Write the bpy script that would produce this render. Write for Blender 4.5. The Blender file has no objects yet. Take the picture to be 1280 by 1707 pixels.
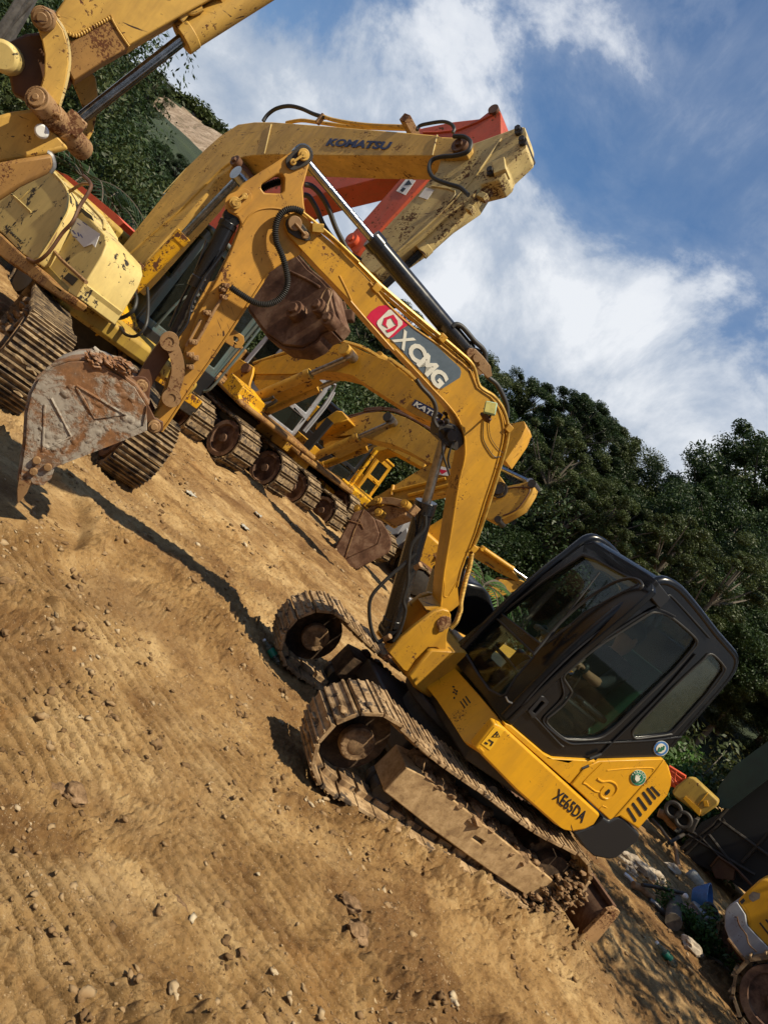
import bpy, bmesh, math, random
import numpy as np
from mathutils import Vector, Matrix, noise as mnoise
from mathutils.geometry import tessellate_polygon
R = math.radians
random.seed(7)
S = bpy.context.scene
COL = S.collection

# ---------------------------------------------------------------- camera
ROLL, PITCH, CAMH, FPX = 0.7187, -0.0451, 1.7905, 1200.0      # FPX for a 1707 pixel high picture
Fv = Vector((0, math.cos(PITCH), math.sin(PITCH)))
_r0 = Vector((1, 0, 0)); _u0 = _r0.cross(Fv)
Rv = _r0*math.cos(ROLL) + _u0*math.sin(ROLL)
Uv = -_r0*math.sin(ROLL) + _u0*math.cos(ROLL)
CAMP = Vector((0, 0, CAMH))
cd = bpy.data.cameras.new('camera'); cam = bpy.data.objects.new('camera', cd); COL.objects.link(cam)
cam.matrix_world = Matrix((( Rv.x, Uv.x, -Fv.x, 0), (Rv.y, Uv.y, -Fv.y, 0), (Rv.z, Uv.z, -Fv.z, CAMH), (0, 0, 0, 1)))
cd.sensor_fit = 'VERTICAL'; cd.sensor_height = 24.0; cd.lens = 24.0*FPX/1707.0
cd.clip_start = 0.05; cd.clip_end = 3000
S.camera = cam

# ---------------------------------------------------------------- sun, sky, exposure
SUN = Vector((0.32, -0.33, 1.0)).normalized()
sel = math.asin(SUN.z); saz = math.atan2(SUN.x, SUN.y)
sd = bpy.data.lights.new('sun', 'SUN'); so = bpy.data.objects.new('sun', sd); COL.objects.link(so)
sd.energy = 5.0; sd.angle = R(0.5); sd.color = (1.0, 0.89, 0.68)
so.rotation_euler = SUN.to_track_quat('Z', 'Y').to_euler(); so.location = (6, -8, 20)
W = bpy.data.worlds.new('World'); S.world = W; W.use_nodes = True
wn, wl = W.node_tree.nodes, W.node_tree.links
bg = wn['Background']; bg.inputs[1].default_value = 0.062
def N(t, nodes, **kw):
    n = nodes.new(t)
    for k, v in kw.items():
        if k.startswith('i_'):
            n.inputs[int(k[2:])].default_value = v
        else: setattr(n, k, v)
    return n
sky = N('ShaderNodeTexSky', wn, sky_type='NISHITA', sun_disc=False, sun_elevation=sel, sun_rotation=saz, air_density=1.0, dust_density=0.6, ozone_density=2.5)
tc = N('ShaderNodeTexCoord', wn)
def mth(op, nodes, links, a, b=None, c=None, clamp=False):
    n = nodes.new('ShaderNodeMath'); n.operation = op; n.use_clamp = clamp
    for i, v in enumerate((a, b, c)):
        if v is None: continue
        if isinstance(v, (int, float)): n.inputs[i].default_value = v
        else: links.new(v, n.inputs[i])
    return n.outputs[0]
def WM(op, a, b=None, c=None, clamp=False): return mth(op, wn, wl, a, b, c, clamp)
sepw = N('ShaderNodeSeparateXYZ', wn); wl.new(tc.outputs['Generated'], sepw.inputs[0])
# clouds live on a flat layer high above: direction / height
zc = WM('MAXIMUM', sepw.outputs[2], 0.06)
cx = WM('DIVIDE', sepw.outputs[0], WM('ADD', zc, 0.12)); cy = WM('DIVIDE', sepw.outputs[1], WM('ADD', zc, 0.12))
comb = N('ShaderNodeCombineXYZ', wn); wl.new(cx, comb.inputs[0]); wl.new(cy, comb.inputs[1])
mpw = N('ShaderNodeMapping', wn); wl.new(comb.outputs[0], mpw.inputs[0]); mpw.inputs['Rotation'].default_value = (0, 0, R(35)); mpw.inputs['Scale'].default_value = (1.0, 0.42, 1); mpw.inputs['Location'].default_value = (1.3, 0.4, 0)
nz1 = N('ShaderNodeTexNoise', wn); nz1.inputs['Scale'].default_value = 1.9; nz1.inputs['Detail'].default_value = 10; nz1.inputs['Roughness'].default_value = 0.62; nz1.inputs['Distortion'].default_value = 0.35; wl.new(mpw.outputs[0], nz1.inputs[0])
nz2 = N('ShaderNodeTexNoise', wn); nz2.inputs['Scale'].default_value = 4.2; nz2.inputs['Detail'].default_value = 12; nz2.inputs['Roughness'].default_value = 0.62; nz2.inputs['Distortion'].default_value = 0.25; wl.new(tc.outputs['Generated'], nz2.inputs[0])
def ramp(nodes, links, src, stops, interp='LINEAR'):
    n = nodes.new('ShaderNodeValToRGB'); n.color_ramp.interpolation = interp
    e = n.color_ramp.elements
    while len(e) < len(stops): e.new(0.5)
    for el, (p, c) in zip(e, stops):
        el.position = p; el.color = c if len(c) == 4 else (*c, 1)
    links.new(src, n.inputs[0]); return n.outputs[0]
wisp = ramp(wn, wl, nz1.outputs[0], [(0.46, (0.02,)*3), (0.56, (0.14,)*3), (0.66, (0.42,)*3), (0.80, (0.80,)*3)])
# a thick bank low over the trees, thinning upward
lowm = ramp(wn, wl, WM('ADD', sepw.outputs[2], WM('MULTIPLY', WM('SUBTRACT', nz2.outputs[0], 0.5), -0.85)), [(0.26, (1,)*3), (0.37, (0.82,)*3), (0.45, (0.20,)*3), (0.57, (0,)*3)])
cl = WM('MAXIMUM', wisp, lowm)
cloudcol = ramp(wn, wl, nz2.outputs[0], [(0.34, (4.2, 5.2, 6.8)), (0.48, (6.6, 7.4, 8.6)), (0.60, (10.6, 11.0, 11.6))])
bluecol = N('ShaderNodeMix', wn, data_type='RGBA', blend_type='MULTIPLY'); bluecol.inputs[0].default_value = 1.0
wl.new(sky.outputs[0], bluecol.inputs[6]); bluecol.inputs[7].default_value = (1.0, 1.30, 1.50, 1)
mixc = N('ShaderNodeMix', wn, data_type='RGBA'); wl.new(cl, mixc.inputs[0]); wl.new(bluecol.outputs[2], mixc.inputs[6]); wl.new(cloudcol, mixc.inputs[7])
wl.new(mixc.outputs[2], bg.inputs[0])
S.view_settings.view_transform = 'Standard'; S.view_settings.look = 'None'; S.view_settings.exposure = 0.36; S.view_settings.gamma = 1
S.cycles.max_bounces = 6; S.cycles.transparent_max_bounces = 12; S.cycles.diffuse_bounces = 2; S.cycles.glossy_bounces = 3

# ---------------------------------------------------------------- reading the photograph's crops
CR = dict(P=(0, 0, 1.0), A=(380, 150, 2.4615), B=(0, 400, 2.8444), C=(350, 540, 2.3273), D=(440, 850, 2.7826), E=(720, 880, 2.3704), F=(500, 1130, 2.2857),
          G=(960, 1200, 3.3656), H=(0, 0, 5.3333), I=(0, 240, 5.3333), J=(160, 280, 4.0), K=(350, 560, 4.129), L=(540, 640, 3.5556), M=(660, 740, 5.3333),
          N=(380, 330, 4.5714), T=(0, 0, 2.8444), X=(560, 480, 4.9231), Y=(1050, 1380, 5.2217))
def px(c, u, v):
    x0, y0, s = CR[c]; return (x0+u/s, y0+v/s)
def ray(p): return Fv + Rv*((p[0]-640)/FPX) - Uv*((p[1]-853.5)/FPX)
def project(P):
    d = Vector(P)-CAMP; z = d.dot(Fv); return (640+FPX*d.dot(Rv)/z, 853.5-FPX*d.dot(Uv)/z)
def at_z(p, z=0.0):
    d = ray(p); t = (z-CAMH)/d.z; return CAMP+d*t
def at_depth(p, Z):
    d = ray(p); return CAMP+d*Z
class Frame:
    """a machine's own frame: x forward, y to its left, z up"""
    def __init__(s, G, psi, z0=0.0):
        s.o = Vector((G[0], G[1], z0)); s.psi = psi
        s.fx = Vector((math.cos(psi), math.sin(psi), 0)); s.fy = Vector((-math.sin(psi), math.cos(psi), 0))
    def loc(s, P):
        q = Vector(P)-s.o; return Vector((q.dot(s.fx), q.dot(s.fy), q.z))
    def w(s, v): return s.o+s.fx*v[0]+s.fy*v[1]+Vector((0, 0, v[2]))
    def on(s, p, y):                        # on the upright plane y of the machine
        d = ray(p); t = ((s.o+s.fy*y)-CAMP).dot(s.fy)/d.dot(s.fy); return s.loc(CAMP+d*t)
    def onx(s, p, x):
        d = ray(p); t = ((s.o+s.fx*x)-CAMP).dot(s.fx)/d.dot(s.fx); return s.loc(CAMP+d*t)
    def onz(s, p, z): return s.loc(at_z(p, z+s.o.z))
    def onp(s, p, q, n):                    # plane through local q with local normal n
        Q = s.w(q); n = s.fx*n[0]+s.fy*n[1]+Vector((0, 0, n[2])); d = ray(p); return s.loc(CAMP+d*((Q-CAMP).dot(n)/d.dot(n)))
    def side(s, c, pts, y): return [s.on(px(c, *q), y) for q in pts]
    def mix(s, pts, y): return [s.on(px(*q), y) for q in pts]   # (crop, u, v) triples

# ---------------------------------------------------------------- mesh helpers
class MB:
    def __init__(s): s.v = []; s.f = []; s.m = []
    def add(s, v, f, m=0):
        k = len(s.v); s.v += [tuple(q) for q in v]; s.f += [tuple(i+k for i in g) for g in f]; s.m += [m]*len(f); return s
    def slab(s, outer, vec, holes=(), m=0):
        """a flat outline (3-D points, holes allowed) given a real thickness vec"""
        loops = [list(map(Vector, outer))]+[list(map(Vector, h)) for h in holes]
        tr = tessellate_polygon(loops); flat = [p for l in loops for p in l]; n = len(flat); vec = Vector(vec)
        v = flat+[p+vec for p in flat]
        nn = Vector((0, 0, 0))
        for a, b, c in tr: nn += (flat[b]-flat[a]).cross(flat[c]-flat[a])
        flip = nn.dot(vec) > 0; f = []
        # tessellation triangles may disagree: orient each one
        for t in tr:
            q = (flat[t[1]]-flat[t[0]]).cross(flat[t[2]]-flat[t[0]])
            if q.length < 1e-12: continue
            t = tuple(t)
            if q.dot(vec) > 0: t = t[::-1]
            f.append(t); f.append(tuple(i+n for i in t[::-1]))
        k = 0
        for l in loops:
            for i in range(len(l)):
                j = (i+1) % len(l); f.append((k+i, k+j, n+k+j, n+k+i))
            k += len(l)
        return s.add(v, f, m)
    def prism(s, xz, y0, y1, holes=(), m=0):
        return s.slab([(p[0], y0, p[2]) for p in xz], (0, y1-y0, 0), [[(p[0], y0, p[2]) for p in h] for h in holes], m)
    def box(s, c, d, rot=None, m=0):
        v = [Vector(((i & 1)-.5, ((i >> 1) & 1)-.5, ((i >> 2) & 1)-.5)) for i in range(8)]
        v = [Vector((a.x*d[0], a.y*d[1], a.z*d[2])) for a in v]
        if rot is not None: v = [rot@a for a in v]
        c = Vector(c)
        return s.add([a+c for a in v], [(0, 2, 3, 1), (4, 5, 7, 6), (0, 1, 5, 4), (2, 6, 7, 3), (0, 4, 6, 2), (1, 3, 7, 5)], m)
    def bar(s, a, b, w, h, up=(0, 0, 1), m=0):
        a = Vector(a); b = Vector(b); d = b-a; l = d.length; d.normalize(); u = Vector(up); r = d.cross(u)
        if r.length < 1e-4: r = d.cross(Vector((0, 1, 0)))
        r.normalize(); u = r.cross(d); rot = Matrix((d, r, u)).transposed()
        return s.box((a+b)/2, (l, w, h), rot, m)
    def cyl(s, a, b, r0, r1=None, n=20, m=0, hole=0):
        a = Vector(a); b = Vector(b); r1 = r0 if r1 is None else r1; d = (b-a).normalized()
        t = Vector((0, 0, 1)) if abs(d.z) < .9 else Vector((1, 0, 0)); u = d.cross(t).normalized(); w = d.cross(u)
        c = [(math.cos(2*math.pi*i/n), math.sin(2*math.pi*i/n)) for i in range(n)]
        v = [a+(u*p+w*q)*r0 for p, q in c]+[b+(u*p+w*q)*r1 for p, q in c]
        f = [(i, n+i, n+(i+1) % n, (i+1) % n) for i in range(n)]
        if hole:
            v += [a+(u*p+w*q)*hole for p, q in c]+[b+(u*p+w*q)*hole for p, q in c]
            for i in range(n):
                j = (i+1) % n
                f += [(2*n+i, 2*n+j, 3*n+j, 3*n+i), (i, j, 2*n+j, 2*n+i), (n+j, n+i, 3*n+i, 3*n+j)]
        else: f += [tuple(range(n)), tuple(range(2*n-1, n-1, -1))]
        return s.add(v, f, m)
    def tube(s, pts, r, n=8, smooth=6, m=0, ribs=0, amp=0.0):
        P = [Vector(p) for p in pts]
        if smooth and len(P) > 2: P = spline(P, smooth)
        if ribs:                                            # resample evenly so that the ribs read
            P = resample(P, ribs)
        k = len(P); v = []; f = []; prev = None
        for i in range(k):
            d = (P[min(i+1, k-1)]-P[max(i-1, 0)]).normalized()
            if prev is None: prev = d.orthogonal().normalized()
            u = (prev-d*prev.dot(d)).normalized(); prev = u; w = d.cross(u)
            rr = r(i/(k-1)) if callable(r) else r
            if ribs: rr += amp*(1 if i % 2 else -1)
            v += [P[i]+(u*math.cos(2*math.pi*j/n)+w*math.sin(2*math.pi*j/n))*rr for j in range(n)]
        for i in range(k-1):
            for j in range(n):
                f.append((i*n+j, i*n+(j+1) % n, (i+1)*n+(j+1) % n, (i+1)*n+j))
        f += [tuple(range(n))[::-1], tuple(range((k-1)*n, k*n))]
        return s.add(v, f, m)
    def strip(s, prof, y0, y1, t, m=0, closed=False):
        """a bent plate following a profile in the x-z plane, t thick, from y0 to y1"""
        P = [Vector((p[0], 0, p[2])) for p in prof]; k = len(P); off = []
        for i in range(k):
            a = P[i-1] if (i or closed) else P[i]; b = P[(i+1) % k] if (i < k-1 or closed) else P[i]
            d = (b-a).normalized(); off.append(Vector((d.z, 0, -d.x)))
        v = []
        for i in range(k):
            q = P[i]+off[i]*t
            v += [(P[i].x, y0, P[i].z), (P[i].x, y1, P[i].z), (q.x, y1, q.z), (q.x, y0, q.z)]
        f = []
        for i in range(k if closed else k-1):
            j = (i+1) % k
            for e in range(4): f.append((i*4+e, i*4+(e+1) % 4, j*4+(e+1) % 4, j*4+e))
        if not closed: f += [(3, 2, 1, 0), ((k-1)*4, (k-1)*4+1, (k-1)*4+2, (k-1)*4+3)]
        return s.add(v, f, m)
    def lathe(s, prof, a, axis, n=24, m=0):
        """prof: list of (distance along axis, radius)"""
        a = Vector(a); d = Vector(axis).normalized(); t = Vector((0, 0, 1)) if abs(d.z) < .9 else Vector((1, 0, 0)); u = d.cross(t).normalized(); w = d.cross(u)
        v = [a+d*h+(u*math.cos(2*math.pi*i/n)+w*math.sin(2*math.pi*i/n))*max(r, 1e-4) for h, r in prof for i in range(n)]
        f = [(k*n+i, (k+1)*n+i, (k+1)*n+(i+1) % n, k*n+(i+1) % n) for k in range(len(prof)-1) for i in range(n)]
        f += [tuple(range(n)), tuple(range(len(prof)*n-1, (len(prof)-1)*n-1, -1))]
        return s.add(v, f, m)
    def rock(s, c, r, seed, sub=2, squash=(1, 1, .7), m=0, rough=.35):
        bm = bmesh.new(); bmesh.ops.create_icosphere(bm, subdivisions=sub, radius=1)
        o = Vector((seed*13.7 % 50, seed*7.3 % 31, seed*3.1 % 17)); c = Vector(c); v = []
        for q in bm.verts:
            k = 1+rough*mnoise.noise(q.co*1.3+o)*1.6+rough*.5*mnoise.noise(q.co*3.1+o)
            v.append((c.x+q.co.x*r*squash[0]*k, c.y+q.co.y*r*squash[1]*k, c.z+q.co.z*r*squash[2]*k))
        f = [tuple(x.index for x in g.verts) for g in bm.faces]; bm.free()
        return s.add(v, f, m)
    def build(s, name, mat, parent=None, bevel=0, smooth=38, rot=None, loc=None, seg=2):
        me = bpy.data.meshes.new(name); me.from_pydata(s.v, [], s.f); me.validate()
        mats = mat if isinstance(mat, (list, tuple)) else [mat]
        for q in mats: me.materials.append(q)
        if len(mats) > 1 and len(me.polygons) == len(s.m): me.polygons.foreach_set('material_index', s.m)
        bm = bmesh.new(); bm.from_mesh(me); bmesh.ops.recalc_face_normals(bm, faces=bm.faces); bm.to_mesh(me); bm.free()
        if smooth is not None:
            me.polygons.foreach_set('use_smooth', [True]*len(me.polygons)); me.set_sharp_from_angle(angle=R(smooth))
        o = bpy.data.objects.new(name, me); COL.objects.link(o)
        if parent: o.parent = parent
        if rot: o.rotation_euler = rot
        if loc: o.location = loc
        if bevel:
            b = o.modifiers.new('bevel', 'BEVEL'); b.width = bevel; b.segments = seg; b.limit_method = 'ANGLE'; b.angle_limit = R(35); b.use_clamp_overlap = True
        return o
def _each(s, name, mat, parent=None, **k):
    """one object for every piece of the mesh that stands apart from the others"""
    par = list(range(len(s.v)))
    def find(i):
        while par[i] != i: par[i] = par[par[i]]; i = par[i]
        return i
    for f in s.f:
        for q in f[1:]: par[find(q)] = find(f[0])
    isl = {}
    for i in range(len(s.v)): isl.setdefault(find(i), []).append(i)
    box = []
    for r, L in isl.items():
        c = [s.v[i] for i in L]; box.append([r, [min(p[a] for p in c) for a in range(3)], [max(p[a] for p in c) for a in range(3)], len(box)])
    grp = list(range(len(box)))
    for i in range(len(box)):
        for j in range(i):
            gap = math.sqrt(sum(max(0, box[i][1][a]-box[j][2][a], box[j][1][a]-box[i][2][a])**2 for a in range(3)))
            sz = max(max(b[2][a]-b[1][a] for a in range(3)) for b in (box[i], box[j]))
            if gap <= max(.02, .5*sz): g0, g1 = grp[i], grp[j]; grp = [g1 if g == g0 else g for g in grp]
    root = {b[0]: g for b, g in zip(box, grp)}; out = []
    for g in sorted(set(grp)):
        idx = {}; n = MB()
        for f in s.f:
            if root[find(f[0])] == g:
                for q in f:
                    if q not in idx: idx[q] = len(n.v); n.v.append(s.v[q])
                n.f.append(tuple(idx[q] for q in f)); n.m.append(0)
        out.append(n.build(name, mat, parent, **k))
    return out
MB.each = _each
def spline(P, k):
    out = []
    for i in range(len(P)-1):
        a = P[max(i-1, 0)]; b = P[i]; c = P[i+1]; d = P[min(i+2, len(P)-1)]
        for j in range(k):
            t = j/k; out.append(0.5*((2*b)+(c-a)*t+(2*a-5*b+4*c-d)*t*t+(3*b-a-3*c+d)*t**3))
    return out+[P[-1]]
def resample(P, n):
    L = [0]
    for a, b in zip(P, P[1:]): L.append(L[-1]+(b-a).length)
    out = []; j = 0
    for i in range(n):
        t = L[-1]*i/(n-1)
        while j < len(P)-2 and L[j+1] < t: j += 1
        out.append(P[j].lerp(P[j+1], (t-L[j])/max(L[j+1]-L[j], 1e-9)))
    return out
def tag(o, label=None, cat=None, group=None, kind=None):
    if label: o['label'] = label
    if cat: o['category'] = cat
    if group: o['group'] = group
    if kind: o['kind'] = kind
    return o
def empty(name, loc, rz=0.0):
    o = bpy.data.objects.new(name, None); COL.objects.link(o); o.location = loc; o.rotation_euler = (0, 0, rz); o.empty_display_size = .3; return o
def frame_root(name, fr, label, cat, group=None):
    return tag(empty(name, fr.o, fr.psi), label, cat, group)
def kids(o): return [q for q in bpy.data.objects if q.parent == o]
def copy_tree(o, parent=None):
    c = o.copy(); COL.objects.link(c); c.parent = parent
    for ch in kids(o): copy_tree(ch, c)
    return c
def text_mesh(s, p0, p1, pt, depth, name, mat, parent, bold=0.0, shear=0.0, space=1.0, nrm=None):
    """lettering laid out between two base-line points, pt above p0 gives the height of the capitals"""
    cu = bpy.data.curves.new(name, 'FONT'); cu.body = s; cu.extrude = 0.05; cu.offset = bold; cu.shear = shear; cu.space_character = space; cu.resolution_u = 3
    tmp = bpy.data.objects.new('t', cu); COL.objects.link(tmp)
    dg = bpy.context.evaluated_depsgraph_get(); me = bpy.data.meshes.new_from_object(tmp.evaluated_get(dg)); bpy.data.objects.remove(tmp)
    xs = [v.co.x for v in me.vertices]; ys = [v.co.y for v in me.vertices]; x0, x1 = min(xs), max(xs); y0, y1 = min(ys), max(ys)
    p0, p1, pt = Vector(p0), Vector(p1), Vector(pt); ex = p1-p0; ey = pt-p0
    n = nrm and Vector(nrm) or ex.cross(ey).normalized()
    for v in me.vertices:
        c = v.co; v.co = p0+ex*((c.x-x0)/(x1-x0))+ey*((c.y-y0)/(y1-y0))+n*(depth*(c.z+0.05)/0.1)
    bm = bmesh.new(); bm.from_mesh(me); bmesh.ops.recalc_face_normals(bm, faces=bm.faces); bm.to_mesh(me); bm.free()
    me.name = name; me.materials.clear(); me.materials.append(mat)
    o = bpy.data.objects.new(name, me); COL.objects.link(o)
    if parent: o.parent = parent
    return o

# ---------------------------------------------------------------- materials
class MT:
    def __init__(s, name):
        s.m = bpy.data.materials.new(name); s.m.use_nodes = True; s.n = s.m.node_tree.nodes; s.l = s.m.node_tree.links
        s.b = s.n['Principled BSDF']; s.out = s.n['Material Output']
        s.tc = s.n.new('ShaderNodeTexCoord').outputs['Object']; s.geo = s.n.new('ShaderNodeNewGeometry')
    def noise(s, sc, det=6, rough=.6, dist=0, vec=None, col=False, scale=None):
        v = vec or s.tc
        if scale:
            mp = s.n.new('ShaderNodeMapping'); mp.inputs['Scale'].default_value = scale; s.l.new(v, mp.inputs[0]); v = mp.outputs[0]
        n = s.n.new('ShaderNodeTexNoise'); n.inputs['Scale'].default_value = sc; n.inputs['Detail'].default_value = det; n.inputs['Roughness'].default_value = rough; n.inputs['Distortion'].default_value = dist
        s.l.new(v, n.inputs[0]); return n.outputs[1 if col else 0]
    def voro(s, sc, feature='F1', vec=None):
        n = s.n.new('ShaderNodeTexVoronoi'); n.feature = feature; n.inputs['Scale'].default_value = sc; s.l.new(vec or s.tc, n.inputs[0]); return n.outputs[0]
    def ramp(s, src, stops, interp='LINEAR'): return ramp(s.n, s.l, src, stops, interp)
    def mix(s, f, a, b, bt='MIX'):
        n = s.n.new('ShaderNodeMix'); n.data_type = 'RGBA'; n.blend_type = bt
        for i, v in ((0, f), (6, a), (7, b)):
            if isinstance(v, (int, float)): n.inputs[i].default_value = v
            elif isinstance(v, tuple): n.inputs[i].default_value = (*v, 1) if len(v) == 3 else v
            else: s.l.new(v, n.inputs[i])
        return n.outputs[2]
    def math(s, op, a, b=None, c=None, clamp=False): return mth(op, s.n, s.l, a, b, c, clamp)
    def set(s, **kw):
        for k, v in kw.items():
            i = s.b.inputs[k.replace('_', ' ')]
            if hasattr(v, 'node'): s.l.new(v, i)
            else: i.default_value = (*v, 1) if isinstance(v, tuple) and len(v) == 3 else v
        return s
    def bump(s, h, strength=.4, dist=.01):
        n = s.n.new('ShaderNodeBump'); n.inputs['Strength'].default_value = strength; n.inputs['Distance'].default_value = dist; s.l.new(h, n.inputs['Height']); s.l.new(n.outputs[0], s.b.inputs['Normal']); return s
MUD = (0.30, 0.185, 0.090); MUD2 = (0.42, 0.27, 0.14)
def paint(name, col, chips=0.0, dirt=0.3, rough=.38, rust=(0.10, 0.035, 0.012), fade=0.25, mudz=None, scratch=0.0, fine=60, rustlow=0.0):
    t = MT(name)
    big = t.noise(1.7, 5, .6); mid = t.noise(9, 8, .65)
    c = t.mix(t.ramp(big, [(0.3, (0,)*3), (0.7, (1,)*3)]), tuple(x*(1-fade*.7) for x in col), tuple(min(1, x*(1+fade*.35)) for x in col))
    # dirt film, streaks run down
    st = t.noise(7, 7, .7, .3, scale=(1.2, 1.2, .22))
    dm = t.math('MULTIPLY', t.ramp(st, [(0.42, (0,)*3), (0.74, (1,)*3)]), dirt)
    c = t.mix(dm, c, (0.17, 0.085, 0.032))
    grime_shade = t.math('MULTIPLY', t.ramp(mid, [(0.48, (0,)*3), (0.70, (1,)*3)]), dirt*.6)
    c = t.mix(grime_shade, c, tuple(x*.55 for x in col))
    ro = t.math('ADD', t.math('MULTIPLY', mid, .35), rough-.12)
    h = t.math('MULTIPLY', mid, .3)
    if chips > 0:
        a = t.noise(fine, 8, .72, .4); b = t.noise(4.2, 6, .6)
        s_ = t.math('ADD', t.math('MULTIPLY', a, .62), t.math('MULTIPLY', b, .52))
        hi = .70-.14*chips
        cm = t.ramp(s_, [(hi, (0,)*3), (hi+.018, (1,)*3)])
        c = t.mix(cm, c, rust); ro = t.math('ADD', ro, t.math('MULTIPLY', cm, .3)); h = t.math('SUBTRACT', h, t.math('MULTIPLY', cm, .8))
    if scratch > 0:
        for ang, scl in ((0.5, (3, 3, 42)), (1.9, (44, 44, 2.5)), (-.7, (40, 3, 12))):
            mp = t.n.new('ShaderNodeMapping'); mp.inputs['Rotation'].default_value = (ang*.3, ang, ang*.5); t.l.new(t.tc, mp.inputs[0])
            a = t.noise(1.1, 3, .5, 0, vec=mp.outputs[0], scale=scl)
            sm = t.math('MULTIPLY', t.ramp(a, [(0.715-.05*scratch, (0,)*3), (0.735-.05*scratch, (1,)*3)]), t.ramp(t.noise(3.1, 3, .5), [(0.45, (0,)*3), (0.6, (1,)*3)]))
            c = t.mix(sm, c, (0.045, 0.018, 0.012))
    if mudz is not None:
        sp = t.n.new('ShaderNodeSeparateXYZ'); t.l.new(t.tc, sp.inputs[0])
        z = t.math('ADD', sp.outputs[2], t.math('MULTIPLY', t.math('SUBTRACT', t.noise(14, 8, .7), .5), .5))
        mm = t.ramp(t.math('DIVIDE', z, mudz*2), [(0.42, (1,)*3), (0.58, (0,)*3)])
        c = t.mix(mm, c, MUD); ro = t.math('ADD', ro, t.math('MULTIPLY', mm, .4), clamp=True)
    t.set(Base_Color=c, Roughness=ro, Specular_IOR_Level=.4); t.bump(h, .25, .004)
    return t.m
YEL = (0.62, 0.30, 0.018)
M = {}
M['yellow'] = paint('yellow_paint', (0.67, 0.333, 0.012), .16, .26, .34, fade=.16, fine=70, scratch=.15)
M['boom_yellow'] = paint('boom_yellow_paint', (0.60, 0.308, 0.026), .30, .50, .42, fade=.35, fine=45, scratch=.25)
M['stick_yellow'] = paint('stick_yellow_paint', (0.56, 0.285, 0.045), .32, .55, .50, fade=.4, fine=30, scratch=.35)
M['worn_yellow'] = paint('worn_yellow_paint', (0.62, 0.375, 0.080), .34, .50, .48, fade=.4, fine=38, scratch=.7)
M['pale_yellow'] = paint('pale_yellow_paint', (0.62, 0.47, 0.17), .42, .25, .45, rust=(0.022, 0.016, 0.013), fade=.25, fine=14)
M['pale_stick'] = paint('pale_scratched_paint', (0.60, 0.46, 0.19), .55, .65, .5, rust=(0.09, 0.04, 0.018), fade=.5, fine=34, scratch=1.0)
M['bright_yellow'] = paint('bright_yellow_paint', (0.70, 0.36, 0.012), .75, .2, .35, fine=26)
M['far_yellow'] = paint('far_yellow_paint', (0.58, 0.29, 0.016), .35, .45, .42, fade=.3, fine=16)
M['far_yellow_b'] = paint('far_yellow_paint_pale', (0.56, 0.31, 0.040), .45, .5, .45, fade=.35, fine=14)
M['dull_yellow'] = paint('dull_yellow_paint', (0.46, 0.30, 0.05), .4, .5, .5, fine=16)
M['red'] = paint('red_paint', (0.50, 0.075, 0.028), .3, .35, .42, fine=20)
M['orange_red'] = paint('orange_red_paint', (0.72, 0.10, 0.035), .15, .2, .42)
M['white'] = paint('white_paint', (0.30, 0.31, 0.34), .2, .45, .45)
M['grey'] = paint('grey_cab_paint', (0.30, 0.315, 0.34), .2, .35, .45)
M['teal'] = paint('grey_green_paint', (0.085, 0.13, 0.13), .3, .5, .45)
M['beam_brown'] = paint('muddy_frame_paint', (0.36, 0.19, 0.05), .7, .8, .6, fade=.5)
M['rust_brown'] = paint('rusty_brown_steel', (0.100, 0.042, 0.020), .4, .5, .5, fade=.6, scratch=.8)
M['link'] = paint('worn_link_steel', (0.34, 0.20, 0.09), .7, .7, .55, fade=.5, scratch=.6)
def simple(name, col, rough=.5, metal=0, bumpn=0, var=.2, spec=.5, sc=18):
    t = MT(name); n = t.noise(sc, 7, .65)
    c = t.mix(t.ramp(n, [(0.3, (0,)*3), (0.7, (1,)*3)]), tuple(x*(1-var) for x in col), tuple(min(1, x*(1+var)) for x in col))
    t.set(Base_Color=c, Roughness=t.math('ADD', t.math('MULTIPLY', n, .25), rough-.12), Metallic=metal, Specular_IOR_Level=spec)
    if bumpn: t.bump(n, bumpn, .006)
    return t.m
def dusty(name, col, rough=.3, dust=.25, spec=.5):
    t = MT(name); n = t.noise(26, 9, .75); b = t.noise(2.2, 6, .6, .4)
    m_ = t.math('MULTIPLY', t.ramp(t.math('ADD', t.math('MULTIPLY', n, .5), t.math('MULTIPLY', b, .6)), [(0.56, (0,)*3), (0.74, (1,)*3)]), dust)
    t.set(Base_Color=t.mix(m_, col, (0.20, 0.17, 0.13)), Roughness=t.math('ADD', t.math('MULTIPLY', m_, .5), rough), Specular_IOR_Level=spec); return t.m
M['black'] = dusty('black_paint', (0.0055, 0.006, 0.0075), .26, .05, .38)
M['dark_trim'] = dusty('dark_grey_trim', (0.014, 0.0145, 0.017), .45, .12, .4)
M['cyl_black'] = dusty('black_cylinder_paint', (0.012, 0.012, 0.014), .22, .16)
M['rubber'] = simple('black_rubber', (0.018, 0.017, 0.016), .55, var=.3)
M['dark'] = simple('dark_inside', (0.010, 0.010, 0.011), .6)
M['undercar'] = simple('dark_oily_steel', (0.028, 0.022, 0.017), .6, bumpn=.3, var=.5)
M['chrome'] = simple('chromed_rod', (0.30, 0.31, 0.33), .22, 1.0, var=.3)
M['dull_rod'] = simple('dull_rod', (0.30, 0.27, 0.24), .32, .9, var=.4)
M['steel'] = simple('grey_steel', (0.22, 0.21, 0.20), .4, .7, var=.4)
M['brass'] = simple('gold_pipe_paint', (0.50, 0.30, 0.06), .33, .3, var=.35)
M['decal_red'] = simple('decal_red', (0.55, 0.012, 0.055), .4, var=.08)
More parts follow.
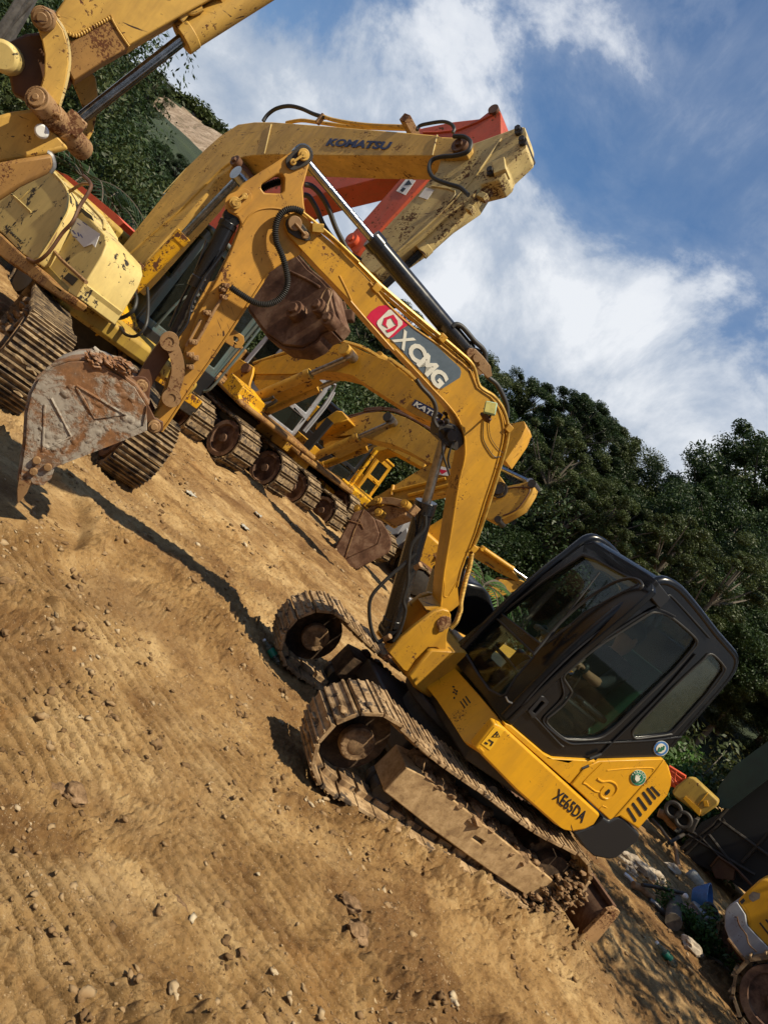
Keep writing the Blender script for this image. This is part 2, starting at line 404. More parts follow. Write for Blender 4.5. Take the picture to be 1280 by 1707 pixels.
M['decal_grey'] = simple('decal_grey', (0.095, 0.125, 0.155), .4, var=.12)
M['decal_white'] = simple('decal_white', (0.66, 0.64, 0.55), .45, var=.12)
M['decal_black'] = simple('decal_black', (0.012, 0.013, 0.02), .45)
M['decal_navy'] = simple('decal_navy', (0.012, 0.018, 0.07), .45)
M['decal_yellow'] = simple('decal_yellow', (0.75, 0.42, 0.02), .4, var=.06)
M['decal_green'] = simple('decal_green', (0.012, 0.17, 0.10), .4)
M['decal_blue'] = simple('decal_blue', (0.05, 0.16, 0.42), .4)
M['paper'] = simple('paper', (0.70, 0.69, 0.67), .8, var=.06)
M['litter'] = simple('dusty_plastic', (0.36, 0.34, 0.29), .8, var=.25)
M['ink'] = simple('blue_ink', (0.10, 0.12, 0.35), .8)
M['lens'] = simple('lamp_lens', (0.50, 0.44, 0.14), .12, spec=.8)
M['lamp_green'] = simple('green_plastic', (0.30, 0.50, 0.38), .5)
M['tan'] = simple('tan_upholstery', (0.42, 0.25, 0.09), .8)
M['green_seat'] = simple('green_cloth', (0.012, 0.075, 0.045), .8)
M['skin'] = simple('skin', (0.42, 0.22, 0.13), .5, var=.1)
M['dark_cloth'] = simple('dark_cloth', (0.018, 0.02, 0.026), .85)
M['cloth'] = simple('grey_cloth', (0.10, 0.12, 0.12), .85)
M['blue_plastic'] = simple('blue_plastic', (0.03, 0.13, 0.36), .45, var=.25)
M['pink_brick'] = simple('red_tile', (0.36, 0.17, 0.13), .8, var=.3)
M['timber'] = simple('old_timber', (0.30, 0.17, 0.08), .8, bumpn=.3, var=.4)
M['concrete'] = simple('broken_concrete', (0.38, 0.31, 0.23), .9, bumpn=.8, var=.3)
M['tarp'] = simple('green_tarp', (0.006, 0.022, 0.016), .65, bumpn=.4, var=.5, sc=3)
M['bark'] = simple('bark', (0.10, 0.082, 0.06), .9, bumpn=.6, var=.4)
def glassm(name, tint, gloss=.22, rough=.03, dust=.1):
    t = MT(name); tr = t.n.new('ShaderNodeBsdfTransparent'); tr.inputs[0].default_value = (*tint, 1)
    gl = t.n.new('ShaderNodeBsdfGlossy'); gl.inputs['Roughness'].default_value = rough; gl.inputs[0].default_value = (.85, .9, .92, 1)
    fr = t.n.new('ShaderNodeLayerWeight'); fr.inputs[0].default_value = .5
    f = t.math('ADD', t.math('MULTIPLY', t.math('POWER', fr.outputs[1], 5.0), .4), .010+gloss*.03, clamp=True)
    mx = t.n.new('ShaderNodeMixShader'); t.l.new(f, mx.inputs[0]); t.l.new(tr.outputs[0], mx.inputs[1]); t.l.new(gl.outputs[0], mx.inputs[2])
    df = t.n.new('ShaderNodeBsdfDiffuse'); df.inputs[0].default_value = (.24, .25, .20, 1); m2 = t.n.new('ShaderNodeMixShader')  # greenish film: dust, and on far and quarter panes painted reflection
    dn = t.noise(26, 8, .7, .2)
    t.l.new(t.math('MULTIPLY', t.ramp(dn, [(0.2, (.35,)*3), (0.8, (1,)*3)]), dust), m2.inputs[0]); t.l.new(mx.outputs[0], m2.inputs[1]); t.l.new(df.outputs[0], m2.inputs[2])
    t.l.new(m2.outputs[0], t.out.inputs[0]); return t.m
M['glass'] = glassm('tinted_cab_glass', (.66, .74, .72), .5, .02, .02)
M['glass_side'] = glassm('tinted_side_glass', (.66, .72, .70), .2, .02, .01)
M['glass_pale'] = glassm('pale_rear_glass', (.60, .68, .60), 1.0, .10, .16)  # pale film paints the brightness caught in the quarter window
M['glass_far'] = glassm('far_cab_glass', (.20, .26, .24), 1.6, .05, .07)  # film and tint paint the grey-green reflection of the far panes
M['bottle'] = glassm('clear_plastic', (.75, .80, .78), .6, .08, .25)
def muddy(name, a=MUD, b=MUD2, dark=(0.11, 0.060, 0.030), sc=9, bs=.9, bd=.03, metal_show=0.0):
    t = MT(name); n1 = t.noise(sc, 9, .7, .3); n2 = t.noise(sc*5, 8, .7)
    c = t.ramp(n1, [(0.34, dark), (0.48, a), (0.62, b)])
    c = t.mix(t.math('MULTIPLY', t.ramp(n2, [(0.35, (1,)*3), (0.5, (0,)*3)]), .5), c, dark)
    if metal_show:
        c = t.mix(t.ramp(t.noise(sc*1.6, 6, .6), [(0.60-.1*metal_show, (0,)*3), (0.66-.1*metal_show, (1,)*3)]), c, (0.075, 0.055, 0.04))
    t.set(Base_Color=c, Roughness=.88, Specular_IOR_Level=.2)
    t.bump(t.math('ADD', n1, t.math('MULTIPLY', n2, .25)), bs*.8, bd*.5); return t.m
M['mud'] = muddy('dried_mud', (0.20, 0.12, 0.06), (0.33, 0.21, 0.115), (0.07, 0.04, 0.02), 14, 1.0, .03)
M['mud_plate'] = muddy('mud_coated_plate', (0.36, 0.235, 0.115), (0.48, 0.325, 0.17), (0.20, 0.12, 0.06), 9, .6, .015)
M['shoe'] = muddy('muddy_track_shoe', (0.30, 0.195, 0.10), (0.46, 0.32, 0.18), (0.12, 0.07, 0.035), 7, .7, .012, .35)
M['shoe_far'] = muddy('dry_track_shoe', (0.21, 0.145, 0.08), (0.36, 0.26, 0.15), (0.07, 0.045, 0.03), 6, .6, .02, .8)
M['wheel_mud'] = muddy('muddy_wheel', (0.17, 0.105, 0.055), (0.30, 0.19, 0.10), (0.06, 0.035, 0.02), 8, .6, .02)
M['rim'] = muddy('rust_rim', (0.13, 0.07, 0.045), (0.22, 0.13, 0.08), (0.05, 0.03, 0.02), 6, .4, .02)
def bucketm():
    t = MT('concrete_caked_bucket'); n1 = t.noise(3.0, 9, .7, .8); n2 = t.noise(22, 9, .75); n3 = t.noise(1.6, 4, .5)
    rust = t.mix(t.ramp(n2, [(0.35, (0,)*3), (0.7, (1,)*3)]), (0.17, 0.075, 0.030), (0.33, 0.165, 0.070))
    rust = t.mix(t.math('MULTIPLY', t.ramp(t.noise(8, 6, .7), [(0.5, (0,)*3), (0.7, (1,)*3)]), .6), rust, (0.10, 0.075, 0.055))
    m_ = t.ramp(t.math('ADD', t.math('MULTIPLY', n1, .7), t.math('MULTIPLY', n2, .3)), [(0.47, (0,)*3), (0.53, (1,)*3)])
    sp = t.n.new('ShaderNodeSeparateXYZ'); t.l.new(t.tc, sp.inputs[0])
    c = t.mix(t.math('MULTIPLY', m_, .85), rust, t.mix(n2, (0.24, 0.21, 0.17), (0.42, 0.39, 0.33)))
    t.set(Base_Color=c, Roughness=t.math('ADD', t.math('MULTIPLY', m_, .35), .5)); t.bump(t.math('ADD', t.math('MULTIPLY', m_, .7), t.math('MULTIPLY', n2, .7)), .6, .012); return t.m
M['bucket'] = bucketm()
M['bucket_brown'] = muddy('brown_bucket_steel', (0.115, 0.058, 0.034), (0.20, 0.12, 0.075), (0.06, 0.03, 0.018), 4.5, .35, .006)
M['grime_shade'] = muddy('mud_with_painted_shade', (0.050, 0.032, 0.020), (0.11, 0.07, 0.04), (0.02, 0.013, 0.009), 8, .8, .02)  # mud darkened to paint the shade inside the tracks
def groundm():
    t = MT('earth_ground')
    p = t.tc
    n1 = t.noise(.45, 7, .6, .4, vec=p); n2 = t.noise(3.2, 9, .68, .5, vec=p); n3 = t.noise(28, 10, .75, vec=p); n4 = t.noise(140, 6, .7, vec=p)
    c = t.ramp(t.math('ADD', t.math('MULTIPLY', n1, .55), t.math('MULTIPLY', n2, .5)), [(0.38, (0.105, 0.053, 0.019)), (0.45, (0.200, 0.110, 0.040)), (0.52, (0.315, 0.190, 0.076)), (0.62, (0.46, 0.310, 0.145))])
    dampm = t.ramp(t.noise(.9, 6, .65, .8, vec=p), [(0.46, (0,)*3), (0.60, (1,)*3)])
    c = t.mix(t.math('MULTIPLY', dampm, .62), c, (0.135, 0.066, 0.025))
    org = t.ramp(t.noise(1.1, 5, .6, .8, vec=p), [(0.60, (0,)*3), (0.72, (1,)*3)])
    c = t.mix(t.math('MULTIPLY', org, .4), c, (0.31, 0.150, 0.045))
    dk = t.ramp(n3, [(0.36, (1,)*3), (0.48, (0,)*3)])
    c = t.mix(t.math('MULTIPLY', dk, .6), c, (0.075, 0.038, 0.017))
    vv = t.voro(85, vec=p); c = t.mix(t.ramp(t.math('MULTIPLY', vv, 1.0), [(0.06, (.55,)*3), (0.16, (0,)*3)]), c, (0.33, 0.22, 0.115))
    lt = t.ramp(t.noise(55, 8, .8, vec=p), [(0.60, (0,)*3), (0.67, (1,)*3)])
    c = t.mix(t.math('MULTIPLY', lt, .85), c, (0.62, 0.48, 0.31))
    lt2 = t.ramp(t.noise(120, 6, .8, vec=p), [(0.60, (0,)*3), (0.66, (1,)*3)]); c = t.mix(t.math('MULTIPLY', lt2, .7), c, (0.66, 0.50, 0.32)); dk2 = t.ramp(t.noise(75, 6, .8, vec=p), [(0.34, (1,)*3), (0.41, (0,)*3)]); c = t.mix(t.math('MULTIPLY', dk2, .75), c, (0.07, 0.036, 0.016))
    t.set(Base_Color=c, Roughness=.93, Specular_IOR_Level=.15)
    t.bump(t.math('ADD', t.math('ADD', t.math('MULTIPLY', n3, 1.3), t.math('MULTIPLY', n4, .6)), t.math('MULTIPLY', n2, .5)), 1.0, .011)
    return t.m
M['ground'] = groundm()
def rockm():
    t = MT('pebble'); n = t.noise(9, 6, .7)
    c = t.ramp(t.noise(.9, 2, .5, vec=t.geo.outputs['Position'], scale=(6, 6, 6)), [(0.35, (0.13, 0.075, 0.034)), (0.50, (0.23, 0.14, 0.066)), (0.62, (0.36, 0.25, 0.135)), (0.72, (0.50, 0.41, 0.28))])
    t.set(Base_Color=c, Roughness=.92, Specular_IOR_Level=.2); t.bump(t.noise(60, 8, .7), .7, .008); return t.m
M['pebble'] = rockm()
def leafm(name, a, b, trans=.25):
    t = MT(name)
    oi = t.n.new('ShaderNodeObjectInfo')
    n = t.noise(1.1, 3, .5); rnd = t.geo.outputs['Random Per Island']
    c = t.mix(rnd, a, b); c = t.mix(t.math('MULTIPLY', t.ramp(n, [(0.4, (0,)*3), (0.6, (1,)*3)]), .5), c, tuple(x*.55 for x in a))
    c = t.mix(t.math('MULTIPLY', oi.outputs['Random'], .35), c, tuple(x*1.3 for x in b))
    df = t.n.new('ShaderNodeBsdfTranslucent'); t.l.new(c, df.inputs[0]); mx = t.n.new('ShaderNodeMixShader'); mx.inputs[0].default_value = trans
    t.set(Base_Color=c, Roughness=.5, Specular_IOR_Level=.3)
    t.l.new(t.b.outputs[0], mx.inputs[1]); t.l.new(df.outputs[0], mx.inputs[2]); t.l.new(mx.outputs[0], t.out.inputs[0]); return t.m
M['leaf'] = leafm('dark_foliage', (0.012, 0.026, 0.008), (0.040, 0.068, 0.016))
M['leaf_b'] = leafm('olive_foliage', (0.024, 0.036, 0.010), (0.072, 0.092, 0.024))
M['leaf_c'] = leafm('bright_foliage', (0.035, 0.080, 0.014), (0.075, 0.150, 0.030))
def hillm():
    t = MT('hillside'); n = t.noise(.35, 8, .7); t.set(Base_Color=t.ramp(n, [(0.35, (0.012, 0.022, 0.008)), (0.6, (0.03, 0.045, 0.016)), (0.75, (0.09, 0.07, 0.04))]), Roughness=.95); t.bump(t.noise(2, 8, .7), .8, .3); return t.m
M['hill'] = hillm()
def scarm():
    t = MT('bare_rock_scar'); n = t.noise(.75, 10, .75, .9); t.set(Base_Color=t.ramp(n, [(0.33, (0.05, 0.06, 0.03)), (0.45, (0.20, 0.14, 0.09)), (0.6, (0.34, 0.26, 0.19)), (0.75, (0.42, 0.36, 0.29))]), Roughness=.95); t.bump(n, .8, .5); return t.m
M['scar'] = scarm()

# ---------------------------------------------------------------- ground
rng = np.random.default_rng(11)
_perm = rng.permutation(256); _perm = np.concatenate([_perm, _perm]); _ga = rng.random(256)*2*np.pi; _gx, _gy = np.cos(_ga), np.sin(_ga)
def perlin(x, y):
    xi = np.floor(x).astype(int); yi = np.floor(y).astype(int); xf = x-xi; yf = y-yi; xi &= 255; yi &= 255
    u = xf*xf*xf*(xf*(xf*6-15)+10); v = yf*yf*yf*(yf*(yf*6-15)+10)
    def g(ix, iy, dx, dy):
        h = _perm[_perm[ix & 255]+(iy & 255)]; return _gx[h]*dx+_gy[h]*dy
    a = g(xi, yi, xf, yf); b = g(xi+1, yi, xf-1, yf); c = g(xi, yi+1, xf, yf-1); d = g(xi+1, yi+1, xf-1, yf-1)
    return ((a+(b-a)*u)+((c+(d-c)*u)-(a+(b-a)*u))*v)*1.4
def fbm(x, y, o, pers=.5):
    s = 0; a = 1
    for i in range(o): s = s+a*perlin(x+31.7*i, y-17.3*i); x = x*2.03; y = y*2.03; a *= pers
    return s
def sstep(a, b, x):
    t = np.clip((x-a)/(b-a), 0, 1); return t*t*(3-2*t)
MAIN_XY, MAIN_PSI, TRK_PSI = (1.4926, 5.7013), 3.56, 3.5369
def gheight(X, Y):
    X = np.asarray(X, float); Y = np.asarray(Y, float)
    d = np.hypot(X, Y)
    z = .045*fbm(X*.45, Y*.45, 3)
    # clods
    pm = sstep(-.05, .35, fbm(X*.8+4, Y*.8, 3))
    z = z+(.014+.034*pm)*fbm(X*3.1, Y*3.1, 4, .6)*np.exp(-d/60)
    near = np.exp(-d/14)
    tur = np.abs(fbm(X*9, Y*9, 3, .6))
    z = z+near*(.014+.036*pm)*(tur-.25)
    cr = np.abs(fbm(X*15+5, Y*17, 3, .7))
    z = z+near*(.016+.034*pm)*(cr-.3)+near*.016*sstep(.1, .5, fbm(X*8-3, Y*9, 2))*sstep(.35, .6, cr)+near*.006*fbm(X*45, Y*45, 2, .8)
    st = fbm((X*.97-Y*.24)*2.2, (Y*.97+X*.24)*17, 3, .6); z = z+near*.014*st
    # long ruts left by tracks driving along the row
    u = X*.995+Y*.03; v = Y-X*.06
    ru = fbm(u*.22, v*1.9, 3, .55)
    z = z+.060*ru*sstep(4.6, 6.2, Y)*np.exp(-d/40)
    # grouser prints close to the camera
    c, s_ = math.cos(R(-21)), math.sin(R(-21)); a = X*c+Y*s_; b = -X*s_+Y*c
    w = perlin(a*.9, b*.9)*.03
    ph = (b+w)/.074; tri = np.abs((ph % 1)-.5)*2
    lane = perlin(a*1.3+7, b*.55+2)
    mk = sstep(-.62, -.30, lane)*(1-sstep(3.7, 4.7, Y))*(1-sstep(.9, 1.7, X))
    z = z*(1-.72*mk)+mk*.072*(sstep(.10, .42, tri)-.6)*np.clip(.80+1.0*perlin(a*1.4, b*2.2)+.35*perlin(a*7, b*11), .1, 1.5)
    # a smooth scraped hollow under the bucket
    q = np.hypot((X+1.95)/.62, (Y-4.65)/.62)
    q2 = q+.15*perlin(X*3, Y*3); hol = 1-sstep(.9, 1.02, q2)
    z = z*(1-.8*hol)-.045*hol+.04*np.exp(-((q2-1.12)/.10)**2)*(1+perlin(X*9, Y*9))
    # mud pushed up round the tracks of the near digger
    fx, fy = math.cos(TRK_PSI), math.sin(TRK_PSI); lx = (X-MAIN_XY[0])*fx+(Y-MAIN_XY[1])*fy; ly = -(X-MAIN_XY[0])*fy+(Y-MAIN_XY[1])*fx
    rg = np.abs(fbm(X*7, Y*7, 3, .6))
    for yc in (.98, -.55):
        e = np.exp(-((ly-yc)/.17)**2)*sstep(-1.6, -1.2, lx)*(1-sstep(.7, 1.0, lx)); z = z+e*(.02+.09*rg)
    e = np.exp(-((lx+1.22)/.20)**2-((ly-.85)/.28)**2); z = z+e*(.03+.16*rg)
    z = z+.12*sstep(1.15, 2.0, lx)*(1-sstep(3.6, 5.5, lx))*np.exp(-((ly+.9)/1.4)**2)
    e = np.exp(-((lx+.2)/.55)**2-((ly-1.30)/.33)**2); z = z+e*(.03+.09*rg)
    z = z-.05*np.exp(-((ly-1.12)/.10)**2)*sstep(-1.2, -.8, lx)*(1-sstep(.4, .9, lx))
    # clod heaps and the broken slab at the bottom of the picture
    for (cx_, cy_, r_, h_) in ((.62, 2.02, .30, .085), (-.05, 1.85, .2, .06), (1.5, 3.35, .42, .055), (-.5, 5.3, .5, .05), (-.35, 6.2, .4, .045), (.6, 4.0, .3, .03), (-1.0, 3.6, .3, .04)):
        q = np.exp(-(((X-cx_)**2+(Y-cy_)**2)/r_**2)**1.6); z = z+q*h_*(.4+1.5*rg)
    # the hillside beyond the yard
    z = z+.30*np.maximum(0, d-23-4*perlin(X*.06, Y*.06))*sstep(21, 30, d)*(Y > -5)*(1-.75*sstep(50, 95, d))
    return z
def gz(x, y): return float(gheight(np.array([x]), np.array([y]))[0])
def build_ground():
    th = np.concatenate([np.linspace(R(-180), R(32), 60, endpoint=False), np.linspace(R(32), R(136), 1250, endpoint=False), np.linspace(R(136), R(180), 20, endpoint=False)])
    rr = np.concatenate([[.05, .5, 1.0], np.geomspace(1.3, 16, 800, endpoint=False), np.geomspace(16, 1500, 170)])
    T, Rr = np.meshgrid(th, rr); X = Rr*np.cos(T); Y = Rr*np.sin(T); Z = gheight(X, Y)
    Z = np.where(Rr > 140, np.minimum(Z, 16+.0*Z), Z)
    n, k = T.shape; co = np.stack([X, Y, Z], -1).reshape(-1, 3).astype(np.float32)
    i = np.arange(n-1)[:, None]*k; j = np.arange(k)[None, :]; j2 = (j+1) % k
    f = np.stack([i+j, i+j2, i+k+j2, i+k+j], -1).reshape(-1, 4)[:, ::-1]
    f = f[:, ::-1]
    me = bpy.data.meshes.new('ground'); me.vertices.add(len(co)); me.vertices.foreach_set('co', co.ravel())
    me.loops.add(f.size); me.loops.foreach_set('vertex_index', f.ravel().astype(np.int32))
    me.polygons.add(len(f)); me.polygons.foreach_set('loop_start', np.arange(0, f.size, 4, dtype=np.int32)); me.polygons.foreach_set('loop_total', np.full(len(f), 4, np.int32))
    d = np.hypot(*(co[f].mean(1)[:, :2].T)); me.materials.append(M['ground']); me.materials.append(M['hill'])
    me.polygons.foreach_set('material_index', (d > 26).astype(np.int32)); me.update(); me.validate()
    me.polygons.foreach_set('use_smooth', np.ones(len(f), bool))
    bm = bmesh.new(); bm.from_mesh(me); bmesh.ops.recalc_face_normals(bm, faces=bm.faces); bm.faces.ensure_lookup_table()
    if bm.faces[90000].normal.z < 0: bmesh.ops.reverse_faces(bm, faces=bm.faces)
    bm.to_mesh(me); bm.free()
    o = bpy.data.objects.new('ground', me); COL.objects.link(o); tag(o, 'churned brown earth of the yard with track prints, ruts and dried clods', kind='structure'); return o
build_ground()

def np_mesh(name, co, f, mats, mi=None):
    me = bpy.data.meshes.new(name); co = np.asarray(co, np.float32); k = f.shape[1]
    me.vertices.add(len(co)); me.vertices.foreach_set('co', co.ravel()); me.loops.add(f.size); me.loops.foreach_set('vertex_index', f.ravel().astype(np.int32))
    me.polygons.add(len(f)); me.polygons.foreach_set('loop_start', np.arange(0, f.size, k, dtype=np.int32)); me.polygons.foreach_set('loop_total', np.full(len(f), k, np.int32))
    for q in mats: me.materials.append(q)
    if mi is not None: me.polygons.foreach_set('material_index', mi.astype(np.int32))
    me.update(); me.validate(); return me

# pebbles and crumbs of earth: nobody could count them
def pebbles():
    base = []
    for k in range(8):
        m = MB().rock((0, 0, 0), 1, k+3, sub=1, squash=(1, .8, .55), rough=1.0); base.append((np.array(m.v), np.array(m.f)))
    r2 = np.random.default_rng(5); co = []; fs = []; off = 0
    n = 70000
    a = r2.uniform(R(40), R(135), n); d = 1.5*np.exp(r2.random(n)**.9*2.35)
    X = d*np.cos(a); Y = d*np.sin(a)
    den = fbm(X*1.1, Y*1.1, 3)+.35*fbm(X*4, Y*4, 2); keep = r2.random(n) < .10+.90*sstep(-.05, .40, den); X, Y, d = X[keep], Y[keep], d[keep]
    Z = gheight(X, Y); s = .0017*np.exp(r2.random(len(X))**4.5*2.35)*(.7+.17*d)
    for i in range(len(X)):
        v, f = base[i % 8]; t = r2.uniform(0, 6.28); c, q = math.cos(t), math.sin(t)
        w = v*s[i]; w = np.stack([w[:, 0]*c-w[:, 1]*q+X[i], w[:, 0]*q+w[:, 1]*c+Y[i], w[:, 2]+Z[i]+s[i]*.05], 1)
        co.append(w); fs.append(f+off); off += len(v)
    # crumbly clods lying in patches
    base2 = []
    for k in range(8):
        m = MB().rock((0, 0, 0), 1, k+33, sub=2, squash=(1, .85, .6), rough=.75); base2.append((np.array(m.v), np.array(m.f)))
    n = 6000; a = r2.uniform(R(40), R(135), n); d = 1.6*np.exp(r2.random(n)*1.75); X = d*np.cos(a); Y = d*np.sin(a)
    den = fbm(X*.9+9, Y*1.3, 3)+.3*fbm(X*5, Y*5, 2); kp = (den > .30)|((((X-.62)**2+(Y-2.02)**2) < .13)&(r2.random(n) < .8)); X, Y, d = X[kp], Y[kp], d[kp]
    Z = gheight(X, Y); s = .006*np.exp(r2.random(len(X))**2.2*1.5)*(.8+.10*d)
    for i in range(len(X)):
        v, f = base2[i % 8]; t = r2.uniform(0, 6.28); c, q = math.cos(t), math.sin(t); w = v*s[i]
        w = np.stack([w[:, 0]*c-w[:, 1]*q+X[i], w[:, 0]*q+w[:, 1]*c+Y[i], w[:, 2]+Z[i]+s[i]*.1], 1); co.append(w); fs.append(f+off); off += len(v)
    me = np_mesh('pebbles', np.concatenate(co), np.concatenate(fs), [M['pebble']])
    o = bpy.data.objects.new('pebbles', me); COL.objects.link(o); tag(o, 'small stones and crumbs of dry earth scattered over the yard', kind='stuff')
pebbles()
# bigger clods that can be told apart
def clods():
    spots = [(('F', 205, 985), .055), (('F', 180, 880), .05), (('P', 105, 1310), .03), (('P', 128, 1322), .045), (('P', 305, 1500), .04)]
    lab = ['dark wet clod beside the broken slab of earth', 'rough clod at the edge of the trampled pale patch', 'small round flat stone in the trampled earth at lower left', 'pale broken stone beside the round flat one', 'crumbly clod on the track prints']
    i = 0
    for (c, u, v), r in spots:
        P = at_z(px(c, u, v), 0.02); z = gz(P.x, P.y); o = MB().rock((0, 0, 0), r, i+20, 3, (1.2, 1, .55)).build('earth_clod', M['mud'], smooth=60); o.location = (P.x, P.y, z+r*.2); tag(o, lab[i], 'clod'); i += 1
clods()

# ---------------------------------------------------------------- trees
def leaf_cloud(r, centres, radii, per, size, flat=.75):
    """small leaf faces round clump centres; returns vertices and quads"""
    cs = np.repeat(centres, per, 0); rs = np.repeat(radii, per)[:, None]; n = len(cs)
    d = r.normal(size=(n, 3)); d /= np.linalg.norm(d, axis=1, keepdims=True); rad = (r.random(n)**.45)[:, None]
    p = cs+d*rad*rs*np.array([1, 1, flat])
    nrm = d*.6+r.normal(size=(n, 3))*.6+np.array([0, 0, .5]); nrm /= np.linalg.norm(nrm, axis=1, keepdims=True)
    t = np.cross(nrm, r.normal(size=(n, 3))); t /= np.linalg.norm(t, axis=1, keepdims=True); b = np.cross(nrm, t)
    s = (size*(.55+.9*r.random(n)))[:, None]
    q = np.stack([p-t*s, p-b*s*.42, p+t*s, p+b*s*.42], 1).reshape(-1, 3)
    return q, np.arange(n*4).reshape(-1, 4)
def make_tree(seed, H=8.0, rad=2.6, clumps=85, per=230, size=.075, base=.16, mat='leaf', lean=0.0):
    r = np.random.default_rng(seed); rr = random.Random(seed)
    trunk = MB(); path = [Vector((0, 0, -.4))]
    for i in range(1, 6): path.append(Vector((lean*H*(i/5)**1.5+rr.uniform(-.12, .12), rr.uniform(-.12, .12), H*.86*i/5)))
    trunk.tube(path, lambda t: .13*(1-t)**.8*H/8+.025, n=8, smooth=3)
    cen = []; rad_ = []
    for i in range(clumps):
        h = base+(1-base)*rr.random()**.85; w = rad*(math.sin(math.pi*min(1, (1.02-h)/(1.02-base))**.62)*.85+.18)
        a = rr.uniform(0, 6.28); q = w*math.sqrt(rr.random())*(1+.25*math.sin(3*a+seed))
        p = Vector((q*math.cos(a)+lean*H*h, q*math.sin(a), h*H*.97)); cen.append(p); rad_.append(rr.uniform(.25, .80)*rad/2.6*(1.15-.4*h))
        if i % 4 == 0:
            k = min(4, int(h*5)); b = path[k]; trunk.tube([b, b.lerp(p, .5)+Vector((0, 0, -.15)), p], lambda t: .05*(1-t)+.010, n=5, smooth=3)
    q, f = leaf_cloud(r, np.array([tuple(c) for c in cen]), np.array(rad_), per, size)
    root = empty('tree', (0, 0, 0)); cr = bpy.data.objects.new('crown', np_mesh('crown', q, f, [M[mat]])); COL.objects.link(cr); cr.parent = root
    trunk.build('trunk', M['bark'], root); root['H'] = H; return root
protos = [make_tree(1, 8, 2.6, 120, 620, .052), make_tree(2, 9, 2.3, 120, 600, .050, .2, 'leaf_b', .05), make_tree(3, 7, 3.0, 130, 620, .052, .12, 'leaf'), make_tree(4, 10, 2.2, 110, 600, .048, .35, 'leaf', .08), make_tree(5, 6.5, 2.7, 110, 620, .050, .1, 'leaf_b'), make_tree(6, 10, 1.7, 42, 420, .045, .55, 'leaf_b', .04)]
SKY = [(-1000, 300), (-860, 250), (-845, 268), (-757, 262), (-735, 150), (-600, 165), (-500, 220), (-330, 250), (-230, 280), (-202, 292), (-150, 292), (-116, 318), (-60, 290), (1, 318), (40, 300), (66, 335), (110, 372), (143, 385), (201, 394), (240, 350), (265, 340), (296, 378), (340, 372), (370, 365), (396, 443), (427, 484), (600, 560), (900, 600)]
def skyb(a):
    for (a0, b0), (a1, b1) in zip(SKY, SKY[1:]):
        if a0 <= a <= a1: return b0+(b1-b0)*(a-a0)/(a1-a0)
    return 300
LK = ['dense dark green tree', 'tall olive green tree with a loose crown', 'broad dark bushy tree', 'tall slender dark tree', 'low spreading olive green tree']
used = set(); TREES = []
def plant(a, D, frac, pi, label, grp='trees on the hillside behind the yard', cat='tree'):
    x = a/FPX*D; zg = gz(x, D); top = CAMH+((skyb(a)*frac-55)/FPX)*D*1.02
    s = max(.35, (top-zg)/protos[pi]['H']); pr = protos[pi]
    if pi in used: root = copy_tree(pr)
    else: root = pr; used.add(pi)
    root.location = (x, D, zg); root.rotation_euler = (0, 0, random.uniform(0, 6.28)); w = min(s, 1.6)*random.uniform(.85, 1.15) if s > .75 else s*1.25; root.scale = (w, w, s)
    tag(root, label, cat, grp); TREES.append(root); return root
row = 0
for D, step, lo, hi in ((35, 58, .90, 1.03), (30, 66, .72, .95), (26, 76, .55, .75), (23.5, 90, .32, .52)):
    a = -1120.0+row*17
    while a < 760:
        if not (-735 < a < -600 and row == 0):
            plant(a+random.uniform(-12, 12), D+random.uniform(-1.5, 1.5), random.uniform(lo, hi), random.randrange(5),
              {0: 'green tree of the skyline row on the slope behind the diggers', 1: 'green tree below the skyline on the wooded slope', 2: 'bushy green tree midway down the wooded slope', 3: 'low green tree at the foot of the wooded slope'}[row])
        a += step*random.uniform(.8, 1.2)
    row += 1
for i, (a, D, f_) in enumerate([(230, 22.5, .72), (262, 23, .62), (300, 22, .80), (338, 21.5, .70), (372, 22.3, .84), (410, 21, .72), (452, 22, .66), (120, 23, .70), (170, 22.6, .82), (-60, 23, .8), (500, 21, .7)]):
    plant(a, D, f_, 5, 'slender pale-trunked tree standing clear in front of the wooded slope', 'slender pale-trunked trees')
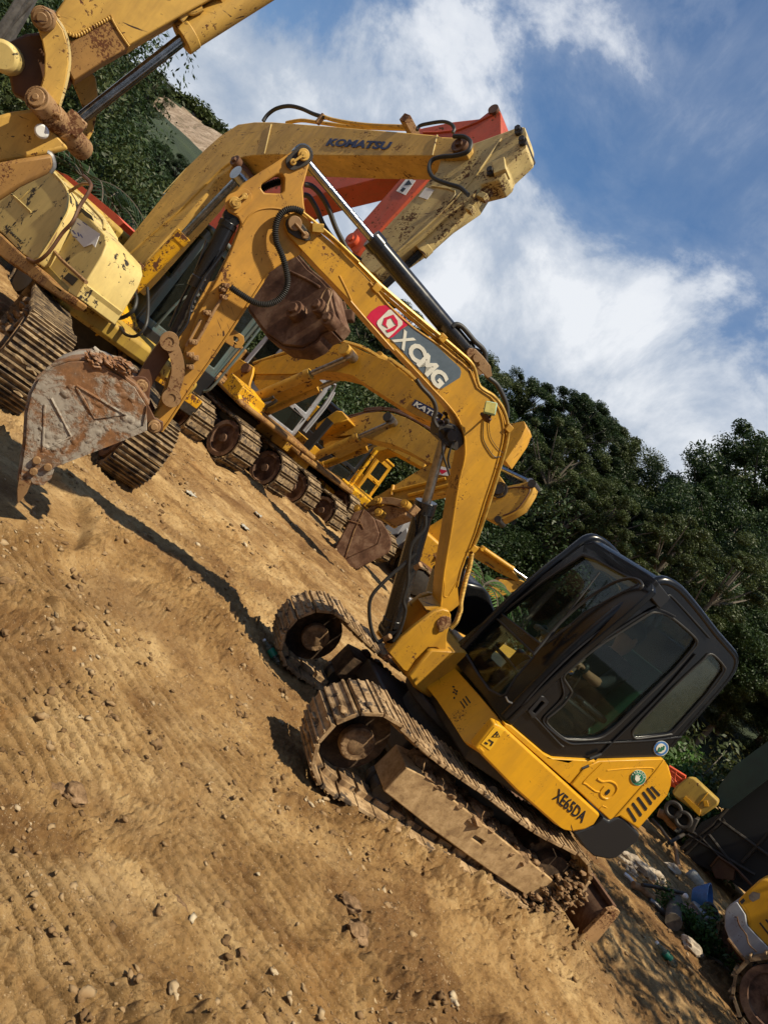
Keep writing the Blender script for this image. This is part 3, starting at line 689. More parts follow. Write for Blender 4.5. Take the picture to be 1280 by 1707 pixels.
# the far bare hill on the left
def far_hill():
    A = np.linspace(-1500, 300, 90); T = np.linspace(0, 1, 40); AA, TT = np.meshgrid(A, T)
    D = 70+60*TT; X = AA/1200*D
    crest = np.interp(AA, [-1500, -780, -640, -520, -300, 300], [13, 17.5, 20.5, 20, 12, 6])*1.06
    Z = np.where(TT < .7, np.sin(TT/.7*np.pi/2)**1.1, np.cos((TT-.7)/.3*1.2))*crest+1.5*fbm(X*.08, D*.08, 4)+4*(1-TT)
    n, k = AA.shape; i = np.arange(n-1)[:, None]*k; j = np.arange(k-1)[None, :]
    f = np.stack([i+j, i+j+1, i+k+j+1, i+k+j], -1).reshape(-1, 4)
    fa = AA[:-1, :-1].ravel(); ft = TT[:-1, :-1].ravel(); nz = fbm(fa*.02, ft*9, 3)
    mi = ((fa > -745) & (fa < -560) & (ft < .62+.1*nz) & (fa+180*ft > -690-60*nz)).astype(int)
    me = np_mesh('hill', np.stack([X, D, Z], -1).reshape(-1, 3), f, [M['hill'], M['scar']], mi)
    me.polygons.foreach_set('use_smooth', np.ones(len(f), bool))
    o = bpy.data.objects.new('hill', me); COL.objects.link(o); tag(o, 'distant hill with a bare quarried face', kind='structure')
    r = np.random.default_rng(8); a = r.uniform(-900, -380, 2600); t = r.uniform(.02, .82, 2600)
    sc = (a > -745) & (a < -560) & (t < .62) & (a+180*t > -690); a, t = a[~sc], t[~sc]
    D = 70+60*t; X = a/1200*D; cr = np.interp(a, [-1500, -780, -640, -520, -300, 300], [13, 17.5, 20.5, 20, 12, 6])*1.06
    Z = np.where(t < .7, np.sin(t/.7*np.pi/2)**1.1, np.cos((t-.7)/.3*1.2))*cr+1.5*fbm(X*.08, D*.08, 4)+4*(1-t)
    q, f = leaf_cloud(r, np.stack([X, D, Z+.8], 1), r.uniform(.7, 1.7, len(X)), 70, .34, 1.0)
    o = bpy.data.objects.new('hillside_scrub', np_mesh('hillside_scrub', q, f, [M['leaf_b']])); COL.objects.link(o); tag(o, 'scrub covering the distant hill and its ridge', kind='stuff')
far_hill()
for i in range(15):  # trees added out of view for dark reflections and less sky light
    a = R(182+i*11.5); o = copy_tree(protos[i % 5]); q = 15.5+2.5*math.sin(i*2.3); o.location = (q*math.cos(a), q*math.sin(a), 0); o.rotation_euler = (0, 0, i*1.3); o.scale = (1.15, 1.15, 1.05+.15*math.sin(i)); tag(o, 'unseen tree added behind the viewer to darken reflections and block sky light', 'tree', 'unseen trees added behind the viewer')
# tree outside the frame on the right whose shade falls over the junk corner
sh = copy_tree(protos[2]); sh.location = (9.9, 6.0, 0); sh.scale = (1.3, 1.3, 1.25); tag(sh, 'big tree right of the yard shading the junk heap', 'tree')
sh2 = copy_tree(protos[4]); sh2.location = (12.4, 9.6, 0); sh2.scale = (1.3, 1.3, 1.3); tag(sh2, 'second big tree further back shading the tarpaulin', 'tree')

# ================================================================ parts shared by the diggers
def pin(mb, fr_p, y0, y1, r): mb.cyl((fr_p[0], y0, fr_p[2]), (fr_p[0], y1, fr_p[2]), r, n=18)
def belt_path(xi, zi, ri, xs, zs, rs, sag=.03, n=None, pitch=.13):
    """closed loop round idler and sprocket in the x-z plane, returns evenly spaced points with tangents"""
    P = []
    for i in range(13): t = math.pi/2-math.pi*i/12; P.append(Vector((xi+ri*math.cos(t), 0, zi+ri*math.sin(t))))
    for i in range(1, 12): t = i/12; P.append(Vector((xi+(xs-xi)*t, 0, (zi-ri)+((zs-rs)-(zi-ri))*t)))
    for i in range(13): t = -math.pi/2-math.pi*i/12; P.append(Vector((xs+rs*math.cos(t), 0, zs+rs*math.sin(t))))
    for i in range(1, 12): t = i/12; P.append(Vector((xs+(xi-xs)*t, 0, (zs+rs)+((zi+ri)-(zs+rs))*t-sag*math.sin(math.pi*t)*(1+.3*math.sin(9*t)))))
    P.append(P[0]); L = sum((b-a).length for a, b in zip(P, P[1:])); n = n or int(L/pitch)
    Q = resample(P, n+1)[:-1]; return [(Q[i], (Q[(i+1) % n]-Q[i-1]).normalized()) for i in range(n)], L/n
def make_belt(mb, xi, zi, ri, xs, zs, rs, yc, w, pitch=.14, gr=.018, th=.022, seed=1, sag=.03, bars=3, muddy=0.0):
    pts, p = belt_path(xi, zi, ri, xs, zs, rs, sag, pitch=pitch); rr = random.Random(seed)
    for q, t in pts:
        out = Vector((-t.z, 0, t.x))                        # outward (loop runs clockwise in x-z)
        c = Vector(((xi+xs)/2, 0, (zi+zs)/2))
        if out.dot(q-c) < 0: out = -out
        rot = Matrix((t, Vector((0, 1, 0)), out)).transposed(); j = rr.uniform(-.004, .004)
        mb.box(q+Vector((0, yc+j, 0)), (p*.93, w, th), rot)
        for b in range(bars):
            mb.box(q+Vector((0, yc+j, 0))+t*p*(b/(bars-1)-.5 if bars > 1 else 0)*.78+out*(th/2+gr/2), (.016, w*.995, gr), rot)
        mb.box(q+Vector((0, yc, 0))-out*.03, (p*.8, w*.34, .045), rot)          # chain links inside
        if muddy and rr.random() < muddy:
            for e in range(2):
                k = q+Vector((0, yc+rr.uniform(-.42, .42)*w, 0))+t*rr.uniform(-.4, .4)*p+out*(th*.5)
                mb.rock(k, rr.uniform(.02, .045), rr.random()*60, 1, (1, 1.5, .5))
    return pts
def disc_lathe(mb, c, y0, sgn, prof, n=28): mb.lathe(prof, (c[0], y0, c[2]), (0, sgn, 0), n)
def cylinder(name, root, a, b, split, rb, rr_, mat_b, mat_r, parts=('hydraulic_cylinder', 'cylinder_rod'), y=None, cap=True, eye=None):
    """hydraulic cylinder from barrel end a to rod end b, the barrel fills the share split"""
    a, b = Vector(a), Vector(b); d = b-a; s = a+d*split; u = d.normalized(); e = eye or rb*1.05
    m = MB(); m.cyl(a+u*e*.6, s, rb, n=20)
    if cap: m.cyl(s-u*rb*1.1, s+u*.012, rb*1.13, n=20); m.cyl(a+u*e*.6, a+u*(e*.6+rb*.8), rb*1.08, n=20)
    m.cyl(a+Vector((0, -rb*.9, 0)), a+Vector((0, rb*.9, 0)), e, n=18)
    body = m.build(name, mat_b, root, bevel=.004)
    m = MB(); m.cyl(s, b-u*e*.7, rr_, n=16); m.cyl(b+Vector((0, -rb*.9, 0)), b+Vector((0, rb*.9, 0)), e*.95, n=18)
    m.build(parts[1], mat_r, body); return body
def bolts(mb, pts, y, sgn, r=.014, h=.012):
    for p in pts: mb.cyl((p[0], y, p[2]), (p[0], y+sgn*h, p[2]), r, n=6)

# ================================================================ the near yellow digger with the black cab
H = Frame(MAIN_XY, MAIN_PSI)
main = frame_root('excavator', H, 'nearest small yellow excavator with black cab and arched boom reaching left', 'excavator')
YB = -.08; YN = YB+.10                                           # boom plane, its near face
YS = .93
# ---- crawler
U = Frame(MAIN_XY, TRK_PSI); URZ = (0, 0, TRK_PSI-MAIN_PSI)
def crawler(root, yc, w, seed, near):
    y1 = yc+w/2
    m = MB(); make_belt(m, 1.045, .355, .298, -.93, .345, .27, yc, w, .152, .011, .026, seed, .06, 3, 1.0)
    belt = m.build('crawler_track', M['shoe'], root, bevel=.003, rot=URZ)
    sg = 1 if near else 1
    m = MB(); disc_lathe(m, (1.04, 0, .355), yc-.09, 1, [(0, .04), (0, .23), (.02, .25), (.05, .25), (.05, .22), (.03, .19), (.02, .12), (.03, .05)])
    m.build('idler_wheel', M['grime_shade'], belt)  # shade of the wheel recess is put into the mud colour
    m = MB(); disc_lathe(m, (1.04, 0, .355), yc-.09, 1, [(0, .05), (.10, .118), (.155, .118), (.165, .108), (.165, .07), (.172, .06), (.175, .01)])
    for i in range(14):
        a = i*.449; m.rock((1.04+.095*math.cos(a), yc+.07, .355+.095*math.sin(a)), .016, i+2, 1, (1.2, .5, 1.2), rough=.5)
    for i in range(0):
        a = i*.7; m.rock((1.04+.075*math.cos(a), yc+.09, .355+.075*math.sin(a)), .035, i+2, 2, (1.1, .4, 1.1), rough=.6)
    m.build('idler_hub', M['wheel_mud'], belt, smooth=35)
    m = MB()
    for k in range(21):
        a = 2*math.pi*k/21; m.box((-.93+.24*math.cos(a), yc, .345+.265*math.sin(a)), (.05, .05, .03), Matrix.Rotation(-a, 3, 'Y'))
    disc_lathe(m, (-.93, 0, .345), yc-.10, 1, [(0, .05), (0, .23), (.12, .23), (.12, .16), (.2, .15), (.22, .05)])
    m.build('sprocket', M['grime_shade'], belt)
    for k in range(4):
        m = MB(); disc_lathe(m, (.62-.41*k, 0, .165), yc-.15, 1, [(0, .05), (0, .085), (.05, .085), (.06, .065), (.14, .065), (.15, .085), (.20, .085), (.20, .03)], 16); m.build('track_roller', M['undercar'], belt)
    m = MB(); disc_lathe(m, (.0, 0, .60), yc-.1, 1, [(0, .02), (0, .05), (.2, .05), (.2, .02)], 14); m.build('carrier_roller', M['undercar'], belt)
    return belt
near_track = crawler(main, .76, .40, 3, True)
far_track = crawler(main, -.76, .40, 5, True)
# track frame: a muddy box beam, two slots in its face
fo = U.side('F', [(318, 432), (408, 345), (470, 372), (985, 790), (925, 872), (700, 722), (520, 592)], .90)
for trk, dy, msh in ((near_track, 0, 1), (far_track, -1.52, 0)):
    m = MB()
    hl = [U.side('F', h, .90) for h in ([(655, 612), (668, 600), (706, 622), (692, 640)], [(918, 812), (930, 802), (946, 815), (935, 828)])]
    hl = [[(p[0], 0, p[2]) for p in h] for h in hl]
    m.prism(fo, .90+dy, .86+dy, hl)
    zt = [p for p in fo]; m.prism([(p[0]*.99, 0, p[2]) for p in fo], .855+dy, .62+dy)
    m.build('track_frame', M['mud_plate'] if msh else M['grime_shade'], trk, bevel=.008)  # far beam takes the darker mud, its shade painted in
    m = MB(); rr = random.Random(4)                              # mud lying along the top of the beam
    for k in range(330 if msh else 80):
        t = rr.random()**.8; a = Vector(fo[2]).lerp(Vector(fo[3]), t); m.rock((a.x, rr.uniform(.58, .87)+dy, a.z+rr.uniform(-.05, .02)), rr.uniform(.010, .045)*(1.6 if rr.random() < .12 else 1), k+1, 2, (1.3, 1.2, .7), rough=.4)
    m.build('caked_mud', M['mud'] if msh else M['grime_shade'], trk, smooth=60)  # far lumps darkened the same way for shade
m = MB(); rr = random.Random(9)
for k in range(620):                                              # clods packed round the rear sprocket
    a = rr.uniform(-2.2, 1.2); q = rr.uniform(.05, .33); m.rock((-.95-q*math.cos(a)*.95, rr.uniform(.66, .98), .30+q*math.sin(a)*.9), rr.uniform(.006, .024)*(1.7 if rr.random() < .06 else 1), k+1, 2, (1.25, 1, .7), rough=.6)
m.build('caked_mud', M['mud'], near_track, smooth=60)
m = MB(); m.box((0, 0, .42), (1.2, 1.2, .18)); m.cyl((0, 0, .45), (0, 0, .70), .40, n=32); m.box((.45, 0, .36), (.25, 1.15, .16)); m.box((-.45, 0, .36), (.25, 1.15, .16))
m.build('undercarriage_frame', M['undercar'], main, bevel=.02, rot=URZ)
# ---- dozer blade at the back
bt = U.side('G', [(213, 1062)], .96)[0]; be = U.side('G', [(180, 1080), (75, 1245)], .96)

bx_, bz_ = bt[0], bt[2]
m = MB(); prof = [(bx_-.05, 0, bz_), (bx_+.02, 0, bz_-.07), (bx_+.045, 0, bz_-.17), (bx_+.03, 0, bz_-.27), (bx_-.03, 0, max(-.02, bz_-.36))]
m.strip(prof, -.96, .93, .025); m.bar((bx_-.02, -.96, bz_), (bx_-.02, .93, bz_), .05, .035)
for yy in (.35, -.35): m.bar((bx_+.05, yy, bz_-.15), (-.75, yy*.9, .33), .09, .11)
blade = m.build('dozer_blade', M['bucket_brown'], main, bevel=.004, rot=URZ)
m = MB(); ep = U.side('G', [(170, 1062), (215, 1052), (243, 1072), (228, 1100), (105, 1250), (38, 1225), (42, 1195), (150, 1085)], .955)
m.prism(ep, .935, .965, [[(q[0], 0, q[2]) for q in U.side('G', [(168, 1078), (180, 1070), (196, 1078), (190, 1090), (172, 1090)], .955)]])
m.build('end_plate', M['link'], blade, bevel=.003)
# ---- house
zf = .66
m = MB(); m.box((-.33, 0, .80), (1.42, 1.70, .24)); m.cyl((0, 0, .62), (0, 0, .70), .48, n=32); m.build('turntable', M['undercar'], main, bevel=.02)
FXP = .455
FPN = Vector((.23, 0, .073)).normalized()
front = [H.onp(px('D', *q), (FXP, YS, .80), FPN) for q in [(1108, 990), (1000, 1105), (985, 1110), (925, 1072), (870, 985), (800, 880), (740, 805), (665, 752), (740, 655), (770, 632), (800, 640), (895, 745), (1000, 862)]]
m = MB(); m.slab(front, (-.05, 0, -.01)); fp = m.build('front_panel', M['yellow'], main, bevel=.012)
side = H.side('E', [(165, 870), (248, 772), (285, 790), (475, 962), (665, 1135), (640, 1175), (600, 1195), (560, 1203), (530, 1198), (480, 1170), (330, 1038)], YS+.03)
m = MB(); m.prism(side, YS+.03, YS-.05); sp_ = m.build('side_skirt', M['yellow'], main, bevel=.018, seg=3)
dpan = H.side('E', [(287, 772), (312, 782), (445, 895), (478, 912), (648, 922), (600, 945), (543, 1012), (420, 905), (284, 788)], YS+.012)
m = MB(); m.prism(dpan, YS+.012, YS-.03); m.build('door_lower_panel', M['yellow'], main, bevel=.006)
rpan = H.side('E', [(655, 922), (780, 918), (914, 914), (880, 960), (715, 1148), (702, 1156), (548, 1014), (606, 948)], YS+.012)
m = MB(); m.prism(rpan, YS+.012, YS-.03); rp = m.build('engine_side_panel', M['yellow'], main, bevel=.008)
m = MB()                                                          # pressed ribs and lock recess of that panel
def on_side(c, u, v, dy=0): return H.on(px(c, u, v), YS+.012+dy)
m.tube([on_side('E', *q) for q in [(672, 928), (600, 1000), (608, 1012), (645, 1040), (668, 1042)]], .006, 6, 3)
m.tube([on_side('E', *q) for q in [(690, 958), (780, 950), (868, 948), (870, 962)]], .005, 6, 3)
m.tube([on_side('E', *q) for q in [(652, 990), (672, 1002), (700, 1000), (722, 1010), (730, 1030), (715, 1055), (690, 1070), (668, 1060), (665, 1040), (680, 1020)]], .008, 6, 4)
m.tube([on_side('E', *q) for q in [(660, 1112), (672, 1098), (690, 1106)]], .004, 6, 2)
m.build('pressed_ribs', M['yellow'], rp)
m = MB(); m.slab([on_side('E', *q, ) for q in [(682, 1052), (684, 1042), (696, 1032), (702, 1034), (700, 1044), (688, 1056)]], H.loc(H.o+H.fy*.004)); m.build('lock_hole', M['dark'], rp)
# counterweight: rounded yellow rear shell with slots, black weight beneath
cw = H.side('E', [(716, 1150), (880, 962), (915, 915), (935, 945), (946, 985), (943, 1020), (930, 1058), (815, 1192), (740, 1140)], YS-.03)
slots = [[(768, 1112), (776, 1105), (806, 1152), (799, 1162)], [(788, 1092), (796, 1085), (828, 1130), (820, 1140)], [(808, 1070), (817, 1063), (849, 1107), (841, 1117)], [(828, 1048), (838, 1042), (868, 1084), (860, 1095)], [(845, 1032), (855, 1027), (884, 1064), (878, 1073)], [(862, 1025), (872, 1022), (900, 1052), (893, 1060)]]
m = MB(); m.prism(cw, YS-.03, -.90)
cwo = m.build('engine_hood', M['yellow'], main, bevel=.05, seg=4)
cwo.modifiers[0].angle_limit = R(60)
m = MB()
for s in slots: m.slab([H.on(px('E', *q), YS-.030) for q in (s[0], (s[0][0]*.5+s[1][0]*.5, s[0][1]*.5+s[1][1]*.5-4), s[1], s[2], (s[2][0]*.5+s[3][0]*.5, s[2][1]*.5+s[3][1]*.5+4), s[3])], (0, .004, 0))
m.build('vent_slots', M['dark'], cwo)
bw = H.side('E', [(668, 1140), (700, 1160), (735, 1142), (760, 1150), (822, 1215), (812, 1240), (730, 1305), (700, 1312), (640, 1300), (590, 1255), (560, 1210), (640, 1180)], YS-.04)
m = MB(); m.prism(bw, YS-.04, -.85); m.build('counterweight', M['dark_trim'], main, bevel=.025, seg=3)
# right-hand front bonnet: dark dome by the boom foot
cb = [H.on(px('D', *q), -.30) for q in [(850, 560), (900, 380), (960, 362), (1040, 380), (1080, 425), (1110, 520), (1000, 640)]]
m = MB(); m.prism(cb, -.42, -.92); m.build('right_bonnet', M['black'], main, bevel=.09, seg=4)
m = MB(); m.prism([(.42, 0, .70), (.42, 0, 1.05), (-.6, 0, 1.3), (-1.0, 0, 1.35), (-1.0, 0, .7)], -.12, -.90); m.build('right_housing', M['yellow'], main, bevel=.03)
# ---- cab
FB = Vector((.40, YS, 1.07)); FT = Vector((.285, YS, 2.39)); edge = FT-FB; NF = edge.cross(Vector((0, 1, 0))).normalized()
def onf(c, u, v): return H.onp(px(c, u, v), FB, NF)
cabo = H.side('E', [(300, 765), (418, 640), (560, 500), (700, 378), (800, 300), (872, 242), (905, 222), (940, 222), (985, 250), (1030, 300), (1080, 362), (1130, 428), (1185, 490), (1205, 520), (1203, 552), (1175, 605), (1080, 715), (985, 825), (948, 870), (914, 910), (640, 918), (490, 912), (445, 890)], YS)
win = [(455, 752), (492, 722), (520, 695), (548, 655), (548, 640), (522, 600), (522, 582), (545, 560), (640, 480), (740, 415), (850, 345), (885, 334), (930, 345), (985, 385), (1038, 435), (1045, 455), (1030, 480), (960, 560), (850, 665), (735, 778), (690, 815), (655, 832), (600, 838), (540, 836), (515, 828), (480, 800), (452, 770)]
qwin = [(792, 822), (790, 806), (820, 768), (960, 622), (1060, 528), (1088, 500), (1112, 503), (1150, 545), (1152, 570), (1090, 655), (960, 800), (938, 815), (860, 826), (805, 832)]
qin = [(813, 808), (830, 785), (960, 645), (1085, 530), (1098, 528), (1130, 562), (1130, 575), (1060, 660), (945, 790), (925, 800), (860, 806), (820, 811)]
X3 = lambda L: [(p[0], 0, p[2]) for p in L]
wo = X3(H.side('E', win, YS)); qo = X3(H.side('E', qwin, YS))
m = MB(); m.prism(cabo, YS-.015, YS-.06, [wo, qo]); cab = m.build('cab', M['black'], main, bevel=.008)
m = MB(); YF = -.0
m.prism([(p[0], 0, p[2]) for p in cabo], YF, YF+.04, [wo, qo]); m.build('cab_far_wall', M['black'], cab, bevel=.006)
roofp = cabo[5:13]
m = MB(); m.strip(roofp, YF, YS-.02, -.05); m.build('roof', M['black'], cab, bevel=.01)
m = MB(); m.strip([cabo[13], cabo[15]], YF+.08, YS-.10, -.008); m.build('rear_window', M['glass_side'], cab, smooth=None)
m = MB(); m.strip(cabo[15:20], YF, YS-.02, -.04); m.build('rear_wall', M['black'], cab, bevel=.01)
# rounded tube frame along the outline, near and far
for yy in (YS-.045, YF+.03):
    m = MB(); m.tube([(p[0], yy, p[2]) for p in cabo[:19]], .036, 10, 2); m.build('cab_frame_tube', M['black'], cab, smooth=70)
# raised visor over the windscreen
vis = [onf('E', *q) for q in [(598, 62), (640, 52), (700, 90), (850, 178), (885, 205), (842, 250), (800, 212), (620, 105), (588, 98)]]
m = MB(); m.slab(vis, NF*.05); 
if NF.x < 0: NFo = -NF
else: NFo = NF
m.slab(vis, -NFo*.20); m.build('roof_visor', M['dark_trim'], cab, bevel=.02, seg=3)
# front frame with two panes
fo_ = [onf('E', *q) for q in [(66, 505), (95, 455), (260, 318), (430, 190), (590, 70), (640, 60), (870, 205), (870, 245), (760, 345), (600, 478), (440, 625), (300, 765), (275, 762), (200, 660)]]
up = [(272, 338), (430, 215), (592, 108), (640, 122), (815, 214), (810, 225), (720, 270), (600, 335), (480, 440), (440, 468)]
lo = [(122, 480), (140, 440), (240, 348), (260, 362), (400, 495), (400, 510), (330, 590), (290, 655), (272, 664), (225, 640), (180, 578)]
upo = [onf('E', *q) for q in up]; loo = [onf('E', *q) for q in lo]
m = MB(); m.slab(fo_, -NFo*.05, [upo, loo]); m.build('front_frame', M['black'], cab, bevel=.008)
m = MB(); m.slab([p-NFo*.02 for p in upo], -NFo*.006); m.build('windscreen', M['glass'], cab, smooth=None)
m = MB(); m.slab([p-NFo*.02 for p in loo], -NFo*.006); m.build('lower_window', M['glass'], cab, smooth=None)
m = MB(); m.tube([p-NFo*.004 for p in upo]+[upo[0]-NFo*.004], .010, 6, 1); m.tube([p-NFo*.004 for p in loo]+[loo[0]-NFo*.004], .010, 6, 1); m.build('window_seal', M['rubber'], cab)
m = MB(); m.prism(H.side('E', win, YS-.03), YS-.030, YS-.036); m.build('door_window', M['glass_side'], cab, smooth=None)
m = MB(); m.prism(H.side('E', qwin, YS-.03), YS-.030, YS-.036); m.build('quarter_window', M['glass_pale'], cab, smooth=None)
m = MB()
for w_ in (win, qwin): L = H.side('E', w_, YS-.018); m.tube([tuple(p) for p in L]+[tuple(L[0])], .009, 8, 3)
m.build('window_seal', M['rubber'], cab)
# door edge lines, handle, hinges, wiper
m = MB()
m.tube(H.side('E', [(318, 748), (430, 618), (560, 490), (700, 378), (820, 290), (885, 266), (930, 268), (960, 285), (1095, 435)], YS-.006), .007, 6, 3)
m.tube(H.side('E', [(1040, 500), (900, 660), (760, 800), (690, 868), (640, 920)], YS-.006), .007, 6, 3)
m.tube(H.side('E', [(365, 728), (380, 722), (500, 850), (520, 862)], YS-.006), .006, 6, 3)
m.tube(H.side('E', [(985, 825), (850, 840), (700, 848), (600, 852), (540, 850), (470, 800), (440, 768), (445, 745), (500, 690), (520, 655), (512, 610), (520, 575), (640, 465), (860, 325), (900, 322), (960, 350)], YS-.008), .006, 6, 3)
m.build('door_edge', M['dark_trim'], cab)
hd = H.side('E', [(375, 722), (428, 662), (440, 664), (458, 684), (455, 692), (402, 748), (392, 748)], YS-.004)
m = MB(); m.prism(hd, YS-.012, YS+.006, [X3(H.side('E', [(392, 722), (430, 680), (442, 688), (404, 732)], YS-.004))]); m.build('door_handle', M['dark_trim'], cab, bevel=.003)
for q in ((590, 950), (622, 912), (640, 905)): a = H.on(px('E', *q), YS+.01); MB().cyl(a, (a[0]-.03, a[1], a[2]+.045), .012, n=10).build('door_hinge', M['rubber'], cab)
m = MB(); m.tube([onf('E', *q)+NFo*.03 for q in [(468, 455), (560, 330), (670, 185)]], .006, 6, 2); m.tube([onf('E', *q)+NFo*.05 for q in [(420, 500), (450, 478), (560, 400)]], .008, 6, 2); m.build('wiper', M['rubber'], cab)
gr_ = [onf('E', *q)+NFo*.06 for q in [(420, 520), (520, 400), (620, 310), (720, 245), (790, 222), (830, 228), (848, 250), (835, 262)]]
m = MB(); m.tube(gr_, .011, 8, 4); m.build('grab_rail', M['rubber'], cab)
m = MB(); m.tube([H.on(px('E', *q), YS+.01) for q in [(292, 668), (300, 685), (316, 692)]], .006, 6, 3); m.build('mirror_stub', M['steel'], cab)
m = MB(); m.box((-.30, .46, 1.03), (1.1, .84, .05)); m.build('cab_floor', M['dark_trim'], cab)
m = MB(); m.prism([(-.86, 0, .95), (-.86, 0, 1.75), (-.80, 0, 1.75), (-.62, 0, 1.2), (-.40, 0, 1.12), (-.40, 0, .95)], .06, .86); m.build('rear_console', M['dark_trim'], cab, bevel=.01)
# seat
m = MB(); m.prism([(-.02, 0, 1.27), (-.03, 0, 1.36), (-.46, 0, 1.34), (-.55, 0, 1.85), (-.63, 0, 2.02), (-.68, 0, 1.98), (-.60, 0, 1.28), (-.5, 0, 1.24)], .22, .70); m.box((-.28, .46, 1.1), (.4, .36, .3)); m.build('operator_seat', M['green_seat'], cab, bevel=.03, seg=3)
for yy in (.16, .76):
    m = MB(); m.box((-.12, yy, 1.30), (.36, .13, .28)); m.box((-.25, yy, 1.47), (.3, .10, .05)); m.build('side_console', M['dark_trim'], cab, bevel=.02)
    m = MB(); m.tube([(.0, yy, 1.42), (.02, yy, 1.55), (.04, yy, 1.62)], .012, 8, 3); m.rock((.045, yy, 1.66), .032, 2, 2, (.9, .9, 1.4), rough=.05); m.build('joystick', M['rubber'], cab)
m = MB()
for yy in (.40, .55): m.tube([(.22, yy, .96), (.20, yy, 1.2), (.10, yy, 1.42)], .012, 8, 3); m.box((.24, yy, .99), (.14, .08, .02), Matrix.Rotation(.4, 3, 'Y'))
m.build('travel_levers', M['steel'], cab)
m = MB(); m.tube([(.31, .05, 1.25), (.33, .2, 1.33), (.33, .6, 1.33), (.30, .86, 1.25)], .014, 8, 4); m.build('front_rail', M['rubber'], cab)
# ---- decals of the house
def stext(s, c, a, b, t, y, mat, par, **k): return text_mesh(s, H.on(px(c, *a), y), H.on(px(c, *b), y), H.on(px(c, *t), y), .003, 'lettering', mat, par, **k)
stext('XE65DA', 'E', (474, 1070), (590, 1167), (500, 1028), YS+.0315, M['decal_black'], sp_, bold=.012)
def decal(frame, c, pts, y, mat, par, name='sticker', t=.003):
    m = MB(); L = [frame.on(px(c, *q), y) for q in pts]; s = 1 if y > YB else -1; m.slab(L, (0, s*t, 0)); return m.build(name, mat, par, smooth=None)
def ring(c, r, k=20, e=1.0, rot=0.0):
    out = []
    for i in range(k):
        a = 2*math.pi*i/k; x_, y_ = r*math.cos(a), r*e*math.sin(a); out.append((c[0]+x_*math.cos(rot)-y_*math.sin(rot), c[1]+x_*math.sin(rot)+y_*math.cos(rot)))
    return out
st = decal(H, 'E', [(193, 852), (246, 785), (284, 800), (228, 878)], YS+.031, M['decal_yellow'], sp_)
decal(H, 'E', [(234, 826), (257, 802), (268, 826)], YS+.0345, M['decal_black'], st, 'warning_triangle')
decal(H, 'E', [(242, 824), (256, 810), (263, 824)], YS+.038, M['decal_yellow'], st, 'warning_triangle')
decal(H, 'E', [(253, 822), (255, 813), (258, 814), (258, 822)], YS+.0415, M['decal_black'], st, 'warning_mark')
for q in ([(222, 838), (225, 834), (242, 846), (239, 850)], [(228, 858), (240, 842), (243, 846), (232, 862)], [(206, 850), (211, 844), (221, 851), (217, 856)]): decal(H, 'E', q, YS+.0345, M['decal_black'], st, 'warning_mark')
ws = decal(H, 'E', ring((903, 871), 31, 24, .92, -.7), YS-.013, M['decal_white'], cab)
decal(H, 'E', ring((903, 871), 29, 24, .92, -.7), YS-.0095, M['decal_blue'], ws, 'sticker_ring'); decal(H, 'E', ring((903, 871), 20, 24, .92, -.7), YS-.006, M['decal_white'], ws, 'sticker_disc')
for q in ([(888, 884), (896, 866), (900, 868), (896, 886)], [(899, 884), (906, 864), (910, 866), (906, 883)], [(909, 878), (914, 860), (918, 862), (915, 877)]): decal(H, 'E', q, YS-.0025, M['decal_green'], ws, 'sticker_mark')
gs = decal(H, 'E', ring((813, 987), 31, 24, .97, -.7), YS+.013, M['decal_white'], rp)
decal(H, 'E', ring((813, 987), 29.5, 24, .97, -.7), YS+.0165, M['decal_green'], gs, 'sticker_disc'); decal(H, 'E', ring((813, 987), 20.5, 24, .97, -.7), YS+.020, M['decal_white'], gs, 'sticker_ring'); decal(H, 'E', ring((813, 987), 19, 24, .97, -.7), YS+.0235, M['decal_green'], gs, 'sticker_disc')
decal(H, 'E', [(800, 992), (803, 976), (806, 976), (806, 984), (811, 972), (814, 974), (812, 984), (820, 975), (822, 978), (816, 988), (822, 990), (815, 1000), (806, 1002)], YS+.027, M['decal_white'], gs, 'sticker_fist')
for i in range(7):
    a = -2.6+i*.42; q = (813+25*math.cos(a), 987+24.5*math.sin(a)); decal(H, 'E', ring(q, 2.4, 5), YS+.020, M['decal_white'], gs, 'sticker_mark')
for q in [(110, 690), (120, 680), (131, 670)]:                    # slots and chipped paint on the front panel
    m = MB(); L = [H.onp(px('E', *w), (FXP, YS, .80), FPN) for w in [(q[0], q[1]-3), (q[0]+4, q[1]-6), (q[0]+22, q[1]+20), (q[0]+18, q[1]+24)]]; m.slab(L, (.003, 0, 0)); m.build('vent_slot', M['dark'], fp)
for i, (u, v) in enumerate([(85, 628), (90, 640), (98, 646), (86, 650), (95, 656), (88, 672)]):
    m = MB(); m.slab([H.onp(px('E', *w), (FXP, YS, .80), FPN) for w in ring((u, v), 5, 7, .7, i)], (.003, 0, 0)); m.build('paint_chip', M['dark'], fp)
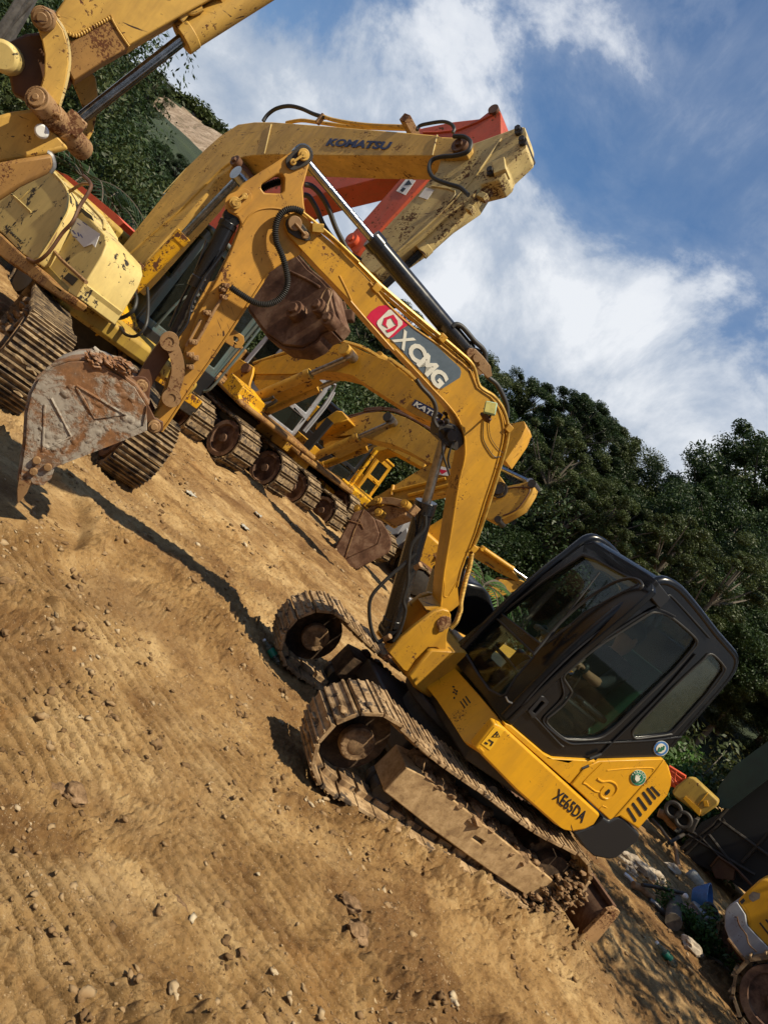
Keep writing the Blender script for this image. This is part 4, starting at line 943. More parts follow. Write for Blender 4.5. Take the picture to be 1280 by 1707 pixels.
# ---- swing mast: bracket that carries boom and boom cylinder
yN = YB+.17
mast = H.side('D', [(575, 662), (640, 590), (700, 540), (790, 472), (830, 460), (858, 468), (868, 490), (866, 530), (850, 575), (846, 625), (850, 690), (800, 640), (760, 640), (700, 700), (668, 752), (640, 740)], yN)
m = MB(); m.prism(mast, yN, yN-.045); m.prism(mast, YB-.17, YB-.125)
lw = H.side('D', [(575, 662), (640, 740), (668, 752), (705, 772), (740, 760), (790, 690), (800, 640), (700, 600), (640, 620)], YB)
m.prism(lw, YB+.12, YB-.12); mo = m.build('boom_mast', M['boom_yellow'], main, bevel=.01)
m = MB(); c0 = H.side('D', [(832, 522)], yN)[0]; m.cyl((c0[0], YB-.2, c0[2]), (c0[0], yN+.012, c0[2]), .055, n=20)
m.rock((c0[0], yN+.01, c0[2]-.01), .05, 3, 2, (.8, .4, 1.3)); m.build('boom_foot_pin', M['link'], mo)
m = MB(); m.prism([(.55, 0, .70), (.66, 0, .74), (.66, 0, 1.0), (.40, 0, 1.16), (.3, 0, 1.1), (.3, 0, .7)], YB-.2, YB+.2); m.build('mast_base', M['boom_yellow'], mo, bevel=.02)
# ---- boom
bo = H.mix([('D', 752, 462), ('M', 400, 1440), ('M', 430, 1140), ('M', 490, 790), ('M', 560, 350), ('M', 600, 190), ('M', 616, 90), ('L', 836, 360), ('L', 832, 305), ('L', 800, 215), ('L', 755, 150), ('L', 700, 88), ('L', 650, 38), ('C', 720, 100), ('X', 480, 520), ('X', 250, 260), ('X', 130, 120), ('N', 940, 790), ('N', 680, 520), ('N', 560, 390), ('N', 460, 280), ('N', 434, 210), ('N', 436, 165), ('N', 470, 125), ('N', 520, 108), ('N', 580, 130), ('N', 700, 262), ('N', 860, 400), ('N', 1080, 640), ('X', 420, 130), ('X', 640, 330), ('X', 850, 470), ('X', 960, 560), ('X', 1100, 680), ('L', 905, 20), ('L', 985, 75), ('L', 1030, 140), ('L', 1055, 215), ('L', 1062, 300), ('L', 1045, 390), ('L', 1010, 520), ('L', 950, 700), ('L', 895, 880), ('L', 860, 970), ('L', 812, 1100), ('L', 790, 1200), ('D', 905, 440), ('D', 868, 470), ('D', 820, 480)], YN)
m = MB(); m.prism(bo, YN, YB-.10); boom = m.build('boom', M['boom_yellow'], main, bevel=.008)
m = MB()                                                          # raised weld lips along the edges
inner = bo[1:18]; m.tube([(p[0]+.004, YN+.001, p[2]) for p in inner], .007, 6, 2); m.tube([(p[0], YN+.001, p[2]) for p in bo[28:46]], .007, 6, 2); m.build('weld_edge', M['boom_yellow'], boom)
# fork tip plates with pins
tp = H.side('N', [(505, 195)], YN)[0]; tq = H.side('N', [(583, 285)], YN)[0]
m = MB(); kk = H.side('N', [(436, 200), (445, 165), (475, 150), (525, 160), (570, 205), (620, 270), (625, 320), (590, 330), (520, 305), (455, 260)], YN); m.prism(kk, YN, YN+.018); m.build('tip_plate', M['undercar'], boom, bevel=.004)
m = MB(); m.cyl((tp[0], YB-.13, tp[2]), (tp[0], YN+.035, tp[2]), .042, n=20); m.cyl((tq[0], YN, tq[2]), (tq[0], YN+.035, tq[2]), .022, n=14); m.bar((tp[0], YN+.024, tp[2]), (tq[0], YN+.024, tq[2]), .012, .05, (0, 1, 0)); m.build('pivot_pin', M['link'], boom, bevel=.004)
# recess with a weld line near the tip, seam lines
m = MB(); m.tube([tuple(p) for p in H.side('N', [(850, 590), (900, 690), (945, 790)], YN)], .005, 6, 3); m.tube([tuple(p) for p in H.side('M', [(425, 1150), (430, 1250), (425, 1350), (460, 1360), (480, 1330), (560, 1190)], YN)], .004, 6, 2); m.build('weld_seam', M['boom_yellow'], boom)
# maker's decal on the boom
dred = decal(H, 'X', [(250, 240), (290, 190), (350, 148), (430, 138), (480, 178), (610, 290), (540, 335), (470, 400), (430, 415), (390, 385), (330, 320), (290, 285)], YN, M['decal_red'], boom)
dgr = decal(H, 'X', [(440, 412), (470, 402), (540, 337), (605, 300), (700, 372), (850, 500), (1015, 655), (1025, 690), (1015, 735), (880, 820), (850, 826), (820, 812), (640, 625), (520, 495)], YN, M['decal_grey'], boom)
sq = decal(H, 'X', [(335, 290), (340, 270), (430, 180), (450, 178), (545, 275), (545, 300), (440, 400), (430, 408), (415, 400), (345, 315)], YN+.0035, M['decal_white'], dred, 'emblem_plate')
for q in ([(380, 300), (398, 245), (470, 218), (455, 245), (420, 258), (410, 300), (428, 330)][:7], [(470, 218), (505, 270), (508, 310), (480, 290), (455, 245)], [(508, 310), (480, 345), (425, 366), (410, 345), (440, 335), (490, 305)]): decal(H, 'X', q, YN+.007, M['decal_red'], sq, 'emblem_bar')
stext('X', 'X', (455, 425), (560, 520), (555, 335), YN+.0035, M['decal_white'], dgr, bold=.02)
stext('CMG', 'X', (565, 520), (835, 835), (665, 425), YN+.0035, M['decal_white'], dgr, bold=.045, space=.93)
# work lamp on a small bracket
l0 = H.side('L', [(985, 150)], YN)[0]; lamp_c = Vector((l0[0], YN+.17, l0[2]))
lc = [H.on(px('L', *q), YN+.17) for q in [(958, 98), (1028, 112), (1015, 186), (945, 168)]]
m = MB(); m.slab(lc, (-.03, -.06, .0)); wl_ = m.build('work_lamp', M['lamp_green'], main, bevel=.008)
lc2 = [sum(lc, Vector())/4+(p-sum(lc, Vector())/4)*.86+Vector((.004, .006, 0)) for p in lc]
m = MB(); m.slab(lc2, (-.004, -.012, 0)); m.build('lens', M['lens'], wl_)
m = MB(); lb = H.on(px('L', 945, 205), YN); m.tube([lb, lb+Vector((0, .08, .0)), H.on(px('L', 985, 185), YN+.14)], .008, 6, 3); m.rock(H.on(px('L', 960, 195), YN+.10), .035, 5, 2, (1.4, 1, .8)); m.build('lamp_bracket', M['rust_brown'], wl_)
m = MB(); m.tube([H.on(px('L', *q), YN+.006) for q in [(945, 215), (942, 320), (975, 390), (1010, 432), (1050, 430)]], .0035, 6, 5); m.tube([H.on(px('L', *q), YN+.006) for q in [(975, 225), (985, 310), (1020, 370), (1060, 410)]], .002, 6, 5); m.build('lamp_cable', M['rubber'], wl_)
# pipes along the back of the boom
pp = [('N', 650, 205), ('N', 800, 305), ('N', 1000, 500), ('N', 1150, 650), ('X', 430, 30), ('X', 640, 210), ('X', 850, 385), ('X', 1010, 520), ('X', 1130, 640), ('L', 925, 15), ('L', 1005, 70), ('L', 1060, 140), ('L', 1090, 230), ('L', 1095, 300), ('L', 1075, 400), ('L', 1040, 520), ('L', 985, 700), ('L', 925, 880), ('L', 895, 955)]
for k, (dy, du, mt) in enumerate(((.03, 0, 'brass'), (.03, -.028, 'boom_yellow'), (-.03, .012, 'brass'))):
    P = [H.on(px(*q), YN+.01) for q in pp]; m = MB(); m.tube([(p.x+du*.7, YN-.03+dy-.03*k, p.z+du) for p in P], .0125, 8, 4); m.build('hydraulic_pipe', M[mt], boom)
for q in (('X', 330, 0), ('L', 1092, 262), ('L', 885, 975), ('X', 870, 410)): p = H.on(px(*q), YN); MB().box((p.x, YN-.03, p.z), (.05, .10, .05)).build('pipe_clamp', M['boom_yellow'], boom, bevel=.004)
m = MB(); m.tube([H.on(px('M', *q), YN-.02) for q in [(672, 960), (655, 1080), (625, 1180), (600, 1280), (575, 1400), (572, 1480)]]+[H.on(px('D', *q), YN-.02) for q in [(905, 480), (890, 520), (865, 548)]], .018, 10, 8, ribs=110, amp=.0035); m.build('ribbed_hose', M['brass'], boom)
m = MB(); m.tube([H.on(px('M', *q), YN-.05) for q in [(640, 1010), (600, 1120), (575, 1230), (545, 1340), (520, 1440)]], .010, 8, 4); m.build('hose', M['rubber'], boom)
# stick cylinder on the boom's back
a_ = H.on(px('X', 1110, 560), YB); b_ = H.on(px('A', 302, 270), YB); s_ = H.on(px('A', 592, 614), YB)
sc_ = cylinder('stick_cylinder', main, a_, b_, (s_-a_).length/(b_-a_).length, .060, .026, M['cyl_black'], M['chrome'])
m = MB(); br = H.mix([('X', 1060, 520), ('X', 1090, 490), ('X', 1140, 500), ('X', 1200, 560), ('X', 1262, 640), ('X', 1275, 720), ('X', 1240, 740), ('X', 1150, 650), ('X', 1080, 600)], YB+.07)
m.prism(br, YB+.085, YB+.06); m.prism(br, YB-.06, YB-.085); bb = m.build('cylinder_bracket', M['link'], boom, bevel=.005)
m = MB(); m.cyl((a_.x, YB-.1, a_.z), (a_.x, YB+.105, a_.z), .03); q = H.on(px('X', 1182, 612), YB+.09); m.cyl((q.x, YB, q.z), (q.x, YB+.11, q.z), .016); m.build('bracket_pin', M['link'], bb)
m = MB(); P = [H.on(px(*q), YB+.04) for q in [('A', 640, 655), ('A', 700, 760), ('A', 830, 900), ('X', 820, 150), ('X', 930, 290)]]; d_ = Vector((.035, 0, .035)); m.tube(P, .010, 8, 4); m.build('cylinder_pipe', M['steel'], sc_)
for dz in (0, .035):
    m = MB(); m.tube([H.on(px('X', *q), YB+.05-dz) for q in [(950, 320), (985, 298), (1040, 325), (1130, 430), (1220, 530)]]+[H.on(px('L', *q), YB+.05-dz*1.5) for q in [(960, -60), (1020, 0), (1055, 60), (1082, 130), (1085, 200)]], .017, 10, 6); m.build('hose', M['rubber'], boom)
# boom cylinder in front
a_ = H.on(px('D', 585, 560), YB); b_ = H.on(px('L', 722, 285), YB); s_ = H.on(px('L', 575, 700), YB)
bc_ = cylinder('boom_cylinder', main, a_, b_, (s_-a_).length/(b_-a_).length, .073, .034, M['cyl_black'], M['dull_rod'])
m = MB(); bkt = H.side('L', [(655, 240), (700, 225), (760, 240), (800, 300), (800, 340), (760, 380), (700, 350), (650, 300)], YB); m.prism(bkt, YB+.085, YB-.085); m.cyl((b_.x, YB-.12, b_.z), (b_.x, YN+.03, b_.z), .04)
rr = random.Random(2)
for k in range(26): m.rock((b_.x+rr.uniform(-.08, .10), YB+rr.uniform(-.09, .12), b_.z+rr.uniform(-.08, .10)), rr.uniform(.012, .03), k, 1)
m.build('greasy_joint', M['undercar'], boom, bevel=.004)
m = MB(); m.tube([H.on(px('L', *q), YB+.13) for q in [(600, 780), (592, 860), (520, 950), (500, 1060), (495, 1180), (470, 1280)]]+[H.on(px('D', *q), YB+.13) for q in [(655, 470), (630, 560), (600, 610)]], .014, 8, 6); m.build('hose', M['rubber'], bc_)
m = MB(); m.tube([H.on(px('D', *q), YB+.12) for q in [(705, 200), (650, 250), (560, 330), (500, 400), (488, 470), (500, 560), (528, 612), (552, 600)]], .014, 8, 6); m.build('hose', M['rubber'], bc_)
m = MB(); m.tube([H.on(px('X', *q), YB+.11) for q in [(660, 750), (700, 810), (790, 910), (820, 1000), (800, 1080), (830, 1140)]], .016, 8, 6); m.build('hose', M['undercar'], boom)
m = MB(); m.tube([H.on(px('L', *q), YB+.10) for q in [(700, 330), (705, 420), (730, 500), (742, 540)]], .008, 8, 6); m.tube([H.on(px('L', *q), YB+.10) for q in [(760, 350), (735, 440), (745, 500)]], .008, 8, 6); m.build('hose', M['rubber'], bc_)
for q in ((560, 600), (560, 690), (700, 270)): p = H.on(px('D', *q), YB+.13); MB().cyl(p, p+Vector((.0, .03, .05)), .022, n=10).build('hose_fitting', M['link'], bc_, bevel=.003)
MB().box(H.on(px('L', 535, 750), YB+.10), (.05, .04, .07)).build('hose_fitting', M['link'], bc_, bevel=.003)
m = MB(); P = [H.on(px(*q), YB+.085) for q in [('M', 150, 560), ('D', 700, 140), ('D', 640, 380), ('D', 590, 560)]]; m.tube(P, .012, 8, 3); m.build('cylinder_pipe', M['cyl_black'], bc_)
# ---- stick
YK = YB+.075
so_ = [H.on(p, YK) for p in [(516, 272), (512, 252), (500, 246), (484, 254), (457, 272), (430, 289), (404, 306), (384, 331), (377, 342), (380, 353), (397, 362), (402, 373), (386, 415), (361, 467), (332, 518), (310, 575), (298, 612), (275, 668), (258, 690), (246, 700), (250, 718), (270, 719), (284, 700), (320, 645), (362, 586), (410, 513), (447, 456), (470, 440), (500, 425), (512, 400), (512, 370), (507, 340), (505, 312)]]
hole = [H.on(px('A', *q), YK) for q in [(135, 402), (140, 385), (205, 345), (222, 345), (232, 362), (230, 412), (220, 425), (150, 422)]]
m = MB(); m.prism(so_, YK, YB-.075, [X3(hole)]); stick = m.build('stick', M['stick_yellow'], main, bevel=.008)
m = MB(); ub = [H.on(p, YB) for p in [(361, 467), (348, 470), (300, 560), (284, 620), (262, 680), (275, 668), (298, 612), (310, 575), (332, 518)]]
m.prism(ub, YB+.05, YB-.06); m.tube([(p[0], YK+.002, p[2]) for p in so_[21:27]], .007, 6, 2); m.tube([H.on(px('A', *q), YK) for q in [(60, 560), (100, 505), (160, 485), (225, 490), (260, 510)]], .006, 6, 4); m.build('weld_edge', M['stick_yellow'], stick)
for (c, u, v, u2, v2, mm_) in (('A', 308, 268, 265, 298, 'undercar'), ('A', 28, 465, 68, 438, 'stick_yellow')):
    a = H.on(px(c, u, v), YK); b = H.on(px(c, u2, v2), YK); m = MB()
    ex = (b-a).normalized(); ez = ex.cross(Vector((0, 1, 0))); ring_ = []
    for i in range(24):
        t = 2*math.pi*i/24; cc = a if math.cos(t) < 0 else b; rr_ = .055 if math.cos(t) < 0 else .042; ring_.append(cc+ex*rr_*math.cos(t)+ez*rr_*math.sin(t))
    m.prism(ring_, YK, YK+.014); pl = m.build('pin_plate', M[mm_], stick, bevel=.003)
    m = MB(); m.cyl((a.x, YB-.1, a.z), (a.x, YK+.035, a.z), .034); m.cyl((a.x, YK+.03, a.z), (a.x, YK+.042, a.z), .020); m.cyl((b.x, YK, b.z), (b.x, YK+.035, b.z), .018); m.bar((a.x, YK+.022, a.z), (b.x, YK+.022, b.z), .014, .04, (0, 1, 0)); m.build('pivot_pin', M['worn_yellow'], pl, bevel=.003)
# fittings and pipe on the stick's side
m = MB(); m.tube([H.on(px('J', *q), YK+.02) for q in [(870, 800), (850, 850), (800, 930), (740, 1040), (690, 1130), (660, 1180)]], .011, 8, 3); m.tube([H.on(px('J', *q), YK+.02) for q in [(700, 1010), (640, 1120), (600, 1190)]], .009, 8, 3)
for q in [(865, 785), (845, 810), (850, 860), (740, 965), (650, 1160), (630, 1245), (660, 1265), (628, 1325)]: p = H.on(px('J', *q), YK+.02); m.box(p, (.045, .05, .03), Matrix.Rotation(.7, 3, 'Y')); m.cyl(p+Vector((0, .02, 0)), p+Vector((0, .045, 0)), .012, n=6)
m.build('pipe_fitting', M['link'], stick, bevel=.003)
m = MB(); m.tube([H.on(px('N', *q), YK+.05) for q in [(20, 680), (100, 735), (200, 795), (290, 812), (370, 785), (430, 720), (455, 640), (440, 530), (410, 430), (372, 340), (362, 240), (385, 150), (440, 95), (510, 85), (570, 110)]], .019, 10, 8, ribs=170, amp=.003); m.build('ribbed_hose', M['rubber'], stick)
m = MB(); m.tube([H.on(px('N', *q), YK+.04) for q in [(570, 110), (640, 165), (700, 215), (760, 265), (870, 365), (1000, 490)]], .010, 8, 4); m.box(H.on(px('N', 680, 230), YK+.03), (.07, .06, .05), Matrix.Rotation(.7, 3, 'Y')); m.build('hose_end', M['brass'], stick, bevel=.003)
for k, L in enumerate(([(315, 388), (345, 395), (380, 430), (410, 480), (440, 560), (470, 620), (500, 670), (545, 700)], [(312, 430), (335, 440), (365, 490), (390, 550), (430, 610), (480, 665)])):
    m = MB(); m.tube([H.on(px('A', *q), YB-.02-.05*k) for q in L], .016, 10, 6); m.build('hose', M['rubber'], stick)
# inner gear visible through the stick's hole
m = MB(); m.tube([H.on(px('A', *q), YB-.10) for q in [(130, 410), (180, 385), (230, 372)]], .022, 10, 3, ribs=30, amp=.004); m.build('ribbed_hose', M['rubber'], stick)
# pipe lug
lug = H.side('J', [(900, 1060), (920, 1075), (985, 1120), (990, 1160), (965, 1200), (925, 1200), (860, 1160)], YB)
m = MB(); m.prism(lug, YB+.02, YB-.02, [X3(H.side('J', [(915, 1125), (925, 1120), (945, 1130), (950, 1150), (935, 1162), (918, 1150)], YB))]); m.build('lifting_lug', M['stick_yellow'], stick, bevel=.003)
# bucket cylinder along the stick
a_ = H.on(px('J', 905, 330), YB+.02); b_ = H.on(px('J', 492, 1150), YB+.02); s_ = H.on(px('J', 690, 800), YB+.02)
kc = cylinder('bucket_cylinder', main, a_, b_, (s_-a_).length/(b_-a_).length, .050, .026, M['cyl_black'], M['undercar'])
m = MB(); m.tube([H.on(px('J', *q), YB+.09) for q in [(850, 560), (760, 680), (715, 745), (640, 900), (610, 1030), (545, 1120)]], .010, 8, 5); m.tube([H.on(px('J', *q), YB+.03) for q in [(740, 480), (660, 700), (560, 900), (490, 1060)]], .007, 8, 5); m.build('cylinder_pipe', M['cyl_black'], kc)
m = MB(); rr = random.Random(3)
for k in range(16): t = rr.random(); p = H.on(px('J', 720-120*t, 740+290*t), YB+.08); m.rock(p, rr.uniform(.008, .02), k, 1)
m.build('grease', M['undercar'], kc)
# bucket linkage
def link(ptsc, r0, y0, y1, name, mat, ends, par=main, er=.05, hole=.02):
    m = MB(); P = [H.on(px(*q), (y0+y1)/2) for q in ptsc]; P = spline(P, 5); out = []; inn = []
    for i, p in enumerate(P):
        d = (P[min(i+1, len(P)-1)]-P[max(i-1, 0)]).normalized(); n = Vector((d.z, 0, -d.x)); out.append(p+n*r0); inn.append(p-n*r0)
    m.prism(out+inn[::-1], y0, y1)
    for e in (P[0], P[-1]): m.cyl((e.x, y0-.012, e.z), (e.x, y1+.012, e.z), er, n=22, hole=hole); m.cyl((e.x, y0-.03, e.z), (e.x, y1+.006, e.z), hole*.98, n=14)
    return m.build(name, mat, par, bevel=.004)
l1 = link([('J', 492, 1155), ('J', 535, 1250), ('J', 550, 1350), ('J', 530, 1440), ('J', 505, 1530)], .038, YB+.09, YB+.125, 'curved_link', M['link'], 1, er=.056, hole=.026)
link([('J', 492, 1155), ('J', 535, 1250), ('J', 550, 1350), ('J', 530, 1440), ('J', 505, 1530)], .038, YB-.125, YB-.09, 'curved_link', M['link'], 1, er=.056, hole=.026)
link([('J', 492, 1160), ('J', 400, 1290), ('B', 672, 690)], .05, YB-.06, YB+.06, 'bucket_link', M['rust_brown'], 1, er=.055, hole=.02)
# ---- bucket
YU = .22; YV = YB-.30
bs = H.side('B', [(95, 1148), (122, 960), (130, 820), (150, 730), (190, 655), (250, 605), (330, 578), (400, 575), (460, 590), (560, 640), (640, 700), (697, 790), (698, 905), (560, 962), (400, 1022), (262, 1076), (245, 1130), (205, 1165), (160, 1160), (138, 1135)], YU)
m = MB(); m.prism(bs, YU, YU-.022); m.prism(bs, YV, YV+.022); 
back = [(p[0], 0, p[2]) for p in bs[:12]]
m.strip(back, YV+.02, YU-.02, .018)
bk = m.build('bucket', M['bucket'], main, bevel=.004)
m = MB()
for q in ([(365, 690), (600, 830), (450, 850), (365, 700)], [(245, 750), (340, 930), (205, 1000), (215, 780)]):
    L = H.side('B', q, YU); m.tube([tuple(p) for p in L], .008, 6, 1)
m.prism(H.side('B', [(700, 780), (690, 905), (560, 960), (262, 1076), (280, 1060), (560, 930), (680, 880)], YU), YU, YU+.012)
rr = random.Random(8)
for k in range(110):
    u, v = rr.gauss(520, 110), rr.gauss(810, 75)
    if k % 3 == 0: u, v = rr.gauss(260, 40), rr.gauss(960, 50)
    if not (160 < u < 660 and 640 < v < 1000): continue
    m.rock(H.on(px('B', u, v), YU-.002), rr.uniform(.008, .028), k, 1, (1.2, .28, 1))
m.build('caked_concrete', M['bucket'], bk, smooth=60)
m = MB()
for q in [(178, 1042), (163, 1095), (230, 1075)]: p = H.on(px('B', *q), YU); m.cyl(p, p+Vector((0, .025, 0)), .022, n=12)
p = H.on(px('B', 95, 1172), YU-.05); m.build('bolt', M['link'], bk, bevel=.003)
for k in range(4):                                                # teeth
    y = YU-.03-k*(YU-YV-.06)/3; a = H.on(px('B', 118, 1120), y) if k == 0 else None
    t0 = Vector((H.on(px('B', 125, 1120), YU).x, y, H.on(px('B', 125, 1120), YU).z)); t1 = Vector((H.on(px('B', 88, 1245), YU).x, y, H.on(px('B', 88, 1245), YU).z))
    m = MB(); d = (t1-t0); n_ = Vector((d.z, 0, -d.x)).normalized()
    m.prism([t0+n_*.035, t0+d*.6+n_*.028, t1+n_*.006, t1-n_*.006, t0+d*.6-n_*.024, t0-n_*.035], y-.03, y+.03); m.build('tooth', M['link'], bk, bevel=.004)
m = MB(); rr = random.Random(18)                                  # ears with pins and the crusted top edge
ear = H.side('B', [(600, 655), (660, 643), (690, 648), (712, 672), (712, 720), (705, 780), (735, 840), (775, 860), (775, 900), (740, 915), (700, 900), (690, 800), (640, 730), (600, 690)], YB+.14)
m.prism(ear, YB+.14, YB+.165); m.prism(ear, YB-.165, YB-.14); m.build('bucket_ear', M['rust_brown'], bk, bevel=.004)
for q in [(672, 690), (733, 880)]: p = H.on(px('B', *q), YB+.16); MB().cyl((p.x, YB-.2, p.z), (p.x, YB+.20, p.z), .038, n=20).cyl((p.x, YB+.19, p.z), (p.x, YB+.21, p.z), .022, n=16).build('bucket_pin', M['link'], bk, bevel=.004)
m = MB()
for k in range(260):
    t = rr.random(); p = H.on(px('B', 425+180*t+rr.gauss(0, 10), 568+42*t+rr.gauss(0, 14)), rr.uniform(YV, YU)*.6+.1); m.rock(p, rr.uniform(.008, .03), k, 2, (1.3, 1, .6), rough=.8)
m.build('caked_concrete', M['bucket'], bk, smooth=60)

# ---- the driver
def figure():
    m_ = bpy.data.meshes.new('person'); V = [(-.36, .44, 1.40), (-.40, .44, 1.60), (-.42, .44, 1.80), (-.40, .44, 1.90), (-.37, .44, 2.02), (-.36, .44, 2.10),
         (-.40, .60, 1.84), (-.24, .67, 1.64), (.00, .74, 1.64), (.05, .75, 1.655), (-.40, .28, 1.84), (-.24, .22, 1.62), (-.0, .17, 1.64), (.05, .165, 1.655),
         (-.34, .53, 1.40), (.06, .56, 1.42), (.12, .56, 1.05), (.22, .56, 1.00), (-.34, .35, 1.40), (.06, .33, 1.42), (.12, .33, 1.05), (.22, .33, 1.00)]
    Ed = [(0, 1), (1, 2), (2, 3), (3, 4), (4, 5), (2, 6), (6, 7), (7, 8), (8, 9), (2, 10), (10, 11), (11, 12), (12, 13), (0, 14), (14, 15), (15, 16), (16, 17), (0, 18), (18, 19), (19, 20), (20, 21)]
    Rd = [.13, .125, .14, .055, .085, .08, .065, .045, .034, .030, .065, .045, .034, .030, .09, .062, .045, .035, .09, .062, .045, .035]
    # five fingers and a thumb side on each hand
    for hi, s in ((9, 1), (13, -1)):
        for k, (dy, l) in enumerate(((-.024, .055), (-.008, .062), (.008, .058), (.023, .045))):
            b = Vector(V[hi]); i = len(V); V += [tuple(b+Vector((.03, dy, .012))), tuple(b+Vector((.03+l*.6, dy, .0))), tuple(b+Vector((.025+l*.6, dy, -.03)))]; Rd += [.011, .010, .009]; Ed += [(hi, i), (i, i+1), (i+1, i+2)]
        b = Vector(V[hi]); i = len(V); V += [tuple(b+Vector((.005, -s*.036, -.008))), tuple(b+Vector((.035, -s*.045, -.025)))]; Rd += [.012, .010]; Ed += [(hi, i), (i, i+1)]
    m_.from_pydata(V, Ed, []); o = bpy.data.objects.new('person', m_); COL.objects.link(o)
    sk = o.modifiers.new('s', 'SKIN'); ss = o.modifiers.new('d', 'SUBSURF'); ss.levels = 2
    for i, r in enumerate(Rd): m_.skin_vertices[0].data[i].radius = (r, r)
    m_.skin_vertices[0].data[0].use_root = True
    dg = bpy.context.evaluated_depsgraph_get(); me = bpy.data.meshes.new_from_object(o.evaluated_get(dg)); bpy.data.objects.remove(o)
    me.materials.clear()
    for q in ('skin', 'dark_cloth', 'cloth'): me.materials.append(M[q])
    for p in me.polygons:
        c = p.center; p.use_smooth = True
        p.material_index = 0 if (c.z > 1.90 or (c.x > -.20 and c.z > 1.52)) else (1 if c.z > 1.47 or c.x < -.30 else 2)
    o = bpy.data.objects.new('person', me); COL.objects.link(o); o.location = H.o; o.rotation_euler = (0, 0, MAIN_PSI)
    tag(o, 'driver in a dark shirt sitting in the black cab with hands on the levers', 'person')
    m = MB(); m.rock((-.375, .44, 2.10), .098, 4, 3, (1.0, .9, 1.0), rough=.05); m.build('hair', M['dark'], o, smooth=70)
    m = MB(); m.rock((-.262, .44, 2.03), .018, 4, 2, (1, .8, 1.2), rough=.05); m.build('nose', M['skin'], o, smooth=70)
    for yy in (.355, .525):
        m = MB(); m.rock((-.36, yy, 2.045), .024, 4, 2, (1, .5, 1.3), rough=.05); m.build('ear', M['skin'], o, smooth=70)
figure()

# ================================================================ the row of parked diggers behind
def far_crawler(root, fr, pix, y, r, L, w, seed, near=-1, mat='shoe_far', rim='rim', pitch=.19, toothed=False, psi_off=0.0, x0=None, z0=None):
    """track whose front wheel hub stands at a photographed spot on the plane y"""
    if x0 is None: h = fr.on(pix, y); x0, z0 = h.x, h.z
    m = MB(); make_belt(m, 0, 0, r-.03, -L, 0, r-.03, 0, w, pitch, .026, .03, seed, .06, 2, 0)
    b = m.build('crawler_track', M[mat], root, loc=(x0, y, z0), rot=(0, 0, psi_off))
    m = MB(); m.lathe([(0, .06), (0, r*.74), (.05, r*.80), (.09, r*.80), (.09, r*.62), (.05, r*.58), (.05, r*.20), (.10, r*.18), (.10, .03)], (0, near*(w*.5-.10)*1.0, 0), (0, near, 0), 28)
    m.build('idler_wheel', M[rim], b)
    if toothed:
        m = MB()
        for k in range(19): a = 2*math.pi*k/19; m.box((r*.72*math.cos(a), near*(w*.5-.08), r*.72*math.sin(a)), (.05, .06, .04), Matrix.Rotation(-a, 3, 'Y'))
        m.build('sprocket', M[rim], b)
    m = MB(); m.box((-L/2, 0, -.02), (L-.5, w*.55, r*.9)); m.build('track_frame', M['undercar'], b, bevel=.03)
    m = MB(); m.lathe([(0, .05), (0, r*.74), (.09, r*.74), (.12, r*.4)], (-L, near*(w*.5-.12), 0), (0, near, 0), 20); m.build('sprocket', M['undercar'], b)
    return b, x0, z0
def simple_cyl(name, root, fr, pa, pb, ps, y, rb, rr_, mb_, mr_):
    a = fr.on(pa, y); b = fr.on(pb, y); s = fr.on(ps, y); return cylinder(name, root, a, b, (s-a).length/(b-a).length, rb, rr_, M[mb_], M[mr_])
def rail(root, fr, pts, y, r, mat, name='handrail'):
    m = MB(); m.tube([fr.on(px(*p), y) for p in pts], r, 8, 5); return m.build(name, M[mat], root)

# ---- second digger: pale bonnet, long yellow boom with the maker's name
K = Frame((-4.0, 8.74), R(-35))
kom = frame_root('excavator', K, 'yellow excavator with a chipped pale bonnet and a long boom reaching across the top', 'excavator')
YKN = 0.0                                                        # the boom's near face
kb = [K.on(p, YKN) for p in [(172, 441), (179, 426), (193, 424), (232, 376), (310, 280), (345, 246), (369, 225), (397, 207), (425, 203), (453, 203), (560, 211), (681, 221), (727, 225), (734, 228), (770, 229), (784, 236), (786, 248), (778, 260), (755, 262), (725, 260), (600, 260), (518, 259), (455, 258), (425, 259), (405, 262), (385, 270), (369, 281), (341, 308), (300, 350), (250, 392), (201, 436), (190, 450)]]
m = MB(); m.prism(kb, YKN, YKN+.34); kboom = m.build('boom', M['worn_yellow'], kom, bevel=.012)
kl = [K.on(px(*p), YKN) for p in [('J', 700, 105), ('J', 745, 62), ('J', 790, 40), ('J', 850, 40), ('J', 900, 0), ('J', 830, -30), ('J', 720, 30)]]
# broad lower plate of the boom (its belly and the cylinder boss)
bl = [K.on(p, YKN+.02) for p in [(197, 440), (212, 470), (240, 440), (300, 372), (342, 325), (360, 300), (382, 284), (398, 262), (380, 268), (335, 305), (270, 372)]]
m = MB(); m.prism(bl, YKN+.02, YKN+.32); m.build('boom_belly', M['worn_yellow'], kboom, bevel=.012)
m = MB(); bp = K.on(px('A', 40, 302), YKN); m.cyl((bp.x, YKN-.06, bp.z), (bp.x, YKN+.40, bp.z), .07, n=20); m.cyl((bp.x, YKN-.09, bp.z), (bp.x, YKN-.05, bp.z), .035, n=6); tp_ = K.on(px('A', 955, 237), YKN); m.cyl((tp_.x, YKN-.05, tp_.z), (tp_.x, YKN+.39, tp_.z), .085, n=22); m.cyl((tp_.x, YKN-.08, tp_.z), (tp_.x, YKN-.04, tp_.z), .04, n=8); m.each('pivot_pin', M['rust_brown'], kboom, bevel=.004)
m = MB()
